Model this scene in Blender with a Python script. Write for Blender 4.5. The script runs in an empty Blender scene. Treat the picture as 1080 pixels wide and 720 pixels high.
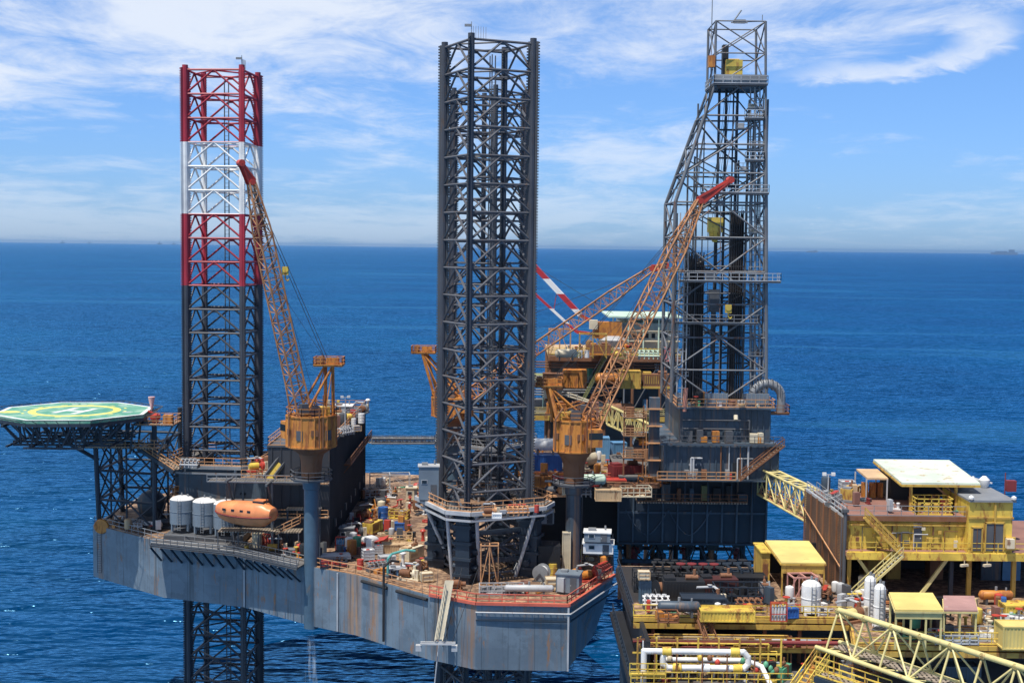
import bpy, math, random
from mathutils import Vector, Matrix
R = math.radians
rnd = random.Random(7)
S = bpy.context.scene
COL = S.collection
V = Vector
# ------------------------------------------------------------------ camera
CAMZ = 75.0; F = 1400.0
PITCH = math.atan(100 / F); ROLL = 0.0113
camd = bpy.data.cameras.new('camera'); cam = bpy.data.objects.new('camera', camd); COL.objects.link(cam)
camd.sensor_width = 36; camd.lens = F / 1080 * 36; camd.clip_end = 400000; camd.clip_start = 1
CM = Matrix.Rotation(math.pi / 2 - PITCH, 3, 'X') @ Matrix.Rotation(ROLL, 3, 'Z')
cam.matrix_world = Matrix.Translation((0, 0, CAMZ)) @ CM.to_4x4()
S.camera = cam
# ------------------------------------------------------------------ world + sun
SUN_EL = 69; SUN_ROT = 214           # clockwise from +Y: behind the camera, to its left
w = bpy.data.worlds.new('World'); S.world = w; w.use_nodes = True
nt = w.node_tree; N = nt.nodes; L = nt.links
for n in list(N): N.remove(n)
out = N.new('ShaderNodeOutputWorld'); bg = N.new('ShaderNodeBackground'); bg.inputs[1].default_value = 0.10
sky = N.new('ShaderNodeTexSky'); sky.sky_type = 'NISHITA'; sky.sun_disc = False
sky.sun_elevation = R(SUN_EL); sky.sun_rotation = R(SUN_ROT); sky.altitude = 0; sky.air_density = 1.0; sky.dust_density = 0.3; sky.ozone_density = 3.0
hs = N.new('ShaderNodeMix'); hs.data_type = 'RGBA'; hs.blend_type = 'MULTIPLY'; hs.inputs[0].default_value = 1.0
L.new(sky.outputs[0], hs.inputs[6])
tc = N.new('ShaderNodeTexCoord'); sp = N.new('ShaderNodeSeparateXYZ'); L.new(tc.outputs['Generated'], sp.inputs[0])
# humid tropical air: bluer towards the horizon than the clean-air model
tr = N.new('ShaderNodeValToRGB'); L.new(sp.outputs[2], tr.inputs[0]); cr = tr.color_ramp
cr.elements[0].position = 0.0; cr.elements[0].color = (0.23, 0.37, 0.70, 1)
cr.elements[1].position = 0.75; cr.elements[1].color = (0.22, 0.25, 0.30, 1)
e1 = cr.elements.new(0.07); e1.color = (0.28, 0.42, 0.70, 1)
e2 = cr.elements.new(0.18); e2.color = (0.34, 0.48, 0.70, 1)
e3 = cr.elements.new(0.35); e3.color = (0.26, 0.33, 0.44, 1)
t2 = N.new('ShaderNodeMix'); t2.data_type = 'RGBA'; t2.blend_type = 'MULTIPLY'; t2.inputs[0].default_value = 1; L.new(tr.outputs[0], t2.inputs[6]); t2.inputs[7].default_value = (2, 2, 2, 1)
L.new(t2.outputs[2], hs.inputs[7])
def wm(op, a, b=None, c=None):
    n = N.new('ShaderNodeMath'); n.operation = op
    for i, v in enumerate((a, b, c)):
        if v is None: continue
        if isinstance(v, (int, float)): n.inputs[i].default_value = v
        else: L.new(v, n.inputs[i])
    return n.outputs[0]
den = wm('ADD', wm('MAXIMUM', sp.outputs[2], 0.0), 0.10)
cx = wm('DIVIDE', sp.outputs[0], den); cy = wm('DIVIDE', sp.outputs[1], den)
cb = N.new('ShaderNodeCombineXYZ'); L.new(cx, cb.inputs[0]); L.new(cy, cb.inputs[1])
mp = N.new('ShaderNodeMapping'); mp.inputs['Rotation'].default_value = (0, 0, R(-14)); mp.inputs['Scale'].default_value = (0.55, 0.42, 1)
mp.inputs['Location'].default_value = (3.1, 1.35, 0)
L.new(cb.outputs[0], mp.inputs[0])
def wnoise(scale, detail, rough, dist, vec):
    n = N.new('ShaderNodeTexNoise'); n.inputs['Scale'].default_value = scale; n.inputs['Detail'].default_value = detail
    n.inputs['Roughness'].default_value = rough; n.inputs['Distortion'].default_value = dist; L.new(vec, n.inputs[0]); return n.outputs[0]
n1 = wnoise(0.9, 8, 0.58, 0.5, mp.outputs[0]); n2 = wnoise(5.5, 9, 0.68, 0.5, mp.outputs[0])
cl = wm('ADD', wm('MULTIPLY', n1, 0.70), wm('MULTIPLY', n2, 0.30))
# more cirrus to the left than to the right, as over this sea
cl = wm('ADD', cl, wm('MULTIPLY', sp.outputs[0], -0.16))
mr = N.new('ShaderNodeMapRange'); mr.interpolation_type = 'SMOOTHSTEP'; mr.inputs[1].default_value = 0.44; mr.inputs[2].default_value = 0.60
mr.inputs[3].default_value = 0; mr.inputs[4].default_value = 0.85; L.new(cl, mr.inputs[0])
hz = N.new('ShaderNodeMapRange'); hz.inputs[1].default_value = 0.0; hz.inputs[2].default_value = 0.12; hz.inputs[3].default_value = 0.25; hz.inputs[4].default_value = 1.0
L.new(sp.outputs[2], hz.inputs[0])
fac = wm('MULTIPLY', mr.outputs[0], hz.outputs[0])
# hooked cirrus plume to the upper right and small fair-weather clouds low over the sea
yy = wm('MAXIMUM', sp.outputs[1], 0.05); u_ = wm('DIVIDE', sp.outputs[0], yy); v_ = wm('DIVIDE', sp.outputs[2], yy)
cb2 = N.new('ShaderNodeCombineXYZ'); L.new(u_, cb2.inputs[0]); L.new(wm('MULTIPLY', v_, 3.0), cb2.inputs[1])
na = wnoise(9.0, 6, .6, .4, cb2.outputs[0]); nb_ = wnoise(34.0, 5, .6, 1.0, cb2.outputs[0])
du = wm('ADD', wm('SUBTRACT', u_, .283), wm('MULTIPLY', wm('SUBTRACT', na, .5), .05)); dv = wm('ADD', wm('SUBTRACT', v_, .152), wm('MULTIPLY', wm('SUBTRACT', nb_, .5), .018))
dr = wm('SUBTRACT', dv, wm('MULTIPLY', du, .13))
rad = wm('SQRT', wm('ADD', wm('POWER', wm('DIVIDE', du, .072), 2.0), wm('POWER', wm('DIVIDE', dr, .018), 2.0)))
ringm = N.new('ShaderNodeMapRange'); ringm.interpolation_type = 'SMOOTHSTEP'; ringm.inputs[1].default_value = .55; ringm.inputs[2].default_value = .08; L.new(wm('ABSOLUTE', wm('SUBTRACT', rad, 1.0)), ringm.inputs[0])
opn = N.new('ShaderNodeMapRange'); opn.interpolation_type = 'SMOOTHSTEP'; opn.inputs[1].default_value = -1.15; opn.inputs[2].default_value = .3; L.new(wm('SUBTRACT', wm('DIVIDE', du, .072), wm('DIVIDE', dr, .018)), opn.inputs[0])
plume = wm('MULTIPLY', wm('MULTIPLY', wm('MULTIPLY', ringm.outputs[0], .80), opn.outputs[0]), wm('ADD', nb_, .25))
cb3 = N.new('ShaderNodeCombineXYZ'); L.new(wm('MULTIPLY', u_, 16.0), cb3.inputs[0]); L.new(wm('MULTIPLY', v_, 60.0), cb3.inputs[1]); nc = wnoise(1.0, 6, .6, .2, cb3.outputs[0])
cum = N.new('ShaderNodeMapRange'); cum.interpolation_type = 'SMOOTHSTEP'; cum.inputs[1].default_value = .58; cum.inputs[2].default_value = .68; L.new(nc, cum.inputs[0])
band = N.new('ShaderNodeMapRange'); band.interpolation_type = 'SMOOTHSTEP'; band.inputs[1].default_value = .012; band.inputs[2].default_value = .004; L.new(wm('ABSOLUTE', wm('SUBTRACT', v_, .026)), band.inputs[0])
right = N.new('ShaderNodeMapRange'); right.inputs[1].default_value = .12; right.inputs[2].default_value = .2; L.new(u_, right.inputs[0])
low = wm('MULTIPLY', wm('MULTIPLY', wm('MULTIPLY', cum.outputs[0], band.outputs[0]), right.outputs[0]), .55)
fac = wm('MINIMUM', wm('MAXIMUM', wm('MAXIMUM', fac, plume), low), .95)
mx = N.new('ShaderNodeMix'); mx.data_type = 'RGBA'; L.new(fac, mx.inputs[0]); L.new(hs.outputs[2], mx.inputs[6]); mx.inputs[7].default_value = (8.0, 8.5, 9.3, 1)
L.new(mx.outputs[2], bg.inputs[0]); L.new(bg.outputs[0], out.inputs[0])
sd = bpy.data.lights.new('sun', 'SUN'); sd.energy = 4.9; sd.angle = R(0.55); sd.color = (1, .95, .87)
so = bpy.data.objects.new('sun', sd); COL.objects.link(so)
a_ = R(SUN_ROT); e_ = R(SUN_EL); SD = V((math.sin(a_) * math.cos(e_), math.cos(a_) * math.cos(e_), math.sin(e_)))
so.rotation_euler = SD.to_track_quat('Z', 'Y').to_euler(); so.location = SD * 300
S.view_settings.view_transform = 'Standard'; S.view_settings.look = 'None'; S.view_settings.exposure = 0.12; S.view_settings.gamma = 1
S.render.engine = 'CYCLES'

# ------------------------------------------------------------------ survey helpers (turn a sighting into a place)
def ray(px, py): return CM @ V(((px - 540) / F, (360 - py) / F, -1))
def W(px, py, Y):
    d = ray(px, py); return V((0, 0, CAMZ)) + d * (Y / d.y)
def G(px, py, z):
    d = ray(px, py); return V((0, 0, CAMZ)) + d * ((z - CAMZ) / d.z)

# ------------------------------------------------------------------ materials
MATS = {}
def newmat(name):
    m = bpy.data.materials.new(name); m.use_nodes = True; MATS[name] = m
    return m, m.node_tree.nodes, m.node_tree.links, m.node_tree.nodes['Principled BSDF']
def mathn(Nn, Ll, op, a, b=0.0):
    n = Nn.new('ShaderNodeMath'); n.operation = op
    for i, v in enumerate((a, b)):
        if isinstance(v, (int, float)): n.inputs[i].default_value = v
        else: Ll.new(v, n.inputs[i])
    return n.outputs[0]
def noise(Nn, Ll, vec, scale, detail=5, rough=.6):
    n = Nn.new('ShaderNodeTexNoise'); n.inputs['Scale'].default_value = scale; n.inputs['Detail'].default_value = detail; n.inputs['Roughness'].default_value = rough
    Ll.new(vec, n.inputs[0]); return n.outputs[0]
def mixc(Nn, Ll, fac, a, b, mode='MIX'):
    n = Nn.new('ShaderNodeMix'); n.data_type = 'RGBA'; n.blend_type = mode
    for i, v in ((0, fac), (6, a), (7, b)):
        if isinstance(v, (int, float)): n.inputs[i].default_value = v
        elif isinstance(v, tuple): n.inputs[i].default_value = tuple(v[:3]) + (1,)
        else: Ll.new(v, n.inputs[i])
    return n.outputs[2]
def ramp(Nn, Ll, fac, lo, hi):
    n = Nn.new('ShaderNodeMapRange'); n.interpolation_type = 'SMOOTHSTEP'; n.inputs[1].default_value = lo; n.inputs[2].default_value = hi
    Ll.new(fac, n.inputs[0]); return n.outputs[0]
RUST = (0.17, 0.065, 0.025)
def paint(name, col, rust=0.35, rough=0.5, sc=0.8, rcol=RUST, metal=0.0, var=0.22, bump=0.0, bands=None, plates=False, stains=()):
    m, Nn, Ll, P = newmat(name)
    t = Nn.new('ShaderNodeTexCoord'); mp = Nn.new('ShaderNodeMapping'); mp.inputs['Scale'].default_value = (1, 1, .28)
    Ll.new(t.outputs['Object'], mp.inputs[0])
    base = tuple(col[:3]) + (1,)
    if bands:
        s = Nn.new('ShaderNodeSeparateXYZ'); Ll.new(t.outputs['Object'], s.inputs[0])
        cur = bands[0][1]; prev = mixc(Nn, Ll, 0.0, cur, cur)
        for z, c in bands[1:]:
            f = mathn(Nn, Ll, 'GREATER_THAN', s.outputs[2], z); prev = mixc(Nn, Ll, f, prev, c)
        basec = prev
    else: basec = base
    lg = noise(Nn, Ll, t.outputs['Object'], 0.35 * sc, 4)
    v = ramp(Nn, Ll, lg, .3, .72)
    dark = mixc(Nn, Ll, 1.0, basec, (1 - var, 1 - var, 1 - var * .9), 'MULTIPLY')
    light = mixc(Nn, Ll, 1.0, basec, (1 + var * .6, 1 + var * .6, 1 + var * .6), 'MULTIPLY')
    c = mixc(Nn, Ll, v, dark, light)
    if plates:
        s = Nn.new('ShaderNodeSeparateXYZ'); Ll.new(t.outputs['Object'], s.inputs[0])
        u = mathn(Nn, Ll, 'ADD', mathn(Nn, Ll, 'MULTIPLY', s.outputs[0], .8), mathn(Nn, Ll, 'MULTIPLY', s.outputs[1], -.6))
        cb = Nn.new('ShaderNodeCombineXYZ'); Ll.new(mathn(Nn, Ll, 'FLOOR', mathn(Nn, Ll, 'DIVIDE', u, 2.6)), cb.inputs[0]); Ll.new(mathn(Nn, Ll, 'FLOOR', mathn(Nn, Ll, 'DIVIDE', s.outputs[2], 2.7)), cb.inputs[1])
        wn = Nn.new('ShaderNodeTexWhiteNoise'); wn.noise_dimensions = '3D'; Ll.new(cb.outputs[0], wn.inputs[0])
        k = mathn(Nn, Ll, 'ADD', mathn(Nn, Ll, 'MULTIPLY', wn.outputs[0], .16), .90)
        seam = mathn(Nn, Ll, 'LESS_THAN', mathn(Nn, Ll, 'FRACT', mathn(Nn, Ll, 'DIVIDE', u, 2.6)), .035)
        k = mathn(Nn, Ll, 'SUBTRACT', k, mathn(Nn, Ll, 'MULTIPLY', seam, .30))
        cc = Nn.new('ShaderNodeCombineXYZ')
        for i in range(3): Ll.new(k, cc.inputs[i])
        c = mixc(Nn, Ll, 1.0, c, cc.outputs[0], 'MULTIPLY')
        # long vertical streaks below scuppers
        m3 = Nn.new('ShaderNodeMapping'); m3.inputs['Scale'].default_value = (1, 1, .045); Ll.new(t.outputs['Object'], m3.inputs[0])
        st = ramp(Nn, Ll, noise(Nn, Ll, m3.outputs[0], .42, 6, .7), .535, .66)
        pt = noise(Nn, Ll, t.outputs['Object'], .22, 5, .7); c = mixc(Nn, Ll, mathn(Nn, Ll, 'MULTIPLY', ramp(Nn, Ll, pt, .5, .56), .30), c, tuple(x * 1.35 for x in col)); c = mixc(Nn, Ll, mathn(Nn, Ll, 'MULTIPLY', ramp(Nn, Ll, noise(Nn, Ll, t.outputs['Object'], .5, 7, .75), .55, .62), .35), c, tuple(x * .55 for x in col))
        c = mixc(Nn, Ll, mathn(Nn, Ll, 'MULTIPLY', st, .75), c, (.27, .15, .075))
        for sx_, hw_ in stains:
            near = ramp(Nn, Ll, mathn(Nn, Ll, 'ABSOLUTE', mathn(Nn, Ll, 'SUBTRACT', s.outputs[0], sx_)), hw_, 0.0)
            brk = ramp(Nn, Ll, noise(Nn, Ll, m3.outputs[0], 1.3, 5, .7), .34, .60)
            c = mixc(Nn, Ll, mathn(Nn, Ll, 'MULTIPLY', mathn(Nn, Ll, 'MULTIPLY', near, brk), .85), c, (.42, .22, .08))
        st2 = ramp(Nn, Ll, noise(Nn, Ll, m3.outputs[0], 1.1, 4, .6), .56, .7)
        c = mixc(Nn, Ll, mathn(Nn, Ll, 'MULTIPLY', st2, .75), c, (.07, .08, .09))
    if rust > 0:
        rn = noise(Nn, Ll, mp.outputs[0], 1.6 * sc, 8, .68)
        lo = .72 - .34 * rust
        rf = ramp(Nn, Ll, rn, lo, lo + .10)
        rn2 = noise(Nn, Ll, mp.outputs[0], 5 * sc, 3)
        rc = mixc(Nn, Ll, rn2, tuple(x * .55 for x in rcol), tuple(min(1, x * 1.7) for x in rcol))
        c = mixc(Nn, Ll, mathn(Nn, Ll, 'MULTIPLY', rf, .85), c, rc)
        rr = Nn.new('ShaderNodeMapRange'); rr.inputs[3].default_value = rough; rr.inputs[4].default_value = .85; Ll.new(rf, rr.inputs[0]); Ll.new(rr.outputs[0], P.inputs['Roughness'])
    else: P.inputs['Roughness'].default_value = rough
    Ll.new(c, P.inputs['Base Color']); P.inputs['Metallic'].default_value = metal
    if bump:
        b = Nn.new('ShaderNodeBump'); b.inputs['Strength'].default_value = bump; b.inputs['Distance'].default_value = .08
        Ll.new(noise(Nn, Ll, t.outputs['Object'], 1.2, 5), b.inputs['Height']); Ll.new(b.outputs[0], P.inputs['Normal'])
    return m
P_ = paint
RED_ = (.36, .025, .045); WH_ = (.78, .78, .76); DK_ = (.034, .037, .048)
leg_dark = P_('leg_dark_steel', (.050, .055, .070), .45, .5, rcol=(.09, .06, .045))
leg_brace = P_('leg_brace_steel', (.095, .10, .115), .5, .5, rcol=(.10, .065, .05))
leg_band = P_('leg_banded_paint', DK_, .12, .5, bands=[(None, (.050, .055, .070)), (68.6, RED_), (79.4, WH_), (90.1, RED_)], rcol=(.12, .05, .04))
rack_m = P_('rack_steel', (.06, .062, .07), .3, .55)
hullm = P_('hull_paint', (.148, .195, .240), .42, .5, sc=.5, bump=.12, plates=True, rcol=(.26, .13, .06), stains=((-.3, 1.5), (2.6, .9), (28.0, .8)))
navy = P_('navy_steel', (.022, .034, .052), .25, .5, rcol=(.07, .05, .04))
navyp = P_('navy_plate', (.062, .090, .122), .42, .5, sc=.6, plates=True, rcol=(.07, .05, .045))
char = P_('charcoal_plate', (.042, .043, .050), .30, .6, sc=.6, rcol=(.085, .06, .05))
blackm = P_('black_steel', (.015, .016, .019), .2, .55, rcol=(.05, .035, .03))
greym = P_('grey_steel', (.24, .25, .26), .3, .5)
dgrey = P_('dark_grey_steel', (.09, .095, .105), .3, .55)
lgrey = P_('light_grey_steel', (.46, .47, .48), .25, .45)
white = P_('white_paint', (.76, .76, .74), .22, .4, rcol=(.3, .18, .1))
whitec = P_('clean_white_paint', (.80, .80, .78), .05, .35, rcol=(.3, .2, .12))
tankg = P_('tank_grey_paint', (.17, .21, .25), .08, .4, rcol=(.25, .2, .15), sc=.5)
bluec = P_('crane_blue_paint', (.072, .125, .175), .42, .45, rcol=(.1, .09, .08))
orange = P_('crane_orange_paint', (.58, .23, .04), .72, .5, rcol=(.26, .09, .03))
boomr = P_('boom_rust_paint', (.50, .235, .10), .6, .6, rcol=(.22, .075, .035))
boomt = P_('boom_red_paint', (.50, .05, .03), .3, .5)
lifeo = P_('lifeboat_orange', (.78, .27, .10), .12, .4, rcol=(.45, .14, .05), sc=1.4)
redm = P_('red_paint', (.50, .06, .04), .35, .5)
redrail = P_('rail_red_paint', (.58, .13, .08), .3, .5)
orail = P_('rail_orange_paint', (.58, .30, .14), .45, .6)
maroon = P_('maroon_paint', (.20, .03, .03), .3, .5)
yellow = P_('yellow_paint', (.74, .53, .085), .60, .5, rcol=(.28, .12, .035), var=.3)
yellowd = P_('rusty_yellow_paint', (.56, .36, .07), .62, .6, rcol=(.22, .09, .03))
pyellow = P_('pale_yellow_paint', (.68, .58, .25), .42, .5, rcol=(.35, .2, .08))
blue = P_('blue_paint', (.03, .12, .38), .25, .45)
lblue = P_('light_blue_paint', (.13, .30, .50), .25, .45)
green = P_('green_paint', (.10, .34, .20), .3, .5)
pgreen = P_('pale_green_paint', (.55, .70, .55), .28, .5, rcol=(.4, .25, .12))
olive = P_('olive_paint', (.20, .21, .08), .4, .6)
cream = P_('cream_paint', (.66, .58, .42), .35, .55)
tan = P_('tan_paint', (.52, .36, .20), .5, .7)
rustm = P_('rust_steel', (.22, .10, .05), .6, .75)
brown = P_('brown_deck_paint', (.26, .13, .10), .35, .7, rcol=(.18, .08, .05), bump=.1)
deckm = P_('deck_coating', (.36, .23, .135), .8, .75, sc=.8, rcol=(.10, .055, .035), var=.6, bump=.2)
deckg = P_('grey_deck_coating', (.12, .115, .11), .5, .8, sc=.7, rcol=(.10, .055, .035), var=.45)
louvm = P_('louver_rust', (.10, .055, .035), .6, .75, rcol=(.24, .11, .04))
rubber = P_('rubber', (.02, .02, .022), 0, .8)
cablem = P_('wire_rope', (.05, .05, .05), 0, .6)
canopy_m = P_('roof_white_green', (.66, .74, .60), .48, .5, rcol=(.36, .22, .12), sc=.5)
canopy_y = P_('roof_yellow', (.76, .60, .20), .30, .5, rcol=(.4, .25, .1), sc=.5)
skin = P_('skin', (.4, .22, .15), 0, .6)
def glassm():
    m, Nn, Ll, P = newmat('dark_glass'); P.inputs['Base Color'].default_value = (.02, .03, .04, 1); P.inputs['Roughness'].default_value = .1
    return m
glass = glassm()
def grating(name, col):
    m, Nn, Ll, P = newmat(name)
    t = Nn.new('ShaderNodeTexCoord'); s = Nn.new('ShaderNodeSeparateXYZ'); Ll.new(t.outputs['Object'], s.inputs[0])
    a = mathn(Nn, Ll, 'LESS_THAN', mathn(Nn, Ll, 'FRACT', mathn(Nn, Ll, 'MULTIPLY', s.outputs[0], 2.5)), .6)
    b = mathn(Nn, Ll, 'LESS_THAN', mathn(Nn, Ll, 'FRACT', mathn(Nn, Ll, 'MULTIPLY', s.outputs[1], 1.6)), .3)
    Ll.new(mathn(Nn, Ll, 'MAXIMUM', a, b), P.inputs['Alpha']); P.inputs['Roughness'].default_value = .7
    c = mixc(Nn, Ll, ramp(Nn, Ll, noise(Nn, Ll, t.outputs['Object'], .9), .4, .6), tuple(x * .6 for x in col), col); Ll.new(c, P.inputs['Base Color'])
    return m
grate = grating('steel_grating', (.20, .18, .16))
gratep = grating('walkway_grating', (.32, .26, .2))

# ------------------------------------------------------------------ mesh builder
OFF = {}
class MB:
    def __init__(s): s.v = []; s.f = []
    def add(s, vs, fs):
        o = len(s.v); s.v.extend([tuple(v) for v in vs]); s.f.extend([tuple(i + o for i in f) for f in fs]); return s
    def box(s, x0, x1, y0, y1, z0, z1):
        return s.add([(x0, y0, z0), (x1, y0, z0), (x1, y1, z0), (x0, y1, z0), (x0, y0, z1), (x1, y0, z1), (x1, y1, z1), (x0, y1, z1)],
                     [(3, 2, 1, 0), (4, 5, 6, 7), (0, 1, 5, 4), (1, 2, 6, 5), (2, 3, 7, 6), (3, 0, 4, 7)])
    def cbox(s, c, sx, sy, sz, rz=0.0):
        ca, sa = math.cos(rz), math.sin(rz); vs = []
        for dz in (0, sz):
            for dx, dy in ((-1, -1), (1, -1), (1, 1), (-1, 1)):
                x = dx * sx / 2; y = dy * sy / 2; vs.append((c[0] + x * ca - y * sa, c[1] + x * sa + y * ca, c[2] + dz))
        return s.add(vs, [(3, 2, 1, 0), (4, 5, 6, 7), (0, 1, 5, 4), (1, 2, 6, 5), (2, 3, 7, 6), (3, 0, 4, 7)])
    def rod(s, a, b, r, n=6, r2=None, ph=None):
        a = V(a); b = V(b); d = b - a
        if d.length < 1e-6: return s
        d.normalize(); up = V((0, 0, 1)) if abs(d.z) < .95 else V((1, 0, 0))
        u = d.cross(up).normalized(); w_ = u.cross(d); r2 = r if r2 is None else r2
        ph = (math.pi / n if n == 4 else 0) if ph is None else ph
        vs = []
        for c, rr in ((a, r), (b, r2)):
            for i in range(n):
                t = 2 * math.pi * i / n + ph; vs.append(c + u * (math.cos(t) * rr) + w_ * (math.sin(t) * rr))
        fs = [(i, (i + 1) % n, n + (i + 1) % n, n + i) for i in range(n)] + [tuple(range(n - 1, -1, -1)), tuple(range(n, 2 * n))]
        return s.add(vs, fs)
    def beam(s, a, b, w_): return s.rod(a, b, w_ * .7071, 4)
    def path(s, pts, r, n=6):
        for a, b in zip(pts[:-1], pts[1:]): s.rod(a, b, r, n)
        return s
    def prism(s, poly, z0, z1):
        n = len(poly); ar = sum(poly[i][0] * poly[(i + 1) % n][1] - poly[(i + 1) % n][0] * poly[i][1] for i in range(n))
        if ar < 0: poly = list(poly)[::-1]
        vs = [(p[0], p[1], z0) for p in poly] + [(p[0], p[1], z1) for p in poly]
        return s.add(vs, [tuple(range(n - 1, -1, -1)), tuple(range(n, 2 * n))] + [(i, (i + 1) % n, n + (i + 1) % n, n + i) for i in range(n)])
    def quadslab(s, pts, th):
        # four (or more) 3-D points of a top face, thickened downward
        n = len(pts); vs = [V(p) for p in pts] + [V(p) - V((0, 0, th)) for p in pts]
        return s.add(vs, [tuple(range(n)), tuple(range(2 * n - 1, n - 1, -1))] + [(i, n + i, n + (i + 1) % n, (i + 1) % n) for i in range(n)])
    def cyl(s, c, r, z0, z1, n=20): return s.rod((c[0], c[1], z0), (c[0], c[1], z1), r, n)
    def lathe(s, c, prof, n=20, axis='Z'):
        vs = []; m = len(prof)
        for (r, h) in prof:
            for i in range(n):
                t = 2 * math.pi * i / n; x = r * math.cos(t); y = r * math.sin(t)
                if axis == 'Z': vs.append((c[0] + x, c[1] + y, c[2] + h))
                elif axis == 'X': vs.append((c[0] + h, c[1] + x, c[2] + y))
                else: vs.append((c[0] + x, c[1] + h, c[2] + y))
        fs = [(j * n + i, j * n + (i + 1) % n, (j + 1) * n + (i + 1) % n, (j + 1) * n + i) for j in range(m - 1) for i in range(n)]
        fs += [tuple(range(n - 1, -1, -1)), tuple(range((m - 1) * n, m * n))]
        return s.add(vs, fs)
    def rail(s, pts, h=1.1, step=1.8, t=.07, closed=False, mids=1):
        pts = [V(p) for p in pts]
        if closed: pts = pts + [pts[0]]
        for a, b in zip(pts[:-1], pts[1:]):
            n = max(1, round((b - a).length / step))
            for i in range(n + 1):
                p = a.lerp(b, i / n); s.beam(p, p + V((0, 0, h)), t)
            for k in range(mids + 1):
                z = V((0, 0, h * (1 - k / (mids + 1)))); s.beam(a + z, b + z, t)
            s.beam(a + V((0, 0, .06)), b + V((0, 0, .06)), t * 1.4)
        return s
    def build(s, name, mat, parent=None, smooth=True, **kw):
        me = bpy.data.meshes.new(name); off = V((0, 0, 0))
        if parent is not None: off = OFF.get(parent.name, V((0, 0, 0)))
        me.from_pydata([(v[0] - off.x, v[1] - off.y, v[2] - off.z) for v in s.v], [], s.f); me.update()
        me.materials.append(mat)
        if smooth and len(me.polygons):
            me.polygons.foreach_set('use_smooth', [True] * len(me.polygons)); me.set_sharp_from_angle(angle=R(32))
        o = bpy.data.objects.new(name, me); COL.objects.link(o)
        if parent is not None: o.parent = parent; OFF[o.name] = off
        for k, v_ in kw.items(): o[k] = v_
        return o
def thing(name, label, cat, loc=(0, 0, 0), group=None, local=False, rz=0):
    o = bpy.data.objects.new(name, None); COL.objects.link(o); o.location = loc; o.rotation_euler.z = rz; o.empty_display_size = .5
    o['label'] = label; o['category'] = cat
    if group: o['group'] = group
    OFF[o.name] = V((0, 0, 0)) if local else V(loc)
    return o
def tag(o, label, cat, group=None):
    o['label'] = label; o['category'] = cat
    if group: o['group'] = group
    return o
def copy_tree(o, parent=None):
    c = o.copy(); COL.objects.link(c); c.parent = parent
    for ch in o.children: copy_tree(ch, c)
    return c
PROTO = {}
def place(key, fn, label, cat, loc, rz=0, group=None, sc=1.0):
    if key not in PROTO: r = fn(); PROTO[key] = r
    else: r = copy_tree(PROTO[key])
    r.location = loc; r.rotation_euler.z = R(rz); r.scale = (sc, sc, sc)
    r['label'] = label; r['category'] = cat
    if group: r['group'] = group
    elif 'group' in r: del r['group']
    return r
def root(name): return thing(name, 'x', 'x', local=True)

# ------------------------------------------------------------------ sea
def sea_material():
    m, Nn, Ll, P = newmat('sea_water')
    t = Nn.new('ShaderNodeNewGeometry'); mp = Nn.new('ShaderNodeMapping'); mp.inputs['Rotation'].default_value = (0, 0, R(24)); mp.inputs['Scale'].default_value = (.45, 1, 1)
    Ll.new(t.outputs['Position'], mp.inputs[0])
    a = noise(Nn, Ll, mp.outputs[0], .028, 2, .5); b = noise(Nn, Ll, mp.outputs[0], .12, 2, .5); c = noise(Nn, Ll, mp.outputs[0], .42, 2, .55)
    h = mathn(Nn, Ll, 'ADD', mathn(Nn, Ll, 'MULTIPLY', a, 2.6), mathn(Nn, Ll, 'MULTIPLY', b, 2.1)); h = mathn(Nn, Ll, 'ADD', h, mathn(Nn, Ll, 'MULTIPLY', c, .60))
    bp = Nn.new('ShaderNodeBump'); bp.inputs['Strength'].default_value = 1.0; bp.inputs['Distance'].default_value = 2.6
    Ll.new(h, bp.inputs['Height'])
    big = ramp(Nn, Ll, noise(Nn, Ll, t.outputs['Position'], .0035, 7, .62), .40, .64)
    mid = ramp(Nn, Ll, noise(Nn, Ll, mp.outputs[0], .03, 6, .65), .34, .66)
    col = mixc(Nn, Ll, big, (.0001, .022, .075), (.0006, .048, .125)); col = mixc(Nn, Ll, mathn(Nn, Ll, 'MULTIPLY', mid, .5), col, (.0002, .040, .140))
    # long pale slicks drifting across the open water
    mp3 = Nn.new('ShaderNodeMapping'); mp3.inputs['Rotation'].default_value = (0, 0, R(8)); mp3.inputs['Scale'].default_value = (.22, 1, 1); Ll.new(t.outputs['Position'], mp3.inputs[0])
    sl = mathn(Nn, Ll, 'ABSOLUTE', mathn(Nn, Ll, 'SUBTRACT', noise(Nn, Ll, mp3.outputs[0], .0016, 5, .5), .53)); slick = ramp(Nn, Ll, sl, .02, .004)
    N_ = m.node_tree.nodes; N_.remove(P); df = Nn.new('ShaderNodeBsdfDiffuse'); gl = Nn.new('ShaderNodeBsdfGlossy'); fr = Nn.new('ShaderNodeFresnel'); ms = Nn.new('ShaderNodeMixShader')
    col = mixc(Nn, Ll, mathn(Nn, Ll, 'MULTIPLY', slick, .45), col, (.02, .11, .22)); Ll.new(col, df.inputs['Color'])
    gl.inputs['Color'].default_value = (.22, .60, .98, 1); gl.inputs['Roughness'].default_value = .16; fr.inputs['IOR'].default_value = 1.33
    for s_ in (df, gl, fr): Ll.new(bp.outputs[0], s_.inputs['Normal'])
    Ll.new(fr.outputs[0], ms.inputs[0]); Ll.new(df.outputs[0], ms.inputs[1]); Ll.new(gl.outputs[0], ms.inputs[2])
    Ll.new(ms.outputs[0], N_['Material Output'].inputs['Surface'])
    return m
E = 60000
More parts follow.
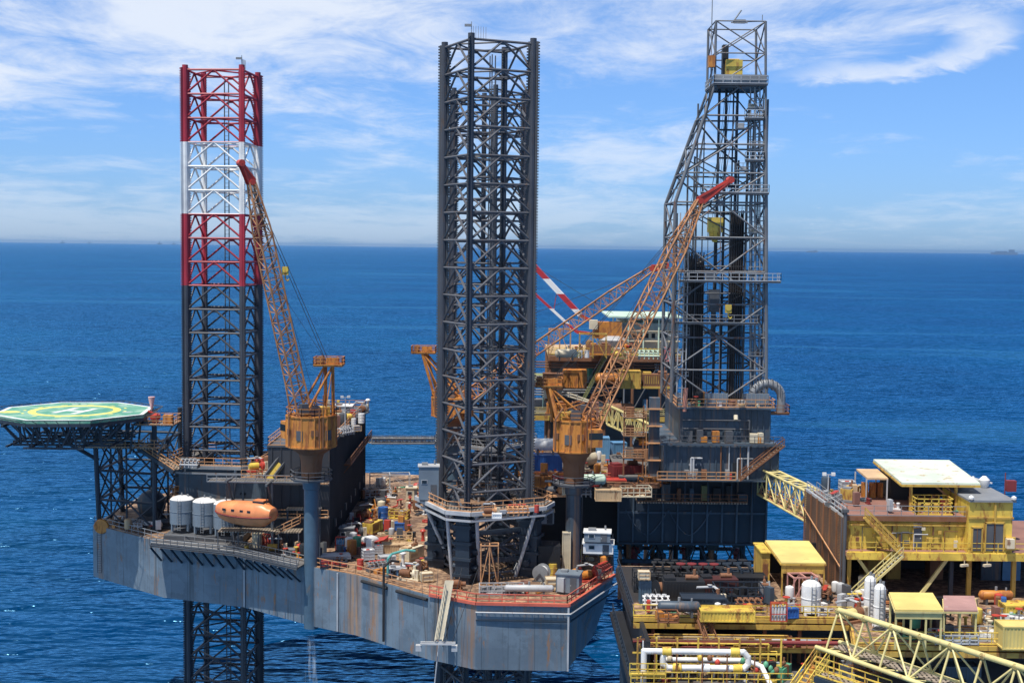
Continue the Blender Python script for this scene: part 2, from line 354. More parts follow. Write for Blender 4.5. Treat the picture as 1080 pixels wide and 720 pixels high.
o = MB().add([(-E, -E, 0), (E, -E, 0), (E, E, 0), (-E, E, 0)], [(0, 1, 2, 3)]).build('sea', sea_material()); o['kind'] = 'structure'
# ==STRUCTURES==

# ------------------------------------------------------------------ jack-up hull
ZD = 32.0; ZB = 24.0
hp = [(98, 553), (172, 572), (258, 581), (330, 598), (357, 603), (375, 606), (453, 628), (502, 637), (600, 639), (648, 607)]
HP = [G(x, y, ZD) for x, y in hp]
A_, B_, C_, D_, E1, E2, F_, G_, H_, I_ = HP
back = [V((16, 205, 0)), V((6, 236, 0)), V((-10, 246, 0)), V((-33, 250, 0)), V((-52, 235, 0)), V((-63, 222, 0))]
poly = [(p.x, p.y) for p in HP] + [(p.x, p.y) for p in back]
hull = thing('jackup_hull', 'blue-grey steel hull of the jack-up rig with rust streaked sides', 'hull', (-20, 200, ZB))
m = MB(); n = len(poly); botp = []
for i, p in enumerate(poly):
    q = V((p[0], p[1], 0))
    if i == 9: q = q + V((-2.6, 0, 0))
    if i == 8: q = q + V((-.2, .2, 0))
    botp.append(q)
m.add([(p[0], p[1], ZD) for p in poly] + [(q.x, q.y, ZB) for q in botp],
      [tuple(range(n)), tuple(range(2 * n - 1, n - 1, -1))] + [(i, n + i, n + (i + 1) % n, (i + 1) % n) for i in range(n)])
m.build('side_plating', hullm, hull, smooth=False)
def inset(pl, d):
    c = V((sum(p[0] for p in pl) / len(pl), sum(p[1] for p in pl) / len(pl), 0)); return [(c.x + (p[0] - c.x) * d, c.y + (p[1] - c.y) * d) for p in pl]
MB().prism(inset(poly, .992), ZD + .004, ZD + .05).build('deck', deckm, hull, smooth=False)
m = MB(); 
for seg in ((A_, B_), (B_, C_), (C_, D_)):
    m.rail([seg[0] + V((.1, .5, 0)), seg[1] + V((.1, .5, 0))], 1.2, 1.6, .08)
m.build('railing', greym, hull)
m = MB().rail([D_ + V((.4, .4, 0)), E1 + V((.1, .4, 0)), E2 + V((0, .4, 0)), F_ + V((0, .4, 0))], 1.2, 1.5, .09); m.build('railing', orail, hull)
m = MB().rail([F_ + V((0, .4, 0)), G_ + V((0, .35, 0)), H_ + V((-.2, .3, 0)), I_ + V((-.3, .2, 0))], 1.2, 1.5, .12)
m.build('railing', redrail, hull)
m = MB()
for a, b in ((F_, G_), (G_, H_), (H_, I_)):
    m.beam(V((a.x, a.y - .1, ZD + .15)), V((b.x, b.y - .1, ZD + .15)), .35)
m.build('gunwale', redrail, hull)
m = MB()
ho = V((0, -.25, 0))
m.path([G_ + ho + V((0, 0, -.9)), H_ + ho + V((.2, 0, -.9)), I_ + V((.35, -.2, -.9))], .10)
for k in range(16):
    p = G_.lerp(H_, k / 15) + ho; m.rod(p + V((0, .2, -.9)), p + V((0, 0, -.9)), .07, 4)
m.build('side_pipe', lgrey, hull)
m = MB().path([G_ + V((0, -.12, -1.9)), H_ + V((.1, -.15, -1.9)), I_ + V((.2, -.12, -1.9))], .11, 4)
m.build('rubbing_strake', navy, hull)
m = MB()
for a, b, t0, t1 in ((E2, F_, .1, .45), (E2, F_, .58, .98)):
    p = a.lerp(b, t0) + V((-.1, -.16, -.5)); q = a.lerp(b, t1) + V((-.1, -.16, -.5)); m.rod(p, q, .22, 8)
m.build('fender', rubber, hull)
m = MB()
p = E2.lerp(F_, .42) + V((-.2, -.4, 0)); m.path([p + V((1.8, 1.4, 2.6)), p + V((.8, .6, 2.9)), p + V((0, 0, 2.2)), p + V((0, 0, -7.4))], .16, 8)
m.build('hose', rubber, hull)
# a vertical ladder on the side near the corner and a lifebuoy-like fairlead
m = MB(); p = A_.lerp(B_, .12) + V((-.2, -.2, 0))
for k in (-.3, .3): m.beam(p + V((k, -.05, -7)), p + V((k, -.05, .8)), .06)
for k in range(22): m.beam(p + V((-.3, -.05, -7 + k * .36)), p + V((.3, -.05, -7 + k * .36)), .04)
m.build('side_ladder', navy, hull)
m = MB(); c = A_.lerp(B_, .16) + V((-.25, -.25, .2)); m.lathe(c, [(1.05, -.2), (1.15, 0), (.75, .2), (.55, .3)], 18, 'Y'); m.build('fairlead', orange, hull)
for c_g in (C_, D_.lerp(E1, .98), H_):
    m = MB(); q = V((c_g.x - .05, c_g.y - .12, 0)); m.beam((q.x, q.y, ZB + .1), (q.x, q.y, ZD - .1), .22); m.build('corner_guard', lgrey, hull)
m = MB(); p = F_.lerp(G_, .2)
for k in range(5): q = p + V((k * .5, -.5 + k * -.12, 0)); m.path([q + V((0, .6, .4)), q + V((0, -.05, 0)), q + V((.1, 0, -3.2 - (k * 7 % 4) * .9))], .06, 5)
m.build('hanging_hose', rubber, hull)
# hull side bracket boxes (shadowed sponson at the tank deck)
# ------------------------------------------------------------------ legs
def leg(name, c, th, mat, rackmat, label, ztop=101.1, extra=False):
    s_ = 8.65; u = V((math.cos(th), math.sin(th), 0)); v_ = V((-math.sin(th), math.cos(th), 0)); c = V((c[0], c[1], 0))
    t = thing(name, label, 'rig leg', (c.x, c.y, 0), 'truss legs of the jack-up'); 
    cor = [c - u * s_ / 2 - v_ * s_ / 2, c + u * s_ / 2 - v_ * s_ / 2, c + u * s_ / 2 + v_ * s_ / 2, c - u * s_ / 2 + v_ * s_ / 2]
    z0 = -10.0; bay = 3.58; nb = int((ztop - z0) / bay)
    Z = [ztop - .3 - k * bay for k in range(nb + 1)]
    for i, p in enumerate(cor):
        d = (p - c).normalized(); m = MB(); m.rod((p.x, p.y, z0), (p.x, p.y, ztop + .4), .44, 10)
        ch = m.build('chord', mat, t); q = MB()
        a = math.atan2(d.y, d.x)
        q.cbox((p.x, p.y, z0), 1.35, .2, ztop - z0, a)
        k = z0 + .2
        while k < ztop - .2:
            for sg in (-1, 1): q.cbox((p.x + d.x * sg * .76, p.y + d.y * sg * .76, k), .22, .2, .19, a)
            k += .37
        q.build('rack', rackmat, ch, smooth=False)
    mids = [(cor[i] + cor[(i + 1) % 4]) / 2 for i in range(4)]
    for i in range(4):
        a, b = cor[i], cor[(i + 1) % 4]; mid = mids[i]; m = MB()
        for k, z in enumerate(Z):
            h = V((0, 0, z)); m.rod(a + h, b + h, .17, 6)
            if k < nb:
                l = V((0, 0, z - bay)); m.rod(mid + h, a + l, .16, 6); m.rod(mid + h, b + l, .16, 6); m.cbox(mid + h + V((0, 0, -.45)), .9, .09, .6, th + i * math.pi / 2)
        for z in Z:
            h = V((0, 0, z - .1)); m.rod(mid + h, mids[(i + 1) % 4] + h, .12, 5)
        m.build('face_bracing', leg_brace if mat is leg_dark else mat, t)
    m = MB()
    for dx, dy in ((.2, .6), (.9, .3), (.5, -.8)):
        m.rod((c.x + dx, c.y + dy, z0), (c.x + dx, c.y + dy, ztop - 1.5), .09, 6)
    for k in range(int((ztop + 8) / .6)):
        z = z0 + k * .6; m.beam((c.x + .2, c.y + .6, z), (c.x + .9, c.y + .3, z), .05)
    m.build('inner_ladder', dgrey, t)
    m = MB()
    n_ = cor[0]
    m.rod(n_ + V((0, 0, ztop)), n_ + V((0, 0, ztop + 1.8)), .05); m.cbox((n_.x - .4, n_.y, ztop + 1.2), .9, .3, .3)
    for k in range(6): p = n_.lerp(cor[1], .03 + k * .04); m.rod(p + V((0, 0, ztop - .2)), p + V((0, 0, ztop + 1.3)), .035, 4)
    m.build('top_beacon', greym, t)
    return cor
th2 = R(25.5); N2 = V((-5.5, 168, 0))
u2 = V((math.cos(th2), math.sin(th2), 0)); v2 = V((-math.sin(th2), math.cos(th2), 0)); c2 = N2 + (u2 + v2) * 4.325
cor2 = leg('leg_tower', c2, th2, leg_dark, rack_m, 'nearest and tallest dark steel truss leg with toothed chords in the centre')
th1 = R(85); N1 = V((-40.7, 200, 0)); u1 = V((math.cos(th1), math.sin(th1), 0)); v1 = V((-math.sin(th1), math.cos(th1), 0)); c1 = N1 + (u1 + v1) * 4.325
cor1 = leg('leg_tower', c1, th1, leg_band, leg_band, 'truss leg with red and white painted top beside the helideck')
c3 = V((-4.2, 227, 0))
cor3 = leg('leg_tower', c3, R(55), leg_dark, rack_m, 'dark truss leg standing directly behind the central leg')

# ------------------------------------------------------------------ jack houses
def jackhouse(c, th, cor, label, railmat, half=7.6, skirt=navy):
    c = V((c.x, c.y, 0)); u = V((math.cos(th), math.sin(th), 0)); v_ = V((-math.sin(th), math.cos(th), 0)); zt = 41.6
    t = thing('jack_house', label, 'jacking frame', (c.x, c.y, ZD), 'jack houses round the legs')
    def P(a, b, z): q = c + u * a + v_ * b; return V((q.x, q.y, z))
    h = half; cut = 2.4; inn = 5.3
    octo = [(-h + cut, -h), (h - cut, -h), (h, -h + cut), (h, h - cut), (h - cut, h), (-h + cut, h), (-h, h - cut), (-h, -h + cut)]
    m = MB()
    inr = [(-inn, -inn), (inn, -inn), (inn, -inn), (inn, inn), (inn, inn), (-inn, inn), (-inn, inn), (-inn, -inn)]
    for i in range(8):
        a, b = octo[i], octo[(i + 1) % 8]; ia, ib = inr[i], inr[(i + 1) % 8]
        pts = [P(*a, zt), P(*b, zt), P(*ib, zt)] + ([P(*ia, zt)] if ia != ib else [])
        m.quadslab(pts, .22)
    m.build('walkway', grate, t, smooth=False)
    m = MB(); op = [P(a, b, zt - .15) for a, b in octo] ; 
    for i in range(8): m.beam(op[i], op[(i + 1) % 8], .5); m.beam(op[i] - V((0, 0, .9)), op[(i + 1) % 8] - V((0, 0, .9)), .28)
    m.build('edge_girder', lgrey if half > 7.5 and railmat is orail and skirt is navy else greym, t)
    MB().rail([P(a * .985, b * .985, zt + .1) for a, b in octo], 1.15, 1.5, .09, True).build('railing', railmat, t)
    for p in cor:
        d = (V((p.x, p.y, 0)) - c).normalized(); m = MB()
        a = math.atan2(d.y, d.x)
        q = V((p.x, p.y, 0)) + d * .4
        m.cbox((q.x, q.y, ZD), 2.4, 1.9, zt - ZD - .3, a); 
        for k in range(4):
            m.cbox((q.x, q.y, ZD + 1 + k * 2.1), 3.0, 2.5, .35, a)
            for sg in (-1, 1):
                w_ = V((-d.y, d.x, 0)) * sg; c0 = q + w_ * .95 + V((0, 0, ZD + 2 + k * 2.1)); m.rod(c0, c0 + w_ * .7, .42, 10)
        m.build('jacking_unit', skirt, t)
    for a, b in ((-h + .5, -h + cut + 1), (h - cut - 1, -h + .5), (h - .5, h - cut - 1), (-h + .5, h - cut - 1), (-h + cut + 1, -h + .5), (h - .5, -h + cut + 1)):
        m = MB(); f = .62
        m.rod(P(a, b, zt - .3), P(a * f + (b * .28 if abs(a) > abs(b) else 0), b * f, ZD), .24, 8); m.build('brace', lgrey, t)
    m = MB()
    for i in range(4):
        p, q = cor[i], cor[(i + 1) % 4]; p = V((p.x, p.y, 0)); q = V((q.x, q.y, 0))
        for z in (34.5, 38.2): m.beam(p + V((0, 0, z)), q + V((0, 0, z)), .6)
        m.beam(p + V((0, 0, 34.5)), q + V((0, 0, 38.2)), .3); m.beam(p + V((0, 0, 38.2)), q + V((0, 0, 34.5)), .3)
    m.build('cross_frame', navy, t)
    return t, P
jackhouse(c2, th2, cor2, 'octagonal walkway and jacking frame round the foot of the central leg', orail)
jackhouse(c1, th1, cor1, 'jacking frame with orange railed walkway round the red and white leg', orail, 7.4)
jackhouse(c3, R(55), cor3, 'jacking frame hidden behind the central leg', greym, 7.3)

# ------------------------------------------------------------------ helideck
def helideck():
    z = 50.0; c = G(79, 433, z); r = 11.6
    t = thing('helideck', 'octagonal green helicopter deck with yellow circle and white H', 'helideck', (c.x, c.y, z - 4))
    oc = [(c.x + r * math.cos(R(22.5 + 45 * i + 6)), c.y + r * math.sin(R(22.5 + 45 * i + 6))) for i in range(8)]
    m, Nn, Ll, P = newmat('helideck_green'); tc_ = Nn.new('ShaderNodeTexCoord')
    nn = noise(Nn, Ll, tc_.outputs['Object'], .35, 6, .65)
    Ll.new(mixc(Nn, Ll, ramp(Nn, Ll, nn, .4, .62), (.065, .27, .19), (.24, .43, .33)), P.inputs['Base Color']); P.inputs['Roughness'].default_value = .7
    hg = m
    m = MB().prism(oc, z - .5, z); m.build('deck_plate', hg, t, smooth=False)
    # white border, ring, H: thin painted sheets
    def ringpoly(o_, i_, z_):
        mm = MB(); n = len(o_)
        vs = [(p[0], p[1], z_) for p in o_] + [(p[0], p[1], z_) for p in i_]
        return mm.add(vs, [(i, (i + 1) % n, n + (i + 1) % n, n + i) for i in range(n)])
    sc = lambda f: [(c.x + (p[0] - c.x) * f, c.y + (p[1] - c.y) * f) for p in oc]
    ringpoly(sc(.995), sc(.94), z + .006).build('white_border', whitec, t, smooth=False)
    cir = lambda rr: [(c.x + rr * math.cos(2 * math.pi * i / 48), c.y + rr * math.sin(2 * math.pi * i / 48)) for i in range(48)]
    yl = P_('marking_yellow', (.80, .72, .16), .25, .6, rcol=(.35, .5, .3))
    ringpoly(cir(6.6), cir(5.5), z + .012).build('yellow_ring', yl, t, smooth=False)
    m = MB(); hz_ = z + .008
    def fl(x0, x1, y0, y1, a=0, zz=z + .008):
        ca, sa = math.cos(a), math.sin(a)
        return [(c.x + x * ca - y * sa, c.y + x * sa + y * ca, zz) for x, y in ((x0, y0), (x1, y0), (x1, y1), (x0, y1))]
    a = R(-14)
    for q in ((-2.0, -1.1, -3.1, 3.1), (1.1, 2.0, -3.1, 3.1), (-1.1, 1.1, -.6, .6)): m.add(fl(*q, a), [(0, 1, 2, 3)])
    m.build('letter_h', whitec, t, smooth=False)
    m = MB()
    for i in range(24):
        an = 2 * math.pi * i / 24
        if i % 2: continue
        p = (c.x + 7.4 * math.cos(an), c.y + 7.4 * math.sin(an)); m.cbox((p[0], p[1], z + .004), .9, .35, .006, an + math.pi / 2)
    m.build('dash_marking', yl, t, smooth=False)
    m = MB(); m.add([(c.x - 8.9 + 1.6 * math.cos(2 * math.pi * i / 20), c.y - 2.2 + 1.1 * math.sin(2 * math.pi * i / 20), z + .010) for i in range(20)], [tuple(range(20))])
    m.build('yellow_disc_marking', yl, t, smooth=False)
    m = MB()
    for k, (x, y) in enumerate(((7.4, -.6), (7.4, -1.5), (-3, 7.6), (-2, 7.6), (4.2, 7.3))):
        m.add(fl(x, x + 1.3, y, y + .35, 0, z + .016), [(0, 1, 2, 3)])
    m.build('tick_marking', whitec, t, smooth=False)
    # perimeter safety net on outriggers
    m = MB(); oc2 = sc(1.12)
    for i in range(8):
        p, q = oc[i], oc[(i + 1) % 8]; p2, q2 = oc2[i], oc2[(i + 1) % 8]
        m.beam((p2[0], p2[1], z + .05), (q2[0], q2[1], z + .05), .09)
        for k in range(7):
            f = k / 6; m.beam((p[0] + (q[0] - p[0]) * f, p[1] + (q[1] - p[1]) * f, z - .45), (p2[0] + (q2[0] - p2[0]) * f, p2[1] + (q2[1] - p2[1]) * f, z + .05), .07)
    m.build('safety_net', dgrey, t)
    m = MB().prism(sc(1.0), z - 1.0, z - .52); m.build('edge_beam', navy, t, smooth=False)
    # truss below
    m = MB(); zb = z - 4.2; rr = r * .93
    for k in range(-3, 4):
        y = c.y + k * 3.1; hw = math.sqrt(max(1, rr * rr - (k * 3.1) ** 2)); n_ = max(3, round(2 * hw / 2.8)); hb = hw * .78
        m.beam((c.x - hb, y, zb), (c.x + hb, y, zb), .3)
        for i in range(n_):
            xa = c.x - hw + 2 * hw * i / n_; xb = c.x - hw + 2 * hw * (i + 1) / n_; xm = c.x + ((xa + xb) / 2 - c.x) * .78
            m.beam((xa, y, z - .9), (xm, y, zb), .2); m.beam((xb, y, z - .9), (xm, y, zb), .2)
    for k in range(-2, 3):
        x = c.x + k * 3.6; m.beam((x, c.y - 8, zb), (x, c.y + 8, zb), .26); m.beam((x, c.y - 9.5, z - 1.1), (x, c.y + 9.5, z - 1.1), .35)
    m.build('support_truss', navy, t)
    # raking struts to tower
    tw = [(-62.5, 199.5), (-53.2, 196.5), (-62.0, 210.0), (-52.5, 209.0)]
    for (x, y) in (tw[0], tw[2]):
        MB().rod((x - 6.5, y - .5, zb), (x, y, 42.0), .3, 8).build('raking_strut', navy, t); MB().rod((x - .5, y, zb), (x, y, ZD), .38, 8).build('tower_post', navy, t)
    for (x, y) in (tw[1], tw[3]): MB().rod((x, y, z - 1), (x, y, ZD), .38, 8).build('tower_post', navy, t)
    m = MB()
    for zz in (36, 40.5, 45):
        for i, j in ((0, 1), (1, 3), (3, 2), (2, 0)): m.rod((*tw[i], zz), (*tw[j], zz), .2)
    for z0, z1 in ((32, 36), (36, 40.5), (40.5, 45)):
        for i, j in ((0, 1), (1, 3), (3, 2), (2, 0)):
            pa = V((*tw[i], z0)); pb = V((*tw[j], z0)); pc = V((*tw[i], z1)); pd = V((*tw[j], z1)); mm = (pa + pb) / 2; m2 = (pc + pd) / 2
            m.rod(pa, m2, .15); m.rod(pb, m2, .15); m.rod(mm, pc, .13); m.rod(mm, pd, .13); m.rod(mm, m2, .15)
    m.build('tower_lattice', navy, t)
    # access platform under deck edge
    p0 = G(76, 470, 44.6); m = MB(); m.box(-64.5, -51.5, 195.5, 199.2, 44.4, 44.6); m.build('access_platform', gratep, t, smooth=False)
    MB().rail([(-64.5, 195.5, 44.6), (-51.5, 195.5, 44.6)], 1.1, 1.4, .09).build('railing', orail, t)
    return t
helideck()
# crash equipment platform right of deck
def fire_platform():
    c = G(168, 446, 48.2); t = thing('fire_platform', 'small rusty platform with red fire monitors right of the helideck', 'platform', (c.x, c.y, 45))
    m = MB(); m.box(c.x - 3.6, c.x + 2.6, c.y - 2, c.y + 2.5, 48, 48.25); m.build('platform_floor', gratep, t, smooth=False)
    m = MB().rail([(c.x - 3.6, c.y - 2, 48.2), (c.x + 2.6, c.y - 2, 48.2), (c.x + 2.6, c.y + 2.5, 48.2), (c.x - 3.6, c.y + 2.5, 48.2)], 1.2, 1.2, .09); m.build('railing', orail, t)
    m = MB()
    for dx, dy in ((-3.4, -1.8), (2.4, -1.8), (2.4, 2.3), (-3.4, 2.3)): m.beam((c.x + dx, c.y + dy, 48), (c.x + dx * .7 - 1.5, c.y + dy, 43.8), .25)
    m.beam((c.x - 4, c.y, 43.8), (c.x + 2, c.y, 43.8), .3); m.build('platform_leg', navy, t)
    m = MB(); m.lathe((c.x - .6, c.y, 48.25), [(.5, 0), (.5, .5), (.8, .6), (.8, 1.2), (.3, 1.4)], 12); m.rod((c.x - .6, c.y, 49.5), (c.x - 1.6, c.y - .4, 50), .2, 8)
    m.build('fire_monitor', redm, t)
    m = MB(); m.cbox((c.x + 1.5, c.y - .6, 48.25), 1.3, 1.2, 1.3); m.build('foam_cabinet', orange, t)
    m = MB(); m.rod((c.x - 1.4, c.y + 1, 48.3), (c.x - 1.4, c.y + 1, 50), .07); m.lathe((c.x - 1.4, c.y + 1, 50), [(.12, 0), (.5, 1.9), (.52, 2)], 12); m.build('windsock', P_('windsock_cloth', (.7, .42, .42), 0, .8), t)
    t.children[-1].rotation_euler = (0, 0, 0)
    m = MB(); m.rod((c.x - 3.2, c.y + .5, 48.3), (c.x - 3.2, c.y + .5, 49.3), .45, 12); m.build('foam_tank', cream, t)
fire_platform()
# catwalk from helideck to the leg frame
def catwalk(name, label, a, b, wd, rm=orail, fm=None, drop=.5, cat='walkway'):
    a = V(a); b = V(b); t = thing(name, label, cat, a); d = (b - a); d.z = 0; d.normalize(); s_ = V((-d.y, d.x, 0)) * wd / 2
    MB().quadslab([a - s_, b - s_, b + s_, a + s_], .12).build('walkway', fm or gratep, t, smooth=False)
    m = MB()
    for k in (-1, 1): m.beam(a + s_ * k - V((0, 0, drop / 2 + .1)), b + s_ * k - V((0, 0, drop / 2 + .1)), drop)
    m.build('girder', navy, t)
    for k in (-1, 1): MB().rail([a + s_ * k, b + s_ * k], 1.1, 1.5, .08).build('railing', rm, t)
    return t
catwalk('catwalk', 'sloping rusty catwalk from helideck tower to the leg platform', (-55.2, 197.6, 44.6), (-49.0, 194.0, 41.7), 1.8)

# ------------------------------------------------------------------ stairs helper
def stairs(a, b, wd, label, mat=gratep, rm=orail, name='stairway', side=None, group=None):
    a = V(a); b = V(b); t = thing(name, label, 'stairs', a, group); d = b - a; dh = V((d.x, d.y, 0)); dh.normalize(); s_ = V((-dh.y, dh.x, 0)) * wd / 2
    m = MB(); n = max(4, int(abs(d.z) / .3))
    for i in range(n + 1):
        p = a.lerp(b, i / n); q = dh * .16; m.quadslab([p - s_ - q, p + s_ - q, p + s_ + q, p - s_ + q], .06)
    m.build('tread', mat, t, smooth=False)
    m = MB()
    for k in (-1, 1): m.beam(a + s_ * k, b + s_ * k, .22)
    m.build('stringer', rm, t)
    for k in (-1, 1):
        m = MB(); up = V((0, 0, 1.0))
        m.beam(a + s_ * k + up, b + s_ * k + up, .09); m.beam(a + s_ * k + up * .5, b + s_ * k + up * .5, .07)
        for i in range(0, 7): p = a.lerp(b, i / 6) + s_ * k; m.beam(p, p + up, .07)
        m.build('handrail', rm, t)
    return t
def lattice(m, a, b, w0, w1, wmid, seg, side, r=.1, rd=.06, up=None):
    """four-chord lattice beam a->b; side = horizontal unit vector across it"""
    a = V(a); b = V(b); d = (b - a).normalized(); side = V(side).normalized(); nrm = d.cross(side).normalized()
    def wd(f):
        if f < .15: return w0 + (wmid - w0) * f / .15
        if f > .8: return wmid + (w1 - wmid) * (f - .8) / .2
        return wmid
    rings = []
    for i in range(seg + 1):
        f = i / seg; w_ = wd(f) / 2; c = a.lerp(b, f); rings.append([c + side * (w_ * sx) + nrm * (w_ * .85 * sy) for sx, sy in ((-1, -1), (1, -1), (1, 1), (-1, 1))])
    for i in range(seg):
        for k in range(4):
            m.rod(rings[i][k], rings[i + 1][k], r, 6)
            k2 = (k + 1) % 4
            p, q = (rings[i][k], rings[i + 1][k2]) if (i + k) % 2 else (rings[i][k2], rings[i + 1][k]); m.rod(p, q, rd, 4)
            m.rod(rings[i][k], rings[i][k2], rd, 4)
# ------------------------------------------------------------------ pedestal cranes
def crane(label, px, D, tip, foot_off, gan_off, pedbot, ztop=52.7, hook=None, jib=None, pedmat=bluec, seg=22, bw=1.9, rb=3.35):
    p = W(px, 450, D); x, y = p.x, p.y; tip = V(tip)
    t = thing('pedestal_crane', label, 'crane', (x, y, pedbot), 'lattice boom pedestal cranes')
    MB().lathe((x, y, 0), [(1.0, pedbot), (1.0, 42.4), (1.15, 42.5), (1.2, 44.0)], 24).build('pedestal', pedmat, t)
    m = MB().lathe((x, y, 0), [(1.3, 44.0), (1.45, 46.4), (1.7, 47.2), (rb - .5, 48.0), (rb - .4, 48.3)], 24); m.build('slew_ring', rustm, t)
    m = MB(); oct_ = [(x + rb * math.cos(R(15 + 30 * i)), y + (rb - .25) * math.sin(R(15 + 30 * i))) for i in range(12)]; m.prism(oct_, 48.25, ztop - .4)
    for i in range(12):
        a, b = oct_[i], oct_[(i + 1) % 12]
        m.beam((a[0], a[1], 48.2), (a[0], a[1], ztop - .3), .16); m.beam((*a, ztop - .35), (*b, ztop - .35), .22); m.beam((*a, 48.3), (*b, 48.3), .22)
        q = ((a[0] + b[0]) / 2, (a[1] + b[1]) / 2); m.beam((*q, 48.3), (*q, ztop - .4), .09)
    mh = m.build('machinery_house', orange, t, smooth=False)
    MB().rail([(a, b, ztop - .35) for a, b in oct_], 1.1, 1.2, .08, True).build('railing', orange, t)
    # cab
    f = V(foot_off); dr = V((tip.x - x, tip.y - y, 0)).normalized(); sd_ = V((-dr.y, dr.x, 0)); foot = V((x, y, ztop - .2)) + f
    cb_ = V((x, y, 49.1)) + dr * 2.0 - sd_ * 2.7; az = math.atan2(dr.y, dr.x)
    MB().cbox(cb_, 1.9, 1.5, 2.3, az).build('cab', orange, t, smooth=False)
    MB().cbox(cb_ + V((0, 0, 1.05)) + dr * .06, 1.86, 1.54, .85, az).build('cab_window', glass, t.children[-1], smooth=False)
    for k, an in enumerate((250, 285, 320, 215)):
        q = V((x + (rb - .07) * math.cos(R(an)), y + (rb - .3) * math.sin(R(an)), 49.3 + (k % 2) * .6)); m = MB(); m.cbox(q, .16, .9, 1.3 - .5 * (k % 2), R(an)); m.build('side_vent', rustm if k % 2 else dgrey, t)
    m = MB(); q = V((x, y, 48.5)) + V((-2.6, -2.4, 0)); m.path([q, q + V((0, 0, 4.2)), q + V((1, .6, 5.6))], .12, 8); q = V((x + 1.5, y - 3.1, 48.4)); m.path([q, q + V((0, 0, 5.4))], .09, 6); m.path([q + V((.5, 0, 0)), q + V((.5, 0, 7))], .07, 6); m.build('exhaust_pipe', rustm, t)
    m = MB(); q = V((x, y, ztop + .1)) + dr * 1.7 + sd_ * 1.4; m.cbox(q, 1.0, .9, 1.3, az); m.build('motor_box', dgrey, t)
    # engine on top, winches
    m = MB(); m.cbox(V((x, y, ztop - .4)) - dr * 1.2, 2.2, 1.8, 1.1, az); m.build('engine_cover', yellowd, t)
    m = MB(); q = V((x, y, ztop + .25)) - dr * .1 + sd_ * 0; m.rod(q - sd_ * 1.1, q + sd_ * 1.1, .55, 14); m.rod(q - sd_ * 1.2, q - sd_ * 1.1, .85, 14); m.rod(q + sd_ * 1.1, q + sd_ * 1.2, .85, 14); m.build('winch_drum', dgrey, t)
    # gantry
    g = V((x, y, ztop)) + V(gan_off); m = MB()
    for k in (-1, 1):
        s_ = sd_ * 1.25 * k; m.rod(V((x, y, ztop - .4)) + s_ + dr * 1.6, g + s_ * .9, .17, 6); m.rod(V((x, y, ztop - .4)) + s_ - dr * 2.6, g + s_ * .9, .24, 6)
        m.rod(V((x, y, ztop - .4)) + s_ * 1.6 - dr * 1, g + s_ * .9, .09, 4); m.rod(V((x, y, ztop + 2)) + s_ + dr * 1, V((x, y, ztop + 1)) + s_ - dr * 2.2, .09, 4)
    m.rod(g - sd_ * 1.3, g + sd_ * 1.3, .2); m.build('gantry', orange, t)
    m = MB(); q = [g + V((a, b, .1)) for a, b in ((-1.9, -1.4), (1.9, -1.4), (1.9, 1.4), (-1.9, 1.4))]; m.quadslab(q, .2); m.rail(q, 1.0, 1, .09, True); m.cbox(g + V((.5, 0, .1)), 1.6, 1.2, .9)
    m.build('gantry_platform', orange, t)
    m = MB(); m.cbox(g + V((-1.1, 0, .1)), .5, 1.8, .9, az); m.rod(g + V((-1.1, -.9, .8)), g + V((-1.1, .9, .8)), .45, 12); m.build('sheave', rustm, t)
    m = MB(); lattice(m, foot, tip, bw * 1.15, .9, bw, seg, sd_, .13, .07); bo = m.build('boom', boomr, t)
    if jib is not None:
        j = V(jib); jd = (j - tip).normalized(); jn = jd.cross(sd_).normalized(); m = MB()
        for k in (-1, 1):
            s_ = sd_ * .42 * k; m.quadslab([tip + s_ + jn * .55, j + s_ + jn * .25, j + s_ - jn * .25, tip + s_ - jn * .55], .14); m.beam(tip + s_ + jn * .5, j + s_, .2); m.beam(tip + s_ - jn * .5, j + s_, .2)
        for k in range(4): c = tip.lerp(j, (k + .5) / 4); m.beam(c - sd_ * .45, c + sd_ * .45, .12)
        m.rod(j - sd_ * .5, j + sd_ * .5, .45, 12); m.rod(tip - sd_ * .6, tip + sd_ * .6, .4, 10)
        m.build('boom_tip', boomt, bo)
    m = MB(); mid = foot.lerp(tip, .97)
    for k in (-.5, .5):
        m.rod(g + sd_ * k, mid + sd_ * k, .045, 4)
    e = V(jib) if jib is not None else tip
    m.rod(V((x, y, ztop + .5)), tip, .035, 4); m.rod(V((x, y, ztop + .8)) - dr * .8, tip + V((0, 0, .4)), .03, 4); m.rod(g, foot.lerp(tip, .55) + V((0, 0, .8)), .03, 4)
    if hook is not None: m.rod(e, V(hook) + V((0, 0, .9)), .045, 4)
    m.build('hoist_cable', cablem, t)
    if hook is not None:
        h = V(hook); m = MB(); m.cbox(h, .8, .45, 1.1); m.rod(h + V((0, -.3, .7)), h + V((0, .3, .7)), .42, 10); m.path([h, h + V((0, 0, -.5)), h + V((.3, 0, -.8)), h + V((.5, 0, -.5))], .1)
        m.build('hook_block', yellow, t)
    # service platform on pedestal
    m = MB(); oc3 = [(x + 2.8 * math.cos(R(45 * i)), y + 2.8 * math.sin(R(45 * i)), 43.9) for i in range(8)]; m.quadslab(oc3, .2); m.build('service_platform', dgrey, t, smooth=False)
    MB().rail(oc3, 1.1, 1.5, .08, True).build('platform_railing', dgrey, t)
    m = MB()
    for k in (-.22, .22): m.beam((x + 1.15, y + k, pedbot + 1), (x + 1.15, y + k, 44), .06)
    for k in range(int((43 - pedbot) / .5)): m.beam((x + 1.15, y - .22, pedbot + 1 + k * .5), (x + 1.15, y + .22, pedbot + 1 + k * .5), .045)
    m.build('pedestal_ladder', dgrey, t)
    return t, foot
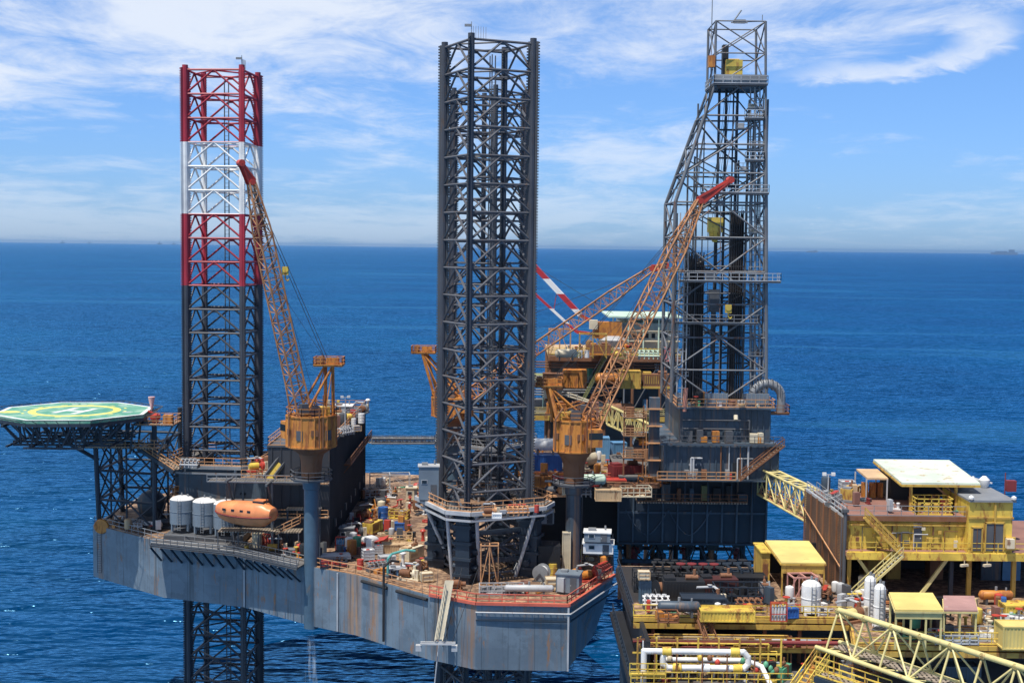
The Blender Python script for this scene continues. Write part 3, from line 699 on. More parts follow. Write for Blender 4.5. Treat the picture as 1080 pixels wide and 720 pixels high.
t1_, f1 = crane('rusty orange crane on a blue pedestal with boom raised past the banded leg', 328.5, 175.5, W(265, 192, 171), (-1.2, -.6, 0), (2.3, .3, 6.3), 23.6,
      hook=tuple(W(301, 290, 173)), jib=tuple(W(254, 172, 170)), bw=2.1)
t2_, f2 = crane('orange crane behind the central leg with its boom pointing right', 477, 209, W(688, 283, 204), (2.4, 0, 0), (-4.6, .3, 6.6), 32, jib=tuple(W(703, 280, 203)), seg=24, ztop=51.5, bw=2.1)
t3_, f3 = crane('orange crane in front of the pipe deck with its boom crossing the drilling derrick', 606, 174, W(738, 212, 177), (1.6, -.3, -1.5), (-3.6, .5, 4.0), 32, jib=tuple(W(770, 190, 177)), seg=24, hook=tuple(W(768, 330, 177)), bw=2.4, pedmat=navyp, rb=2.8)

# ------------------------------------------------------------------ accommodation block
def accommodation():
    xr = -25.6; t = thing('accommodation_block', 'tall charcoal accommodation block with dark side wall left of centre', 'building', (-31, 205, ZD))
    zt = 46.4; x0, x1, y0, y1 = -34.3, xr, 186, 232
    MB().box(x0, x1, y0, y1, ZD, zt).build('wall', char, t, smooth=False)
    m = MB()
    for k in range(int((y1 - y0) / 1.3)): y = y0 + .5 + k * 1.3; m.box(x1, x1 + .13, y, y + .12, ZD + .2, zt - .1)
    for k in range(int((x1 - x0) / 1.3)): x = x0 + .5 + k * 1.3; m.box(x, x + .12, y0 - .13, y0, ZD + .2, zt - .1)
    m.build('wall_stiffener', char, t, smooth=False)
    m = MB().box(x0 - .15, x1 + .15, y0 - .15, y1 + .15, zt + .003, zt + .25); m.build('roof', dgrey, t, smooth=False)
    MB().rail([(x0, y0, zt + .25), (x1, y0, zt + .25), (x1, y1, zt + .25), (x0, y1, zt + .25)], 1.1, 1.6, .08, True).build('railing', orail, t)
    for z in (36.5, 41.3):
        m = MB().box(x0, x1 + .0, y0 - 1.5, y0 - .135, z, z + .15); m.build('balcony', gratep, t, smooth=False)
        MB().rail([(x0, y0 - 1.5, z + .15), (x1, y0 - 1.5, z + .15)], 1.1, 1.4, .08).build('balcony_railing', orail, t)
    m = MB(); 
    m.quadslab([(x1 + .14, 201, 41.6), (x1 + 1.2, 201, 41.6), (x1 + 1.2, 231, 41.6), (x1 + .14, 231, 41.6)], .25)
    for k in range(9): f = k / 8; p = V((x1 + 1.1, 201 + 30 * f, 41.4)); m.beam(p, V((x1 + .1, p.y, p.z - 1.2)), .12)
    m.rail([(x1 + 1.2, 201, 41.6), (x1 + 1.2, 231, 41.6)], 1.1, 1.6, .09)
    m.build('side_walkway', rustm, t, smooth=False)
    m = MB()
    for k in range(7):
        y = 190 + k * 6; m.box(x1 + .14, x1 + .35, y, y + 1.0, 34.2, 35.3)
    m.build('side_vent', dgrey, t, smooth=False)
    return zt + .25
ZR = accommodation()

# ------------------------------------------------------------------ lifeboat + davit
def lifeboat():
    c = W(258, 541, 180.5); L_ = 4.75
    d = V((1, -.42, 0)).normalized(); s_ = V((-d.y, d.x, 0))
    t = thing('lifeboat', 'orange enclosed lifeboat hanging over the hull side beside grey tanks', 'lifeboat', (c.x, c.y, c.z - 1.3))
    m = MB(); n = 16; rings = []
    secs = [(-1.0, .04, .12), (-.95, .3, .42), (-.84, .58, .74), (-.62, .88, 1.0), (-.3, 1.04, 1.14), (.1, 1.08, 1.2), (.5, 1.05, 1.2), (.72, .96, 1.12), (.86, .86, .80), (.98, .74, .62), (1.0, .5, .45)]
    vs = []
    for f, wv, hv in secs:
        for i in range(n):
            a = 2 * math.pi * i / n; cx_, sz_ = math.cos(a), math.sin(a)
            y = abs(cx_) ** .75 * (1 if cx_ > 0 else -1) * 1.45 * wv; z = (abs(sz_) ** .8 * (1 if sz_ > 0 else -1)) * 1.45 * hv
            if z < 0: y *= 1 - .35 * (-z / 1.45) ** 1.5
            vs.append(c + d * (f * L_) + s_ * y + V((0, 0, z + (.25 * f * f))))
    k_ = len(secs)
    fs = [(j * n + i, j * n + (i + 1) % n, (j + 1) * n + (i + 1) % n, (j + 1) * n + i) for j in range(k_ - 1) for i in range(n)] + [tuple(range(n - 1, -1, -1)), tuple(range((k_ - 1) * n, k_ * n))]
    b = m.add(vs, fs).build('hull', lifeo, t)
    m = MB(); 
    for j in range(k_ - 1):
        f, wv, _ = secs[j]; g, wv2, _ = secs[j + 1]
        for sg in (-1, 1): m.rod(c + d * (f * L_) + s_ * (1.5 * wv * sg) + V((0, 0, -.25 + .25 * f * f)), c + d * (g * L_) + s_ * (1.5 * wv2 * sg) + V((0, 0, -.25 + .25 * g * g)), .10, 6)
    m.build('rub_rail', maroon, t)
    m = MB(); q = c + d * 2.6 + V((0, 0, 1.35)); m.cbox(q, 1.7, 1.3, .75, math.atan2(d.y, d.x)); 
    cp = m.build('coxswain_cupola', lifeo, t)
    MB().cbox(q + V((0, 0, .3)), 1.74, 1.34, .3, math.atan2(d.y, d.x)).build('window', glass, cp, smooth=False)
    m = MB()
    for f in (-.5, -.2, .1, .35):
        q = c + d * (f * L_) - s_ * 1.47 + V((0, 0, .45)); m.cbox(q, .5, .12, .3, math.atan2(d.y, d.x))
    m.build('side_window', glass, t, smooth=False)
    q = c + d * 4.55; m = MB(); m.lathe((q.x, q.y, q.z - .9), [(.05, -.1), (.35, 0), (.35, .1), (.05, .2)], 10, 'X'); m.build('propeller', dgrey, t)
    q2 = c - d * 0
    dv = thing('lifeboat_davit', 'grey davit frame and grating platform over the orange lifeboat', 'davit', (c.x, c.y + 4, ZD))
    for f in (-.62, .75):
        m = MB(); a = c + d * (f * L_); m.beam(V((a.x, a.y + 4.2, ZD)), V((a.x, a.y + 4.2, 42.2)), .35); m.beam(V((a.x, a.y + 4.2, 42.0)), V((a.x, a.y - .4, 42.2)), .32); m.beam(V((a.x, a.y + 4.2, 38.4)), V((a.x, a.y + 1, 42)), .22)
        m.build('davit_arm', dgrey, dv)
    m = MB()
    for f in (-.62, .75):
        a = c + d * (f * L_); m.rod(V((a.x, a.y - .3, 42.1)), V((a.x, a.y - .1, c.z + 1.3)), .06)
    m.build('fall_wire', cablem, dv)
    m = MB().box(c.x - 5.5, c.x + 8, c.y + 1.5, c.y + 5, 41.9, 42.05); m.build('davit_platform', grate, dv, smooth=False)
    MB().rail([(c.x - 5.5, c.y + 1.5, 42.05), (c.x + 8, c.y + 1.5, 42.05), (c.x + 8, c.y + 5, 42.05)], 1.0, 1.3, .08).build('railing', greym, dv)
    m = MB().quadslab([(c.x - 4, c.y + 1.2, 35.2), (c.x + 7.5, c.y + 1.2, 35.2), (c.x + 7.5, c.y + 4, 35.2), (c.x - 4, c.y + 4, 35.2)], .15); m.build('boarding_platform', gratep, dv, smooth=False)
    MB().rail([(c.x + 4.4, c.y - .5, 35.2), (c.x + 7.5, c.y + .4, 36.6), (c.x + 7.5, c.y + 1.2, 36.6)], 1.0, 1.3, .09).build('boarding_railing', orail, dv)
    m = MB()
    for k in range(5): m.beam((c.x - 4 + k * 2.8, c.y + 1.4, 35), (c.x - 4 + k * 2.8, c.y + 1.4, ZD), .14)
    m.build('platform_leg', dgrey, dv)
lifeboat()
# inflatable/rescue craft item beside
# ------------------------------------------------------------------ overhanging tank deck with tanks
def tankstand():
    o = MB().box(-49.6, -38.2, 187.6, 193.4, ZD + .06, 33.15).build('tank_stand', dgrey, smooth=False); tag(o, 'low dark steel stand under the three grey tanks', 'stand')
tankstand()
def tankdeck():
    t = thing('tank_platform', 'railed grating platform overhanging the hull below the grey tanks', 'platform', (B_.x, B_.y, ZD))
    a = B_.lerp(C_, -.02); b = C_.lerp(D_, .95); dn = V((-.25, -.97, 0)) * 3.3; dn2 = V((-.5, -.86, 0)) * 4.4
    c_ = C_.copy()
    pts = [a + dn, c_ + dn, b + dn2 * .6, b + V((0, 3, 0)), c_ + V((0, 4, 0)), a + V((.3, 4, 0))]
    m = MB().quadslab([p + V((0, 0, .32)) for p in (pts[0], pts[1], pts[4], pts[5])], .25); m.quadslab([p + V((0, 0, .32)) for p in (pts[1], pts[2], pts[3], pts[4])], .25)
    m.build('platform_floor', deckg, t, smooth=False)
    MB().rail([pts[0] + V((0, 0, .3)), pts[1] + V((0, 0, .3)), pts[2] + V((0, 0, .3))], 1.1, 1.2, .08, mids=2).build('railing', dgrey, t)
    m = MB()
    for k in range(9):
        p = a.lerp(c_, k / 8); m.beam(p + dn * .95 + V((0, 0, 0)), p + V((0, -.1, -2.6)), .22)
    for k in range(1, 8):
        p = c_.lerp(b, k / 8); m.beam(p + dn2 * .7, p + V((-.1, -.1, -2.3)), .2)
    m.build('bracket', navy, t)
    m = MB()
    for k in range(4): o_ = V((0, .5 * k, .45 + .12 * k)); m.path([pts[0] + o_ + V((0, .3, 0)), pts[1] + o_ + V((0, .3, 0)), pts[2] + o_ + V((0, .3, 0))], .09)
    m.build('pipe_run', greym, t)
    # apron of the leg well below the platform
tankdeck()
def vtank(mat, r, h, skirt=1.1, top=whitec):
    def f():
        q = root('storage_tank')
        MB().lathe((0, 0, 0), [(r, skirt), (r, skirt + h - .35), (r * .97, skirt + h - .1)], 28).build('shell', mat, q)
        MB().lathe((0, 0, 0), [(r * .985, skirt + h - .11), (r * .80, skirt + h + .16), (r * .45, skirt + h + .35), (.1, skirt + h + .42)], 28).build('dome', top, q)
        for a in range(4): an = R(45 + 90 * a); MB().cbox((r * .92 * math.cos(an), r * .92 * math.sin(an), 0), .28, .28, skirt + .4, an).build('support_leg', mat, q)
        m = MB(); m.rod((0, 0, skirt + h + .3), (0, 0, skirt + h + .8), .12, 8); m.rod((r * .5, 0, skirt + h), (r * .5, 0, skirt + h + .6), .16, 8); m.build('nozzle', greym, q)
        m = MB()
        for k in (-.2, .2): m.beam((k, -r - .15, .2), (k, -r - .15, skirt + h + .3), .05)
        for k in range(int((skirt + h) / .4)): m.beam((-.2, -r - .15, .3 + k * .4), (.2, -r - .15, .3 + k * .4), .04)
        m.build('ladder', greym, q)
        m = MB().lathe((0, 0, 0), [(r + .03, skirt + h * .5 - .06), (r + .05, skirt + h * .5), (r + .03, skirt + h * .5 + .06)], 28); m.build('band', mat, q)
        return q
    return f
for i, (px, py, z, lab) in enumerate(((192, 559, 32.35, 'grey cylindrical tank with white domed top, leftmost of three'), (216, 563, 32.35, 'middle one of the three grey tanks behind the lifeboat bow'), (238, 568, 32.35, 'grey tank mostly hidden behind the orange lifeboat'))):
    p = W(px, 558 + i * 2.5, 190.5 - i * .9); place('gtank', vtank(tankg, 1.72, 3.6, 1.0), lab, 'tank', (p.x, p.y, p.z), 0, 'grey tanks on the hull edge')  # domes coloured white for the sun on the tank tops
# splash water falling from the hull corner
def spray():
    m, Nn, Ll, P = newmat('water_spray'); t = Nn.new('ShaderNodeTexCoord'); P.inputs['Base Color'].default_value = (.75, .85, .92, 1); P.inputs['Roughness'].default_value = .6
    mp = Nn.new('ShaderNodeMapping'); mp.inputs['Scale'].default_value = (1, 1, .15); Ll.new(t.outputs['Object'], mp.inputs[0])
    s = Nn.new('ShaderNodeSeparateXYZ'); Ll.new(t.outputs['Object'], s.inputs[0])
    nn = ramp(Nn, Ll, noise(Nn, Ll, mp.outputs[0], 1.6, 5), .42, .75)
    Ll.new(mathn(Nn, Ll, 'MULTIPLY', nn, .38), P.inputs['Alpha'])
    x, y = t1_.location.x, t1_.location.y
    mm = MB().lathe((x, y, 0), [(.3, 24), (.7, 20), (1.0, 12), (1.6, 4), (3.6, .8), (4.6, .1)], 14); mm.build('water_discharge', m)
    o = bpy.data.objects['water_discharge']; tag(o, 'thin white stream of discharged water falling from the hull corner', 'water stream')
spray()
# ------------------------------------------------------------------ inclined ladder on the hull face
def gangladder():
    a = W(474, 612, 158.8); b = W(463, 673, 157.0); t = thing('hull_gangway', 'pale inclined gangway hanging down the hull below the central leg', 'gangway', b)
    m = MB()
    for k in (-.45, .45): m.beam(a + V((k, 0, 0)), b + V((k, 0, 0)), .18); m.beam(a + V((k, -.8, 0)), b + V((k, -.8, 0)), .12)
    for i in range(20):
        f = i / 19; m.beam(a.lerp(b, f) + V((-.45, 0, 0)), a.lerp(b, f) + V((.45, 0, 0)), .1); 
        if i % 2: m.beam(a.lerp(b, f) + V((.45, 0, 0)), a.lerp(b, f) + V((.45, -.8, 0)), .08); m.beam(a.lerp(b, f) + V((-.45, 0, 0)), a.lerp(b, f) + V((-.45, -.8, 0)), .08)
    m.quadslab([a + V((-.45, -.1, 0)), a + V((.45, -.1, 0)), b + V((.45, -.1, 0)), b + V((-.45, -.1, 0))], .06)
    m.build('ladder_frame', cream, t)
    m = MB(); m.beam(b + V((-2.2, -.3, -.4)), b + V((2, -.3, -.4)), .22); m.beam(b + V((-2.2, -1, -.4)), b + V((2, -1, -.4)), .16); m.rod(b + V((0, -.3, -.5)), b + V((-.6, -.3, -7)), .09)
    m.cbox(b + V((-2.4, -.6, -1.3)), .7, .7, .7); m.cbox(b + V((1.9, -.6, -1.3)), .7, .7, .7); m.build('spreader_bar', lgrey, t)
    m = MB()
    for k in (-3.5, -1.4, 1.5, 3.5): m.rod(a + V((k, .4, 1.5)), b + V((k * .45, -.3, -.4)), .035, 4)
    m.build('guy_line', cablem, t)
gangladder()

# ------------------------------------------------------------------ cantilever, drill floor, derrick
XL = W(708, 430, 187).x; XR = W(808, 430, 187).x     # derrick foot lines
def hazem(): pass
def cantilever():
    t = thing('cantilever', 'dark navy cantilever beams carrying the drill floor towards the yellow platform', 'cantilever', (24, 188, 33))
    x0 = W(652, 540, 184).x; x1 = W(808, 540, 184).x
    y0, y1 = 184, 204; z0, z1 = 33.9, 43.2
    for y in (y0, y1): MB().box(x0, x1, y, y + .5, z0, z1 - .5).box(x0, x1, y - .5, y + 1, z1 - .5, z1 - .2).box(x0, x1, y - .5, y + 1, z0 - .3, z0).build('box_girder', navy, t, smooth=False)
    m = MB(); n = 10
    for k in range(n + 1):
        x = x0 + (x1 - x0) * k / n; m.box(x - .12, x + .12, y0 - .42, y0 - .003, z0, z1 - .5)
    m.beam((x0, y0 - .12, z0 + 4.2), (x1, y0 - .12, z0 + 4.2), .3)
    for k in (0, 2, 4): 
        xa = x0 + 1 + k * 3; 
        pts = [(xa + i * .6, y0 - .25, z0 + 1.0 + 3.6 * (abs(i - 5) / 5) ** 1.6) for i in range(11)]
        if k < 3: m.path(pts, .1)
    m.build('stiffener', navyp, t)
    m = MB().box(x0, x1, y0, y1, z1 - .19, z1 - .05); m.build('deck', deckg, t, smooth=False)
    m = MB(); m.path([(x0 - 2.5, y0 - 2.4, z1 - 1.0), (x0 + 4.6, y0 - 2.4, z1 - 1.0)], .17, 8); m.path([(x0 - 1.5, y0 - 2.4, z1 - 1.8), (x0 + 4, y0 - 2.4, z1 - 1.8)], .10, 8); m.beam((x0 + 1, y0 - 2.5, z1 - 1.9), (x0 + 1, y0, z1 - 1.5), .2); m.build('pipe_run', lgrey, t)
    for k in range(5): x = x0 + 2 + k * 3.6; MB().box(x, x + 1.6, y0 + 1, y0 + 4, z0 - .9 - .4 * (k % 2), z0 - .303).build('underslung_equipment', blackm, t, smooth=False)
    m = MB()
    for k in range(6): x = x0 + 2 + k * 3.2; m.path([(x, y0 + 2, z0), (x + .8, y0 - .6, z0 - 1.8), (x + 1.8, y0 - .3, z0 - 2.8), (x + 2.6, y0 + 1, z0 - 1.2), (x + 2.8, y0 + 2, z0)], .10)
    m.build('hose_loop', rubber, t)
    # lower skid base
    xs0 = W(700, 490, 180).x; xs1 = W(821, 490, 180).x
    t2 = thing('drill_floor_substructure', 'two-storey dark blue substructure box under the drilling derrick', 'substructure', ((xs0 + xs1) / 2, 190, 43))
    MB().box(xs0, xs1, 180, 201, 43.22, 48.4).build('lower_block', navyp, t2, smooth=False)
    xu0 = W(716, 450, 183).x; xu1 = W(812, 450, 183).x
    MB().box(xu0, xu1, 182.5, 200, 48.42, 53.0).build('upper_block', navyp, t2, smooth=False)
    m = MB()
    k = xs0 + .4
    while k < xs1: m.box(k, k + .14, 179.85, 179.99, 43.3, 48.3); k += .95
    k = xu0 + .4
    while k < xu1: m.box(k, k + .14, 182.35, 182.49, 48.5, 52.9); k += .8
    m.box(xu0 - .5, xu1 + .5, 181.6, 200, 53.0, 53.25); m.box(xs0 - .6, xs1 + .4, 179.2, 179.84, 48.3, 48.5); m.box(xs0 - 1, xs1 + .3, 178.6, 179.84, 43.5, 43.65)
    m.build('plate_stiffener', navyp, t2, smooth=False)
    MB().rail([(xs0 - 1, 178.7, 43.65), (xs1 - 6, 178.7, 43.65)], 1.1, 1.3, .09).build('railing', orail, t2)
    MB().rail([(xs0 - .6, 179.3, 48.5), (xs1 + .4, 179.3, 48.5)], 1.1, 1.3, .08).build('railing', dgrey, t2)
    MB().rail([(xu0 - .4, 200, 53.25), (xu0 - .4, 181.8, 53.25), (xu1 + .4, 181.8, 53.25), (xu1 + .4, 200, 53.25)], 1.1, 1.3, .09).build('railing', orail, t2)
    m = MB()
    for k in range(3): m.box(xs0 + 3.4 + k * .8, xs0 + 3.7 + k * .8, 179.93, 180.0 - .003, 45.4, 45.7)
    for k in range(2): m.box(xs0 + 12 + k * .5, xs0 + 12.3 + k * .5, 179.8, 179.84, 45.2, 45.7)
    m.build('number_plate', lgrey, t2, smooth=False)
    MB().box(xs0 + 9.4, xs0 + 10.6, 179.8, 179.845, 43.7, 45.9).build('door', blackm, t2, smooth=False)
    m = MB(); m.rod((xu0 + 7.6, 181.5, 52.2), (xu0 + 7.6, 181.2, 51.6), .3, 10); m.build('floodlight', cream, t2)
    stairs((xs1 - 5.5, 178.9, 43.7), (xs1 + .4, 178.9, 48.5), 1.2, 'rusty stairway climbing the right side of the substructure', rm=rustm)
    r_ = random.Random(3)
    for k in range(9):
        xa = xs0 + .6 + r_.uniform(0, xs1 - xs0 - 2.5); za = 43.7; m = MB(); m.path([(xa, 179.5, za), (xa, 179.6, 48.4 if k % 2 else 46.5), (xa + r_.uniform(.6, 2.2), 179.6, 48.4 if k % 2 else 46.5)], r_.choice((.07, .1, .14)), 8); m.build('riser_pipe', r_.choice((greym, rustm, navy, lgrey)), t2)
    for k in range(8):
        xa = xu0 + .3 + r_.uniform(0, xu1 - xu0 - 1.8); h_ = r_.uniform(.6, 1.7); m = MB().cbox((xa, 181.3, 48.5), r_.uniform(.5, 1.3), .8, h_, r_.uniform(-.2, .2)); m.build('equipment_box', r_.choice((greym, rustm, dgrey, orange, cream)), t2, smooth=False)
    for k in range(7):
        xa = xs0 - .6 + r_.uniform(0, xs1 - xs0 - 6); h_ = r_.uniform(.5, 1.4); m = MB().cbox((xa, 179.2, 43.66), r_.uniform(.4, 1.0), .6, h_, r_.uniform(-.2, .2)); m.build('equipment_box', r_.choice((greym, rustm, dgrey, redm)), t2, smooth=False)
    m = MB()
    for z_ in (50.2, 51.4): m.path([(xu0 + .4, 182.1, z_), (xu1 - 3, 182.1, z_), (xu1 - 3, 182.1, 48.6)], .11, 8)
    m.build('cable_tray', dgrey, t2)
    # service gallery hanging under the floor, in front of the cantilever
    m = MB().box(xs0 - 3.5, xs1 - 4, 180.6, 183.4, 40.0, 40.2); m.build('lower_gallery', gratep, t2, smooth=False)
    MB().rail([(xs0 - 3.5, 180.7, 40.2), (xs1 - 4, 180.7, 40.2)], 1.1, 1.3, .08).build('railing', rustm, t2)
    for k in range(6): x_ = xs0 - 3.3 + k * 3.2; MB().beam((x_, 180.8, 40), (x_, 180.8, 43.3), .16).build('hanger', navy, t2)
    for k in range(9):
        xa = xs0 - 2.8 + k * 1.75; m = MB().cbox((xa, 182.4, 40.2), r_.uniform(.5, 1.2), .8, r_.uniform(.6, 2.2)); m.build('equipment_box', r_.choice((blackm, rustm, dgrey, navyp, olive)), t2, smooth=False)
    # rusty scaffold galleries at the left flank
    for z_ in (45.5, 48.6, 51.2):
        MB().box(xs0 - 5.2, xs0 - 2.2, 184.5, 189, z_, z_ + .15).build('side_gallery', gratep, t2, smooth=False); MB().rail([(xs0 - 5.2, 184.5, z_ + .15), (xs0 - 2.2, 184.5, z_ + .15)], 1.1, 1, .09, mids=2).build('railing', orail, t2)
        m = MB().cbox((xs0 - 4.2, 186, z_ + .15), 1.1, 1, 1.3); m.build('equipment_box', r_.choice((orange, cream, rustm)), t2)
    for dx in (-5.1, -2.4):
        MB().beam((xs0 + dx, 184.7, 42), (xs0 + dx, 184.7, 53), .2).build('gallery_post', rustm, t2)
    # vertical silo/tower left of the substructure
    t3 = thing('stair_tower', 'narrow blue-grey stair tower at the left edge of the substructure', 'tower', (xs0 - 1.4, 186, 42))
    m = MB().box(xs0 - 1.6, xs0 - .2, 184, 185.4, 42, 54.2); m.build('tower_shell', navyp, t3, smooth=False)
    for k in range(5): MB().box(xs0 - 2.1, xs0 + .1, 183.4, 184, 43 + 2.4 * k, 43.15 + 2.4 * k).build('landing', orail, t3, smooth=False)
    MB().rail([(xs0 - 2.1, 183.4, 43), (xs0 - 2.1, 183.4, 54)], 1.0, 2, .07).build('railing', orail, t3)
    return xu0, xu1
XU0, XU1 = cantilever()

def wellbay():
    t = thing('well_conductors', 'dark well conductor pipes and frames below the cantilever', 'conductors', (26, 190, 20))
    r_ = random.Random(17)
    for k in range(9):
        x = 17 + (k % 5) * 4.0 + r_.uniform(-.5, .5); y = 187 + 7 * (k // 5); MB().rod((x, y, -5), (x, y, 33.4), .38, 10).build('conductor', blackm if k % 3 else rustm, t)
    for z in (20, 26, 30.6):
        MB().beam((16, 186.4, z), (35, 186.4, z), .5).build('guide_frame', navy, t); MB().beam((16, 194.6, z), (35, 194.6, z), .5).build('guide_frame', navy, t)
    for k in range(7):
        x = 16.5 + k * 2.9; MB().beam((x, 186.3, 30.6), (x + 2.9 * (1 if k % 2 else -1) * .5, 186.3, 33.6), .25).build('frame_brace', navy, t)
    for k in range(5):
        x = 18 + k * 3.7; MB().lathe((x, 189, 28.8 + k % 2), [(.3, 0), (.9, .3), (.9, 1.2), (.5, 1.5), (.5, 2.2), (.9, 2.4), (.9, 3.0), (.3, 3.2)], 12).build('preventer_body', blackm if k % 2 else maroon, t)
    MB().box(16, 35, 187.5, 195, 28.5, 28.8).build('tension_deck', blackm, t, smooth=False)
wellbay()

def derrick():
    ZB_ = 53.26; t = thing('drilling_derrick', 'tall grey steel drilling derrick on the drill floor right of centre', 'derrick', ((XL + XR) / 2, 192, ZB_))
    zk = 81.5; zt = 97.6; ztop = W(780, 22, 187).z
    xtl = W(754, 95, 187).x
    def cor(z):
        if z <= zk: f = 0
        elif z >= zt: f = 1
        else: f = (z - zk) / (zt - zk)
        xl = XL + (xtl - XL) * f; yb = 199 + (194.6 - 199) * f; yf = 187 + .3 * f
        xr = XR - 1.35 * (z - ZB_) / (ztop - ZB_)
        return [V((xl, yf, z)), V((xr, yf, z)), V((xr, yb, z)), V((xl, yb, z))]
    Z = [ZB_, 57.9, 62.5, 67.2, 71.8, 76.6, 81.5, 85.6, 89.6, 93.6, 97.6, 102.2, ztop]
    for i in range(4):
        m = MB()
        for a, b in zip(Z[:-1], Z[1:]): m.rod(cor(a)[i], cor(b)[i], .26 if a < 90 else .18, 8)
        m.build('leg', P_('weathered_grey', (.15, .16, .175), .5, .5) if 'weathered_grey' not in MATS else MATS['weathered_grey'], t)
    for i in range(4):
        m = MB()
        for k, (a, b) in enumerate(zip(Z[:-1], Z[1:])):
            A, B, C, D = cor(a)[i], cor(a)[(i + 1) % 4], cor(b)[i], cor(b)[(i + 1) % 4]; r = .14 if k < 9 else .10
            m.rod(C, D, r, 6)
            mt = (C + D) / 2; mb_ = (A + B) / 2
            if i in (0, 2) and k < 10:
                if k % 2: m.rod(A, mt, r); m.rod(B, mt, r)
                else: m.rod(mb_, C, r); m.rod(mb_, D, r)
            else: m.rod(A, D, r); m.rod(B, C, r) if k % 2 else None
            m.rod(mb_, mt, .07, 4) if k < 9 else None
        if i in (1, 3):
            for a, b in zip(Z[:9], Z[1:10]): q = (a + b) / 2; m.rod(cor(q)[i], cor(q)[(i + 1) % 4], .09, 4)
        m.build('side_bracing', MATS['weathered_grey'] if i in (0, 3) else dgrey, t)
    # right-hand inner column pair (ladder cage and standpipes)
    m = MB()
    for dx, r in ((-1.5, .16), (-.8, .10), (-2.1, .10), (-.3, .09)): m.rod((XR + dx, 187.6, ZB_), (XR + dx - 1.1, 187.6, 99), r, 6)
    for k in range(75): q = -.0144 * k; m.beam((XR - 1.5 + q, 187.6, 54 + k * .6), (XR - .8 + q, 187.6, 54 + k * .6), .06)
    for k in range(15): q = -.072 * k; m.beam((XR - 2.1 + q, 187.6, 54 + k * 3), (XR - .2 + q, 187.6, 54 + k * 3), .12)
    m.build('ladder_cage', greym, t)
    m = MB()
    for dx in (.8, 1.5, 2.0): m.rod((XL + dx, 187.4, ZB_), (XL + dx, 187.4, 80), .10, 6)
    for k in range(20): m.beam((XL + .7, 187.4, 54 + k * 1.3), (XL + 2.1, 187.4, 54 + k * 1.3), .07)
    m.build('standpipe', lgrey, t)
    m = MB()
    for dx, yy, r in ((.6, 189.5, .13), (3.2, 188.4, .08), (4.0, 195, .14), (5.2, 196.5, .1), (10.4, 189, .12), (11.2, 194, .16), (12.2, 191, .10), (12.9, 188.4, .14), (9.9, 197, .12)): m.rod((XL + dx, yy, ZB_), (XL + dx, yy, 80 if dx < 4 else 96), r, 6)
    for k in range(26): z = 54 + k * 1.6; m.beam((XL + 10.4, 189, z), (XL + 12.9, 188.4, z), .08); m.beam((XL + 11.2, 194, z), (XR - .2, 198.6 if z < 80 else 195, z), .08)
    m.build('service_pipe', dgrey, t)
    # guide rails, dark inner mast
    m = MB()
    for dx in (6.6, 7.6, 9.2): m.beam((XL + dx, 192, ZB_), (XL + dx, 192, 98), .34)
    m.beam((XL + 8.4, 190.5, ZB_), (XL + 8.4, 190.5, 99), .2)
    for k in range(11): m.beam((XL + 6.6, 192, 56 + k * 4), (XL + 9.2, 192, 56 + k * 4), .25)
    m.build('guide_rail', navy, t)
    # setback pipes
    for x0, n_, zz in ((1.9, 9, 74.5), (8.4, 6, 80.5)):
        m = MB()
        for i in range(n_):
            for j in range(4): m.rod((XL + x0 + i * .33 + (j % 2) * .12, 189 + j * .6, ZB_), (XL + x0 + i * .32, 189 + j * .5, zz - (i * 7 + j * 5) % 4 * .45), .085, 5)
        m.build('pipe_stand', P_('drill_pipe', (.035, .03, .03), .3, .6) if 'drill_pipe' not in MATS else MATS['drill_pipe'], t)
    m = MB(); xi0, xi1 = XL + 2.9, XR - 3.1
    for yy in (189.3, 196.5):
        for xa in (xi0, xi1): m.rod((xa, yy, ZB_), (xa, yy, 88), .15, 6)
        for k in range(9):
            z_ = ZB_ + k * 3.85; m.rod((xi0, yy, z_), (xi1, yy, z_ + 3.85) if k % 2 else (xi0, yy, z_ + .01), .10, 5); m.rod((xi1, yy, z_), (xi0, yy, z_ + 3.85) if not k % 2 else (xi1, yy, z_ + .01), .10, 5); m.rod((xi0, yy, z_), (xi1, yy, z_), .10, 5)
    m.build('inner_frame', dgrey, t)
    r_ = random.Random(5)
    for k in range(16):
        zz = 54 + k * 2.9; sd = k % 2; xa = (XL + .4 if zz < 80 else XR - 5) if sd else XR - 2.4 - (zz - 53) * .025
        MB().box(xa, xa + 2.0, 187.4, 188.8, zz, zz + .12).rail([(xa, 187.4, zz + .12), (xa + 2.0, 187.4, zz + .12)], 1.0, 1, .07).build('landing', greym, t, smooth=False)
        if k % 3: MB().cbox((xa + r_.uniform(.4, 1.4), 188.2, zz + .13), r_.uniform(.3, .8), .5, r_.uniform(.4, 1.2)).build('junction_box', r_.choice((rustm, lgrey, dgrey, cream)), t, smooth=False)
    def plat(z, x0, x1, y0, y1, mat=dgrey, rm=lgrey):
        MB().box(x0, x1, y0, y1, z, z + .25).build('platform', mat, t, smooth=False)
        MB().rail([(x0, y1, z + .25), (x0, y0, z + .25), (x1, y0, z + .25), (x1, y1, z + .25)], 1.1, 1.2, .08).build('railing', rm, t)
    plat(64.4, XL + .4, XR - 1.5, 186.2, 188, rm=greym); plat(70.3, XL + .8, XR + 1.4, 185.8, 188.4); 
    plat(82.6, XL + 3.6, XR - .5, 186.2, 187.8); plat(97.7, xtl - .2, XR - .95, 186.6, 195.2); plat(76.2, XL, XL + 2.4, 186, 188, rm=greym); plat(93.0, XR - 3.8, XR - 1.4, 186.6, 188.2); plat(87.2, XR - 3.6, XR - 1.2, 186.6, 188.2)
    for (z, dx) in ((57, 3.4), (58.4, 10.3)): pass
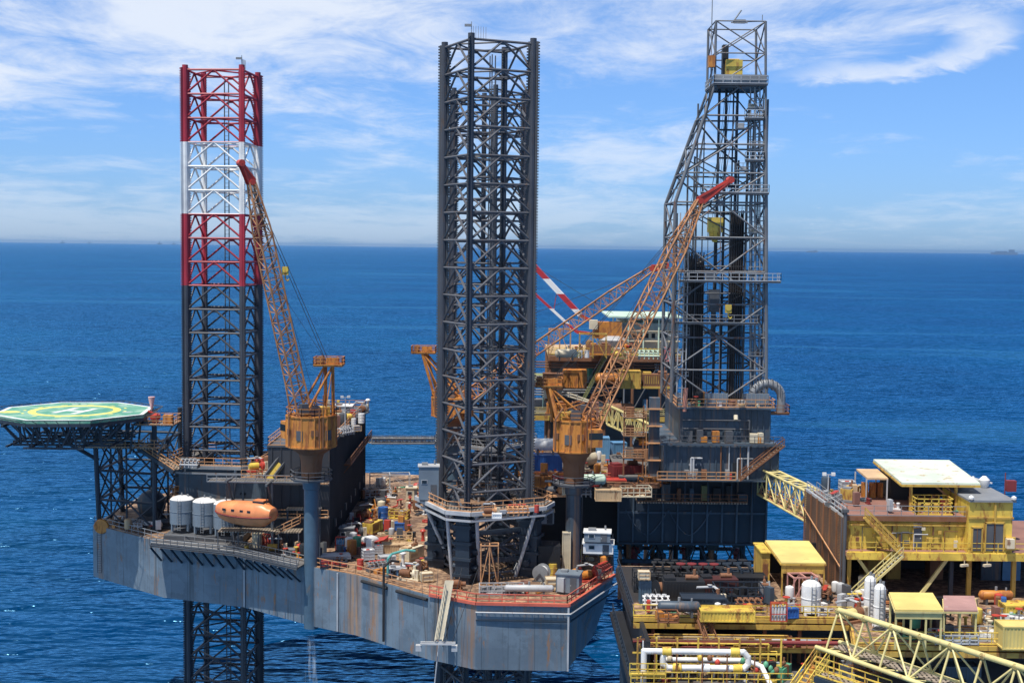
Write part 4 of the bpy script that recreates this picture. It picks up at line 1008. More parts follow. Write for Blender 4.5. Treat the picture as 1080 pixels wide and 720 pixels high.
    m = MB().box(xtl - .05, XR - 1.1, 186.85, 187.05, 97.95, 99.2); m.build('wind_panel', greym, t, smooth=False)
    m = MB(); q = V((XL + 8.1, 191.5, 101.2)); m.rod(q + V((-1.1, 0, 0)), q + V((1.1, 0, 0)), .8, 14); m.cbox(q + V((0, 0, -1.3)), 2.4, 1.2, .6); m.build('crown_block', yellowd, t)
    m = MB(); m.cbox((XL + 8.0, 188.6, 99.3), 2.3, 1.3, 2.1); m.build('hoist_cabin', yellow, t)
    m = MB(); m.cbox((XL + 6.9, 189.6, 99.3), .8, 1.3, 4.3); m.build('mast_box', blackm, t, smooth=False)
    m = MB(); m.cbox((xtl - .5, 187.4, 100.2), .9, 1, 1.6); m.build('lamp_box', orange, t)
    q = W(754, 245, 190); m = MB(); m.cbox(q, 2.1, 1.2, 2.1); m.lathe((q.x, q.y, q.z - 1.4), [(.3, 0), (.8, .8), (.9, 1.4)], 10); m.build('travelling_block', yellow, t)
    m = MB()
    for k in (-.4, -.15, .15, .4): m.rod((q.x + k, q.y, q.z + 2), (XL + 8.1 + k, 191.5, 101), .04, 4)
    m.rod((q.x, q.y, q.z - 1.4), (q.x, q.y, 60), .12); m.build('drill_line', cablem, t)
    m = MB(); m.cbox((q.x + .1, q.y, 66), 1.5, 1.5, 3.2); m.rod((q.x, q.y, 60), (q.x, q.y, 66), .3, 8); m.build('top_drive', dgrey, t)
    # antennas and top clutter
    m = MB(); 
    MB().rod((xtl - .6, 187.2, 99.5), (xtl - .6, 187.2, W(748, -6, 187).z), .07).build('whip_antenna', greym, t)
    m.rod((xtl + 2.2, 188, ztop - .1), (xtl + 4.5, 188, ztop - .1), .1); m.rod((xtl + 4.4, 188, ztop), (XR - 1.7, 187.4, ztop), .05); m.rod((xtl + 2.5, 188, ztop), (xtl + 3.6, 188, ztop + 1.6), .12); m.cbox((xtl + 3.4, 188, ztop - .2), 1.6, .5, .5)
    m.rod((XR - 1.8, 187.4, ztop), (XR - 1.8, 187.4, ztop + .9), .06); m.build('antenna', greym, t)
    # cables leaning left
    m = MB()
    for k in range(4): m.rod((xtl - .3, 187.3, 98 + k), (XL - 1.2 + k * .35, 184.5, 62 - 2 * k), .045, 4)
    m.build('service_hose', cablem, t)
    m = MB().cbox((XL + 5.0, 186.0, 70.6), 1.6, .4, 1.2); m.build('finger_board_panel', dgrey, t)
derrick()
# drill floor furniture
def windwall():
    def f():
        q = root('wind_wall'); MB().cbox((0, 0, 0), 3.2, .25, 1.9).build('panel', tankg, q, smooth=False)
        m = MB()
        for k in range(6): m.cbox((-1.4 + k * .56, -.15, 0), .1, .08, 1.9)
        m.build('panel_rib', greym, q); return q
    return f
place('ww', windwall(), 'blue-grey wind wall panel at the left of the drill floor', 'panel', (XL + 5.6, 182.2, 53.25), 0, 'wind walls of the drill floor')
place('ww', windwall(), 'blue-grey wind wall panel at the right of the drill floor', 'panel', (XL + 11.3, 182.2, 53.25), 0, 'wind walls of the drill floor')
def goose():
    c = W(811, 425, 184); t = thing('ventilation_duct', 'grey arched duct at the right end of the drill floor', 'duct', (c.x, c.y, 53))
    m = MB(); pts = [(c.x - 2.3, c.y, 53.8)] + [(c.x - .3 + 2.0 * math.cos(R(a)), c.y, 54.5 + 1.9 * math.sin(R(a))) for a in range(160, -1, -16)] + [(c.x + 1.7, c.y, 52.3)]
    for a, b in zip(pts[:-1], pts[1:]): m.rod(a, b, .6, 12)
    m.build('duct', greym, t)
    m = MB()
    for a in range(150, -1, -20): p = V((c.x - .3 + 2.0 * math.cos(R(a)), c.y, 54.5 + 1.9 * math.sin(R(a)))); m.cbox(p - V((0, 0, .8)), .10, 1.3, 1.5)
    m.build('duct_flange', dgrey, t)
    m = MB().box(c.x - 1, c.x + 2.6, c.y - 1.4, c.y + 1.4, 52.2, 52.4); m.rail([(c.x - 1, c.y - 1.4, 52.4), (c.x + 2.6, c.y - 1.4, 52.4), (c.x + 2.6, c.y + 1.4, 52.4)], 1.1, 1, .08); m.build('platform', rustm, t)
goose()
m = MB(); p = W(722, 423, 181.9); m.rod(p + V((0, 0, -1.4)), p + V((.15, 0, 1.8)), .32, 10); o = m.build('vent_stack', P_('salmon_paint', (.6, .26, .18), .3, .6)); tag(o, 'thin salmon coloured vent stack at the left corner of the drill floor', 'vent')
o = None
# ------------------------------------------------------------------ pipe deck (z 42) between the legs and the derrick
def pipedeck():
    t = thing('pipe_deck', 'orange railed pipe deck crowded with gear behind the front crane', 'deck', (14, 200, 41))
    x0, x1, y0, y1 = 2.6, 19.2, 186, 216; z = 42.0
    MB().box(x0, x1, y0, y1, z - .3, z).build('floor', deckm, t, smooth=False)
    m = MB()
    for k in range(6): m.box(x0, x1, y0 - .02 + k * 6, y0 + .35 + k * 6, z - 1.3, z - .303)
    m.build('beam', navy, t, smooth=False)
    for r_ in ([(x0, y0, z), (x1 - 5, y0, z)], [(x1 - 5, y0, z), (x1, y0, z)], [(x0, y1, z), (x0, y0, z)]): MB().rail(r_, 1.2, 1.3, .11, mids=2).build('railing', redrail if r_[0][0] < 10 else orail, t)
    for x, y in ((x0 + .5, y0 + .5), (9, y0 + .5), (x1 - .5, y0 + .5), (x0 + .5, 200), (x1 - .5, 200)):
        m = MB().beam((x, y, ZD), (x, y, z - 1.3), .45); m.build('column', navy, t)
    MB().box(x0 + .3, x1 - .3, y0 + 4, y0 + 4.3, ZD, z - 1.3).build('back_panel', blackm, t, smooth=False)
pipedeck()

# ------------------------------------------------------------------ production platform behind
def backplat():
    t = thing('production_platform', 'multi-deck production platform in the background behind the pipe deck', 'platform', (18, 268, 30))
    xs = lambda px, Y: W(px, 400, Y).x
    Y0 = 258; x0, x1 = 2.0, 33.0
    for z, a, b, y1, mat in ((33, x0, x1, 285, deckg), (42.5, x0, x1, 285, deckg), (54.2, x0 + 5, x1, 284, tan)):
        MB().box(a, b, Y0, y1, z - .35, z).build('deck', mat, t, smooth=False)
        m = MB(); 
        m.box(a, b, Y0 - .03, Y0 + .4, z - 1.35, z - .353); m.build('deck_beam', yellowd if z < 50 else rustm, t, smooth=False)
        MB().rail([(a, Y0, z), (b, Y0, z)], 1.2, 1.6, .10, mids=2).build('railing', yellow if z > 50 else pyellow, t)
    m = MB()
    for k in range(6):
        x = x0 + 5.5 + k * 5.4; m.rod((x, Y0 + .8, 28), (x, Y0 + .8, 53.6), .3, 8); m.rod((x, 280, -2), (x, 280, 53.6), .45, 8)
    m.build('column', rustm, t)
    m = MB()
    for k in range(5):
        x = x0 + 5.5 + k * 5.4; m.rod((x, Y0 + .6, 43), (x + 5.4, Y0 + .6, 53), .16); 
    m.build('bracing', dgrey, t)
    MB().box(x0 + 6, x1 - 1, Y0 + 9, Y0 + 9.4, 33, 53.5).build('back_wall', dgrey, t, smooth=False)
    MB().box(x0, x1, Y0 + 3.5, 280, 48.1, 48.35).build('deck', olive, t, smooth=False)
    MB().rail([(x0, Y0 + 3.5, 48.35), (x1, Y0 + 3.5, 48.35)], 1.2, 1.5, .10, mids=2).build('railing', lgrey, t)
    m = MB()
    for k in range(4): m.path([(x0 + 1, Y0 + .3, 46.2 + k * .5), (x0 + 11 + k * 3, Y0 + .3, 46.2 + k * .5), (x0 + 11 + k * 3, Y0 + .3, 43)], .16, 8)
    m.build('pipe_run', greym, t)
    m = MB()
    for k in range(3): m.path([(x0 + .5, Y0 + .5, 51.6 + k * .5), (x1, Y0 + .5, 51.6 + k * .5)], .13, 8)
    m.build('pipe_run', rustm, t)
    # upper storey house on top deck, right
    hx0, hx1 = xs(656, 262), 33.0
    MB().box(hx0, hx1, 263, 280, 54.22, 60.2).build('module_wall', P_('module_grey', (.42, .45, .42), .25, .5), t, smooth=False)
    m = MB()
    for z in (56.6, 58.6): m.box(hx0 - .8, hx1 + .2, 261.3, 262.98, z, z + .2)
    m.build('ledge', cream, t, smooth=False)
    for k in range(7):
        x = hx0 + .6 + k * 1.3; MB().box(x, x + .7, 262.9, 262.997, 57.2, 58.1).build('window', glass, t, smooth=False)
    MB().box(hx0 - 3, hx1 + .4, 260.5, 281, 61.3, 61.6).build('roof', pgreen, t, smooth=False)
    m = MB()
    for k in range(5): m.beam((hx0 - 2 + k * 3, 261.2, 54.3), (hx0 - 2 + k * 3, 261.2, 61.3), .25)
    m.build('roof_post', pgreen, t)
    return Y0
backplat()
stairs((W(610, 402, 257).x, 257.2, 43), (W(640, 375, 257).x, 257.2, 54), 1.2, 'pale green stairs between decks of the background platform', rm=olive, mat=olive)
def exch():
    q = root('cooler_shroud'); MB().lathe((0, 0, 0), [(1.0, -.4), (2.6, 1.6), (2.9, 2.6), (1.5, 3.4)], 20).build('shroud', lgrey, q)
    m = MB()
    for k in range(6): m.path([(-2 + k * .8, 0, 3), (-2 + k * .8, 0, 5.6 - .1 * k), (-1.6 + k * .8, 0, 6.0 - .1 * k)], .14)
    m.build('exhaust_pipe', greym, q); return q
c_ = W(647, 368, 259.5); place('shroud', exch, 'large pale grey flared shroud with pipes on the background platform', 'duct', (c_.x, c_.y + 2, 54.3))
# banded box boom crane of the background platform
def bandcrane():
    b = W(636, 350, 262); t = thing('pedestal_crane', 'background platform crane with red and white banded boom', 'crane', (b.x, b.y, 54))
    MB().cyl((b.x, b.y), .9, 54, 57.2, 14).build('pedestal', olive, t)
    m = MB(); m.cbox((b.x + .8, b.y, 57.2), 5.6, 3, 3.2); m.build('machinery_house', orange, t)
    m = MB(); m.cbox((b.x - 2.0, b.y - 1.2, 59), 1.6, 1.6, 1.8); m.build('cab', cream, t)
    bm, Nn, Ll, P = newmat('banded_boom'); tc_ = Nn.new('ShaderNodeTexCoord'); s = Nn.new('ShaderNodeSeparateXYZ'); Ll.new(tc_.outputs['Object'], s.inputs[0])
    f = mathn(Nn, Ll, 'GREATER_THAN', mathn(Nn, Ll, 'FRACT', mathn(Nn, Ll, 'MULTIPLY', s.outputs[2], .17)), .5); Ll.new(mixc(Nn, Ll, f, (.76, .76, .76), (.42, .03, .04)), P.inputs['Base Color']); P.inputs['Roughness'].default_value = .4
    m = MB()
    for (ax, ay), (tx, ty), w_ in (((612, 332), (563, 280), .95), ((608, 350), (560, 306), .45)):
        m.beam(W(ax, ay, 262), W(tx, ty, 264), w_)
    a, bb = W(612, 332, 262), W(563, 280, 264); c, d = W(608, 350, 262), W(560, 306, 264)
    for k in range(3): f_ = k / 2; m.beam(a.lerp(bb, f_), c.lerp(d, f_), .14)
    m.build('boom', bm, t)
    m = MB(); m.beam(a, (b.x - .5, b.y, 59.5), .6); m.beam(c, (b.x - .5, b.y, 57.8), .6); m.build('boom_foot', boomt, t)
    m = MB(); m.rod(bb, (b.x + 2, b.y, 62), .05, 4); m.build('cable', cablem, t)
bandcrane()
# gangway truss from the crane to the floor, far footbridge, bridge on the right
def bridge(name, label, a, b, h, wd, mat, seg, cat='bridge', rm=None, floor=True, r=.14, rd=.09, pat='X', mat2=None):
    a = V(a); b = V(b); t = thing(name, label, cat, a); d = (b - a).normalized(); dh = V((d.x, d.y, 0)).normalized(); s_ = V((-dh.y, dh.x, 0)) * wd / 2; up = V((0, 0, h))
    for k in (-1, 1):
        m = MB(); o_ = s_ * k
        m.rod(a + o_, b + o_, r * .9, 10); m.rod(a + o_ + up, b + o_ + up, r, 12)
        c = m.build('chord', mat, t); m = MB()
        for i in range(seg + 1):
            p = a.lerp(b, i / seg) + o_; m.rod(p, p + up, rd, 6)
            if i < seg:
                q = a.lerp(b, (i + 1) / seg) + o_
                if pat == 'X': m.rod(p, q + up, rd * .8, 5); m.rod(p + up, q, rd * .8, 5)
                else: m.rod(p if i % 2 else p + up, q + up if i % 2 else q, rd, 5)
        m.build('side_bracing', mat, t)
    m = MB()
    for i in range(seg + 1):
        p = a.lerp(b, i / seg); m.rod(p - s_, p + s_, rd, 5); m.rod(p - s_ + up, p + s_ + up, rd, 5)
        if i < seg: q = a.lerp(b, (i + 1) / seg); m.rod(p - s_ + up, q + s_ + up, rd * .8, 5)
    m.build('cross_bracing', mat, t)
    if floor:
        MB().quadslab([a - s_ + V((0, 0, .1)), b - s_ + V((0, 0, .1)), b + s_ + V((0, 0, .1)), a + s_ + V((0, 0, .1))], .12).build('walkway', gratep, t, smooth=False)
        for k in (-1, 1): MB().rail([a + s_ * k * .9 + V((0, 0, .15)), b + s_ * k * .9 + V((0, 0, .15))], 1.1, 1.5, .08).build('handrail', rm or mat, t)
    return t
bridge('footbridge', 'pale yellow truss footbridge from under the derrick to the louvred wall', W(806, 521, 183), W(858, 550, 160), 3.7, 1.9, pyellow, 5, r=.17, rd=.11, rm=orail)
bridge('truss_gangway', 'short cream truss gangway sloping right between crane and substructure', W(640, 447, 199), W(686, 468, 199), 2.9, 2.0, pyellow, 8, 'gangway', floor=False, r=.15, rd=.09, pat='W')
bridge('far_footbridge', 'long low grey footbridge over open water left of the central leg', W(390, 467, 236), W(500, 467, 248), .9, 1.6, greym, 14, r=.14, rd=.07)
def arch():
    c = W(680, 468, 198); t = thing('arched_hood', 'grey arched hood at the end of the cream truss gangway', 'hood', c)
    m = MB(); n = 10; pts = [(1.8 * math.cos(math.pi * i / n), 1.9 * math.sin(math.pi * i / n)) for i in range(n + 1)]
    for (x1, z1), (x2, z2) in zip(pts[:-1], pts[1:]): m.add([(c.x + x1, c.y - 1.2, c.z + z1), (c.x + x2, c.y - 1.2, c.z + z2), (c.x + x2, c.y + 1.2, c.z + z2), (c.x + x1, c.y + 1.2, c.z + z1)], [(0, 1, 2, 3)])
    m.add([(c.x + x, c.y + 1.1, c.z + z) for x, z in pts], [tuple(range(n + 1))]); m.build('hood_shell', tankg, t)
    m = MB(); m.cbox((c.x + .9, c.y - .4, c.z - .6), .3, .3, 3.2); m.cbox((c.x + 1.4, c.y - .4, c.z - .6), .25, .3, 3); m.build('post', white, t)
    m = MB(); m.rod((c.x - .9, c.y - .2, c.z + .4), (c.x + .6, c.y - .2, c.z + .4), .6, 12); m.build('drum', orange, t)
    MB().cbox((c.x, c.y, 42), 3.4, 2.4, c.z - 42 - .65).build('base', rustm, t)
arch()

# ------------------------------------------------------------------ fixed yellow platform on the right
ZL = 38.2
def gx(px, Y, py=600): return W(px, py, Y).x
def fixedplat():
    t = thing('wellhead_platform', 'lower decks and tubular jacket of the yellow platform at lower right', 'platform', (30, 135, ZL))
    pl = [(gx(669, 131), 131), (gx(900, 131), 131), (gx(905, 122.5), 122.5), (62, 122.5), (62, 152), (gx(669, 131), 152)]
    MB().prism(pl, ZL - .35, ZL).build('main_deck', deckm, t, smooth=False)
    m = MB()
    MB().beam((*pl[0], ZL - .95), (pl[0][0], 151.5, ZL - .95), .45).beam((*pl[0], ZL - .32), (pl[0][0], 151.5, ZL - .32), .4).build('side_girder', blackm, t, smooth=False)
    for a, b in zip(pl[:3], pl[1:4]): m.beam((*a, ZL - .95), (*b, ZL - .95), .5); m.beam((*a, ZL - .32), (*b, ZL - .32), .42)
    x = pl[0][0]
    while x < 60: m.box(x, x + .3, 131, 151, ZL - 1.1, ZL - .353); x += 4
    m.build('deck_girder', yellowd, t, smooth=False)
    MB().rail([(*pl[0], ZL), (*pl[1], ZL)], 1.15, 1.25, .085, mids=1).build('railing', yellow, t)
    MB().rail([(*pl[2], ZL), (*pl[3], ZL)], 1.15, 1.25, .085).build('railing', yellow, t)
    MB().rail([(*pl[0], ZL), (pl[0][0], 151, ZL)], 1.15, 1.5, .07).build('railing', navy, t)
    MB().box(pl[0][0] + .1, gx(806, 146), 136, 151.6, ZL + .004, ZL + .03).build('dark_overlay', P_('shade_black_deck', (.025, .022, .022), .3, .7, rcol=(.07, .03, .02)), t, smooth=False)  # dark sheet paints the shade onto this deck; nothing casts it
    # lower deck
    z2 = 33.4; q = [(gx(668, 125), 119), (64, 119), (64, 150), (gx(668, 125), 150)]
    MB().prism(q, z2 - .3, z2).build('cellar_deck', deckg, t, smooth=False)
    m = MB(); m.beam((*q[0], z2 - .3), (*q[1], z2 - .3), .6); m.build('cellar_girder', yellow, t); MB().beam((*q[0], z2 - .3), (*q[3], z2 - .3), .5).build('cellar_girder', blackm, t)
    MB().box(q[0][0] + .05, q[0][0] + 3.2, 124, 149.9, z2 + .004, z2 + .02).build('dark_overlay', blackm, t, smooth=False)  # thin black sheet darkening the left side of the cellar deck
    MB().rail([(*q[0], z2), (gx(820, 119), 119, z2)], 1.15, 1.25, .085).build('railing', yellow, t)
    MB().rail([(*q[0], z2), (q[3][0], 149, z2)], 1.15, 1.5, .07).build('railing', navy, t)
    for (px, Y, za, zb) in ((690, 131.4, 33.4, ZL - 1), (740, 131.4, 33.4, ZL - 1), (808, 131.4, 33.4, ZL - 1), (845, 131.4, 33.4, ZL - 1), (893, 131.4, 33.4, ZL - 1)):
        MB().beam((gx(px, Y), Y, za), (gx(px, Y), Y, zb), .35).build('column', rustm, t)
    m = MB()
    for (x, y) in ((q[0][0] + 1.5, 122), (q[0][0] + 1.5, 147), (30, 122), (30, 147), (48, 122), (48, 147)): m.rod((x, y, -6), (x, y, z2 - .3), .75, 12)
    for z in (6, 19): m.rod((q[0][0] + 1.5, 122, z), (48, 122, z), .4); m.rod((q[0][0] + 1.5, 147, z), (48, 147, z), .4); m.rod((q[0][0] + 1.5, 122, z), (q[0][0] + 1.5, 147, z), .4)
    m.rod((q[0][0] + 1.5, 122, 6), (30, 122, 19), .35); m.rod((q[0][0] + 1.5, 147, 6), (q[0][0] + 1.5, 122, 19), .35); m.rod((q[0][0] + 1.5, 122, 19), (30, 122, 32), .35)
    m.build('jacket_leg', navy, t)
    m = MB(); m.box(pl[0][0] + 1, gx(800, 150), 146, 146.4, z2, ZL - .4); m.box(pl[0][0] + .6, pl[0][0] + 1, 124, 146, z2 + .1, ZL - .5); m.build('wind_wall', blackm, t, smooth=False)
fixedplat()
def gallery():
    t = thing('pipe_gallery', 'rusty yellow mezzanine gallery crowded with pipes below the railed deck edge', 'gallery', (gx(760, 129), 129, 35.6))
    xa, xb = gx(676, 129), gx(890, 129); z = 35.7
    MB().box(xa, xb, 128.6, 131.2, z - .2, z).build('gallery_floor', rustm, t, smooth=False); MB().box(xa, xb, 128.4, 128.597, z - .3, z + .05).build('edge_beam', yellowd, t, smooth=False)
    MB().rail([(xa, 128.6, z), (xb, 128.6, z)], 1.1, 1.2, .08).build('railing', yellowd, t)
    r_ = random.Random(21)
    for k in range(7):
        za = z + .3 + .28 * (k % 4); ya = 129.3 + (k % 3) * .4; m = MB(); x1 = xa + r_.uniform(0, 4); x2 = xb - r_.uniform(0, 9); m.path([(x1, ya, z), (x1, ya, za), (x2, ya, za), (x2, ya, 33.6)], r_.choice((.08, .11, .14)), 8); m.build('pipe_run', r_.choice((rustm, yellowd, maroon, cream, lgrey)), t)
    for k in range(14):
        x_ = xa + .8 + k * (xb - xa - 1.6) / 13; MB().beam((x_, 128.7, 33.4), (x_, 128.7, z - .3), .13).build('post', r_.choice((yellow, rustm)), t)
    for k in range(12):
        x_ = xa + .8 + r_.uniform(0, xb - xa - 2); MB().cbox((x_, 129.2, z), r_.uniform(.3, .9), .5, r_.uniform(.3, 1.0)).build('valve_box', r_.choice((rustm, yellow, cream, orange, maroon)), t)
gallery()
XB0 = gx(892, 140, 560); XB1 = gx(1021, 140, 560)
ZY = 43.2; ZYT = 46.6
def ybuilding():
    t = thing('yellow_module', 'long yellow module with brown roof deck and one dark doorway', 'building', ((XB0 + XB1) / 2, 146, ZY))
    MB().box(XB0, XB1, 140, 154, ZY, ZYT).build('wall', yellow, t, smooth=False)
    m = MB(); k = XB0 + .5
    while k < XB1: m.box(k, k + .12, 139.9, 139.997, ZY + .1, ZYT - .2); k += 1.25
    m.build('wall_rib', yellow, t, smooth=False)
    MB().box(XB0 - .3, XB1 + .3, 139.6, 154.3, ZYT + .003, ZYT + .25).build('roof_deck', brown, t, smooth=False)
    MB().box(XB0 - .3, XB1 + .3, 139.50, 139.597, ZYT - .25, ZYT + .27).build('fascia', rustm, t, smooth=False)
    MB().rail([(XB0, 153.9, ZYT + .25), (XB0, 139.8, ZYT + .25), (XB1, 139.8, ZYT + .25)], 1.1, 1.5, .06).build('railing', greym, t)
    dx = gx(962, 140, 565); d = MB().box(dx, dx + 1.0, 139.86, 139.895, ZY + .25, ZY + 2.4).build('door', dgrey, t, smooth=False); MB().box(dx + .8, dx + .88, 139.8, 139.858, ZY + 1.2, ZY + 1.35).build('handle', lgrey, d)
    MB().box(dx + .05, dx + .95, 139.84, 139.895, ZY + 2.45, ZY + 2.85).build('transom', white, t, smooth=False)
    m = MB()
    for px, zz in ((940, 1.9), (983, 1.6), (1000, 2.2), (948, .8)): x = gx(px, 140, 560); m.box(x, x + .14, 139.8, 139.897, ZY + zz, ZY + zz + .9)
    m.build('conduit', rustm, t, smooth=False)
    r_ = random.Random(11)
    for k in range(9):
        xa = XB0 + .8 + r_.uniform(0, XB1 - XB0 - 3); za = ZY + r_.uniform(.5, 2.9); m = MB(); m.path([(xa, 139.8, ZY + .05), (xa, 139.8, za), (xa + r_.uniform(.5, 2), 139.8, za)], r_.choice((.04, .06, .08)), 6); m.build('wall_pipe', r_.choice((rustm, yellowd, lgrey, dgrey)), t)
    for k in range(7):
        xa = XB0 + 1.2 + k * 1.75; m = MB().cbox((xa, 139.75, ZY + r_.uniform(.3, 2.2)), r_.uniform(.25, .6), .2, r_.uniform(.3, .8)); m.build('junction_box', r_.choice((rustm, cream, yellowd, dgrey)), t, smooth=False)
    m = MB().box(XB0, XB1, 139.6, 139.8, ZYT - .75, ZYT - .6); m.path([(XB0, 139.7, ZYT - .45), (XB1, 139.7, ZYT - .45)], .06); m.build('cable_tray', yellowd, t, smooth=False)
    MB().rail([(XB0, 138.5, ZY), (XB1 + 7, 138.5, ZY)], 1.1, 1.4, .07).build('railing', yellow, t)
    # deck it stands on
    s = thing('module_deck', 'yellow edged deck on columns carrying the yellow module', 'deck', ((XB0 + XB1) / 2, 146, ZL))
    MB().box(XB0 - .2, 62, 138.6, 156, ZY - .5, ZY - .004).build('floor', brown, s, smooth=False)
    MB().box(XB0 - .2, 62, 138.3, 138.597, ZY - .75, ZY + .02).build('edge_beam', yellow, s, smooth=False)
    for px in (895, 1003, 1022, 1069):
        MB().beam((gx(px, 140), 140, ZL), (gx(px, 140), 140, ZY - .5), .42).build('column', yellowd if px != 1003 else navy, s)
    for a, b in (((903, 586), (936, 633)), ((1001, 586), (966, 633))):
        MB().beam(W(a[0], a[1], 139.3), W(b[0], b[1], 139.3), .34).build('brace', pyellow, s)
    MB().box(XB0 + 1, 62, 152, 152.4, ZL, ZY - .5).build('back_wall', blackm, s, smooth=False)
    for px, w_, mt in ((940, 1.6, yellowd), (985, 1.5, rustm), (1063, 2.2, lblue), (1043, 2.4, navyp), (918, 2.0, yellowd)):
        x = gx(px, 148); m = MB().cbox((x, 148, ZL), w_, 1.8, 2.9); m.build('equipment_cabinet', mt, s)
    m = MB()
    for px in (1017, 1041): 
        c = W(px, 597, 138.2); m.cbox(c, .9, .3, .25, .4); m.rod(c, (c.x, c.y, ZY - .7), .05)
    m.build('floodlight', cream, s)
    # tower module right
    x0, x1 = gx(1024, 138, 560), gx(1070, 138, 560)
    u = thing('yellow_control_house', 'taller yellow house with grey roof and two dark doors at the right edge', 'building', ((x0 + x1) / 2, 142, ZY))
    zt = 48.7
    MB().box(x0, x1, 138.7, 147.5, ZY + .003, zt).build('wall', yellow, u, smooth=False)
    MB().box(x0 - .1, x1 + .25, 138.4, 147.8, zt + .003, zt + .22).build('roof', greym, u, smooth=False)
    m = MB().box(x0 - .05, x1 + .1, 138.55, 138.697, 46.9, 47.1); m.box(x0 + 2.6, x0 + 2.8, 138.5, 138.697, ZY, zt); m.build('trim', yellowd, u, smooth=False)
    for a, b, h in ((.4, 1.3, 2.4), (1.8, 3.6, 2.9)):
        MB().box(x0 + a, x0 + b, 138.5, 138.697, ZY + .3, ZY + .3 + h).build('door', dgrey, u, smooth=False)
        m = MB().box(x0 + a - .12, x0 + a - .003, 138.42, 138.697, ZY + .2, ZY + .4 + h).box(x0 + b + .003, x0 + b + .12, 138.42, 138.697, ZY + .2, ZY + .4 + h).box(x0 + a - .12, x0 + b + .12, 138.42, 138.697, ZY + .3 + h + .003, ZY + .45 + h); m.build('door_frame', yellowd, u, smooth=False)
        MB().box(x0 + (a + b) / 2 - .03, x0 + (a + b) / 2 + .03, 138.44, 138.497, ZY + .35, ZY + .25 + h).build('door_seam', rustm, u, smooth=False)
    m = MB().box(x0 + 3.9, x0 + 4.9, 138.4, 138.697, ZY + .4, ZY + 1.8); m.build('switch_box', yellowd, u)
    m = MB().cbox((x0 + 4.2, 138.1, ZY + .7), .8, .6, 1.0); m.build('air_conditioner', cream, u)
    for dx_ in (0.1, x1 - x0): MB().lathe((x0 + dx_, 138.5, zt + .2), [(.1, 0), (.28, .15), (.28, .35), (.08, .5)], 10).build('corner_lamp', whitec, u)
    # roof canopy
    v = thing('roof_canopy', 'big pale green-white flat canopy over the roof of the yellow module', 'canopy', (gx(980, 148), 148, ZYT))
    zc = 50.1; c0 = W(951, 511, 142.0); c1 = W(1034, 509, 142.0); c2 = W(1001, 490.5, 155.5); c3 = W(921, 489.5, 155.5)
    pts = [V((c.x, c.y, zc + f)) for c, f in ((c0, 0), (c1, 0), (c2, .35), (c3, .35))]
    MB().quadslab(pts, .22).build('roof_sheet', canopy_m, v, smooth=False)
    m = MB()
    for i in range(9): m.beam(pts[0].lerp(pts[1], i / 8) - V((0, -.1, .35)), pts[3].lerp(pts[2], i / 8) - V((0, .1, .35)), .18)
    m.beam(pts[0] - V((0, 0, .36)), pts[1] - V((0, 0, .36)), .22); m.build('rafter', yellowd, v)
    for p in (pts[0] + V((1.2, .6, 0)), pts[1] - V((2.4, -.6, 0)), pts[2] - V((2, .6, 0)), pts[3] + V((1.5, -.6, 0))):
        MB().beam((p.x, p.y, ZYT + .25), (p.x, p.y, zc - .3), .28).build('post', yellowd, v)
    m = MB(); m.beam((pts[0].x + 4, 144.5, ZYT + 3), (pts[0].x + 7.5, 144.5, ZYT + .3), .18); m.beam((pts[0].x + 5, 144.5, ZYT + 3.2), (pts[0].x + 8.2, 144.5, ZYT + .4), .14); m.build('brace', orail, v)
    # small orange canopy
    w_ = thing('small_canopy', 'small tan topped canopy left of the big pale canopy', 'canopy', (gx(914, 153), 153, ZYT))
    p4 = [W(905, 501, 154), W(930, 501, 154), W(922 + 14, 506, 149), W(905, 506, 149)]; p4 = [V((p.x, p.y, 49.6)) for p in p4]
    p4 = [V((gx(912, 148), 148, 49.5)), V((gx(934, 148), 148, 49.5)), V((gx(922, 153), 153, 49.7)), V((gx(900, 153), 153, 49.7))]
    MB().quadslab(p4, .2).build('roof_sheet', P_('canopy_tan', (.62, .42, .24), .3, .6), w_, smooth=False)
    for p in p4: MB().beam((p.x * .99 + .3, p.y, ZYT + .25), (p.x * .99 + .3, p.y, 49.35), .14).build('post', lgrey, w_)
    x = (p4[0].x + p4[1].x) / 2; m = MB()
    for k in (-.8, .1, .9): m.cbox((x + k, 150.5, ZYT + .25), .6, .8, 1.7)
    m.build('equipment', orange, w_)
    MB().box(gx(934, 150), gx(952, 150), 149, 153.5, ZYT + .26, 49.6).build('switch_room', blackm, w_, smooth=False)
    # yellow equipment cage under canopy
    y_ = thing('equipment_cage', 'yellow barred equipment cage under the big pale canopy', 'cage', (gx(985, 142), 142, ZYT))
    xa, xb = gx(966, 141, 530), gx(1004, 141, 530)
    m = MB(); m.rail([(xa, 140.6, ZYT + .26), (xb, 140.6, ZYT + .26), (xb, 143, ZYT + .26), (xa, 143, ZYT + .26)], 1.7, .8, .10, True, 3); m.build('cage_bars', yellow, y_)
    m = MB()
    for k in range(4): m.rod((xa + .5 + k, 141.8, ZYT + .26), (xa + .5 + k, 141.8, ZYT + 1.2), .32, 10)
    m.build('pump', yellowd, y_)
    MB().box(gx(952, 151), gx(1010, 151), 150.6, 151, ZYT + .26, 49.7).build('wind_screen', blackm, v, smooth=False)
    # satellite dish etc. right
    z_ = thing('antenna_mast', 'white rounded antenna housings behind the right end of the canopy', 'antenna', (gx(1038, 146), 146, zt))
    x = gx(1038, 146, 510); m = MB(); m.lathe((x, 146, zt + .2), [(.35, 0), (.6, .5), (.6, .9), (.2, 1.3)], 12); m.lathe((x - .9, 147, zt + .2), [(.2, 0), (.4, .5), (.1, 1.1)], 12); m.build('radome', whitec, z_)
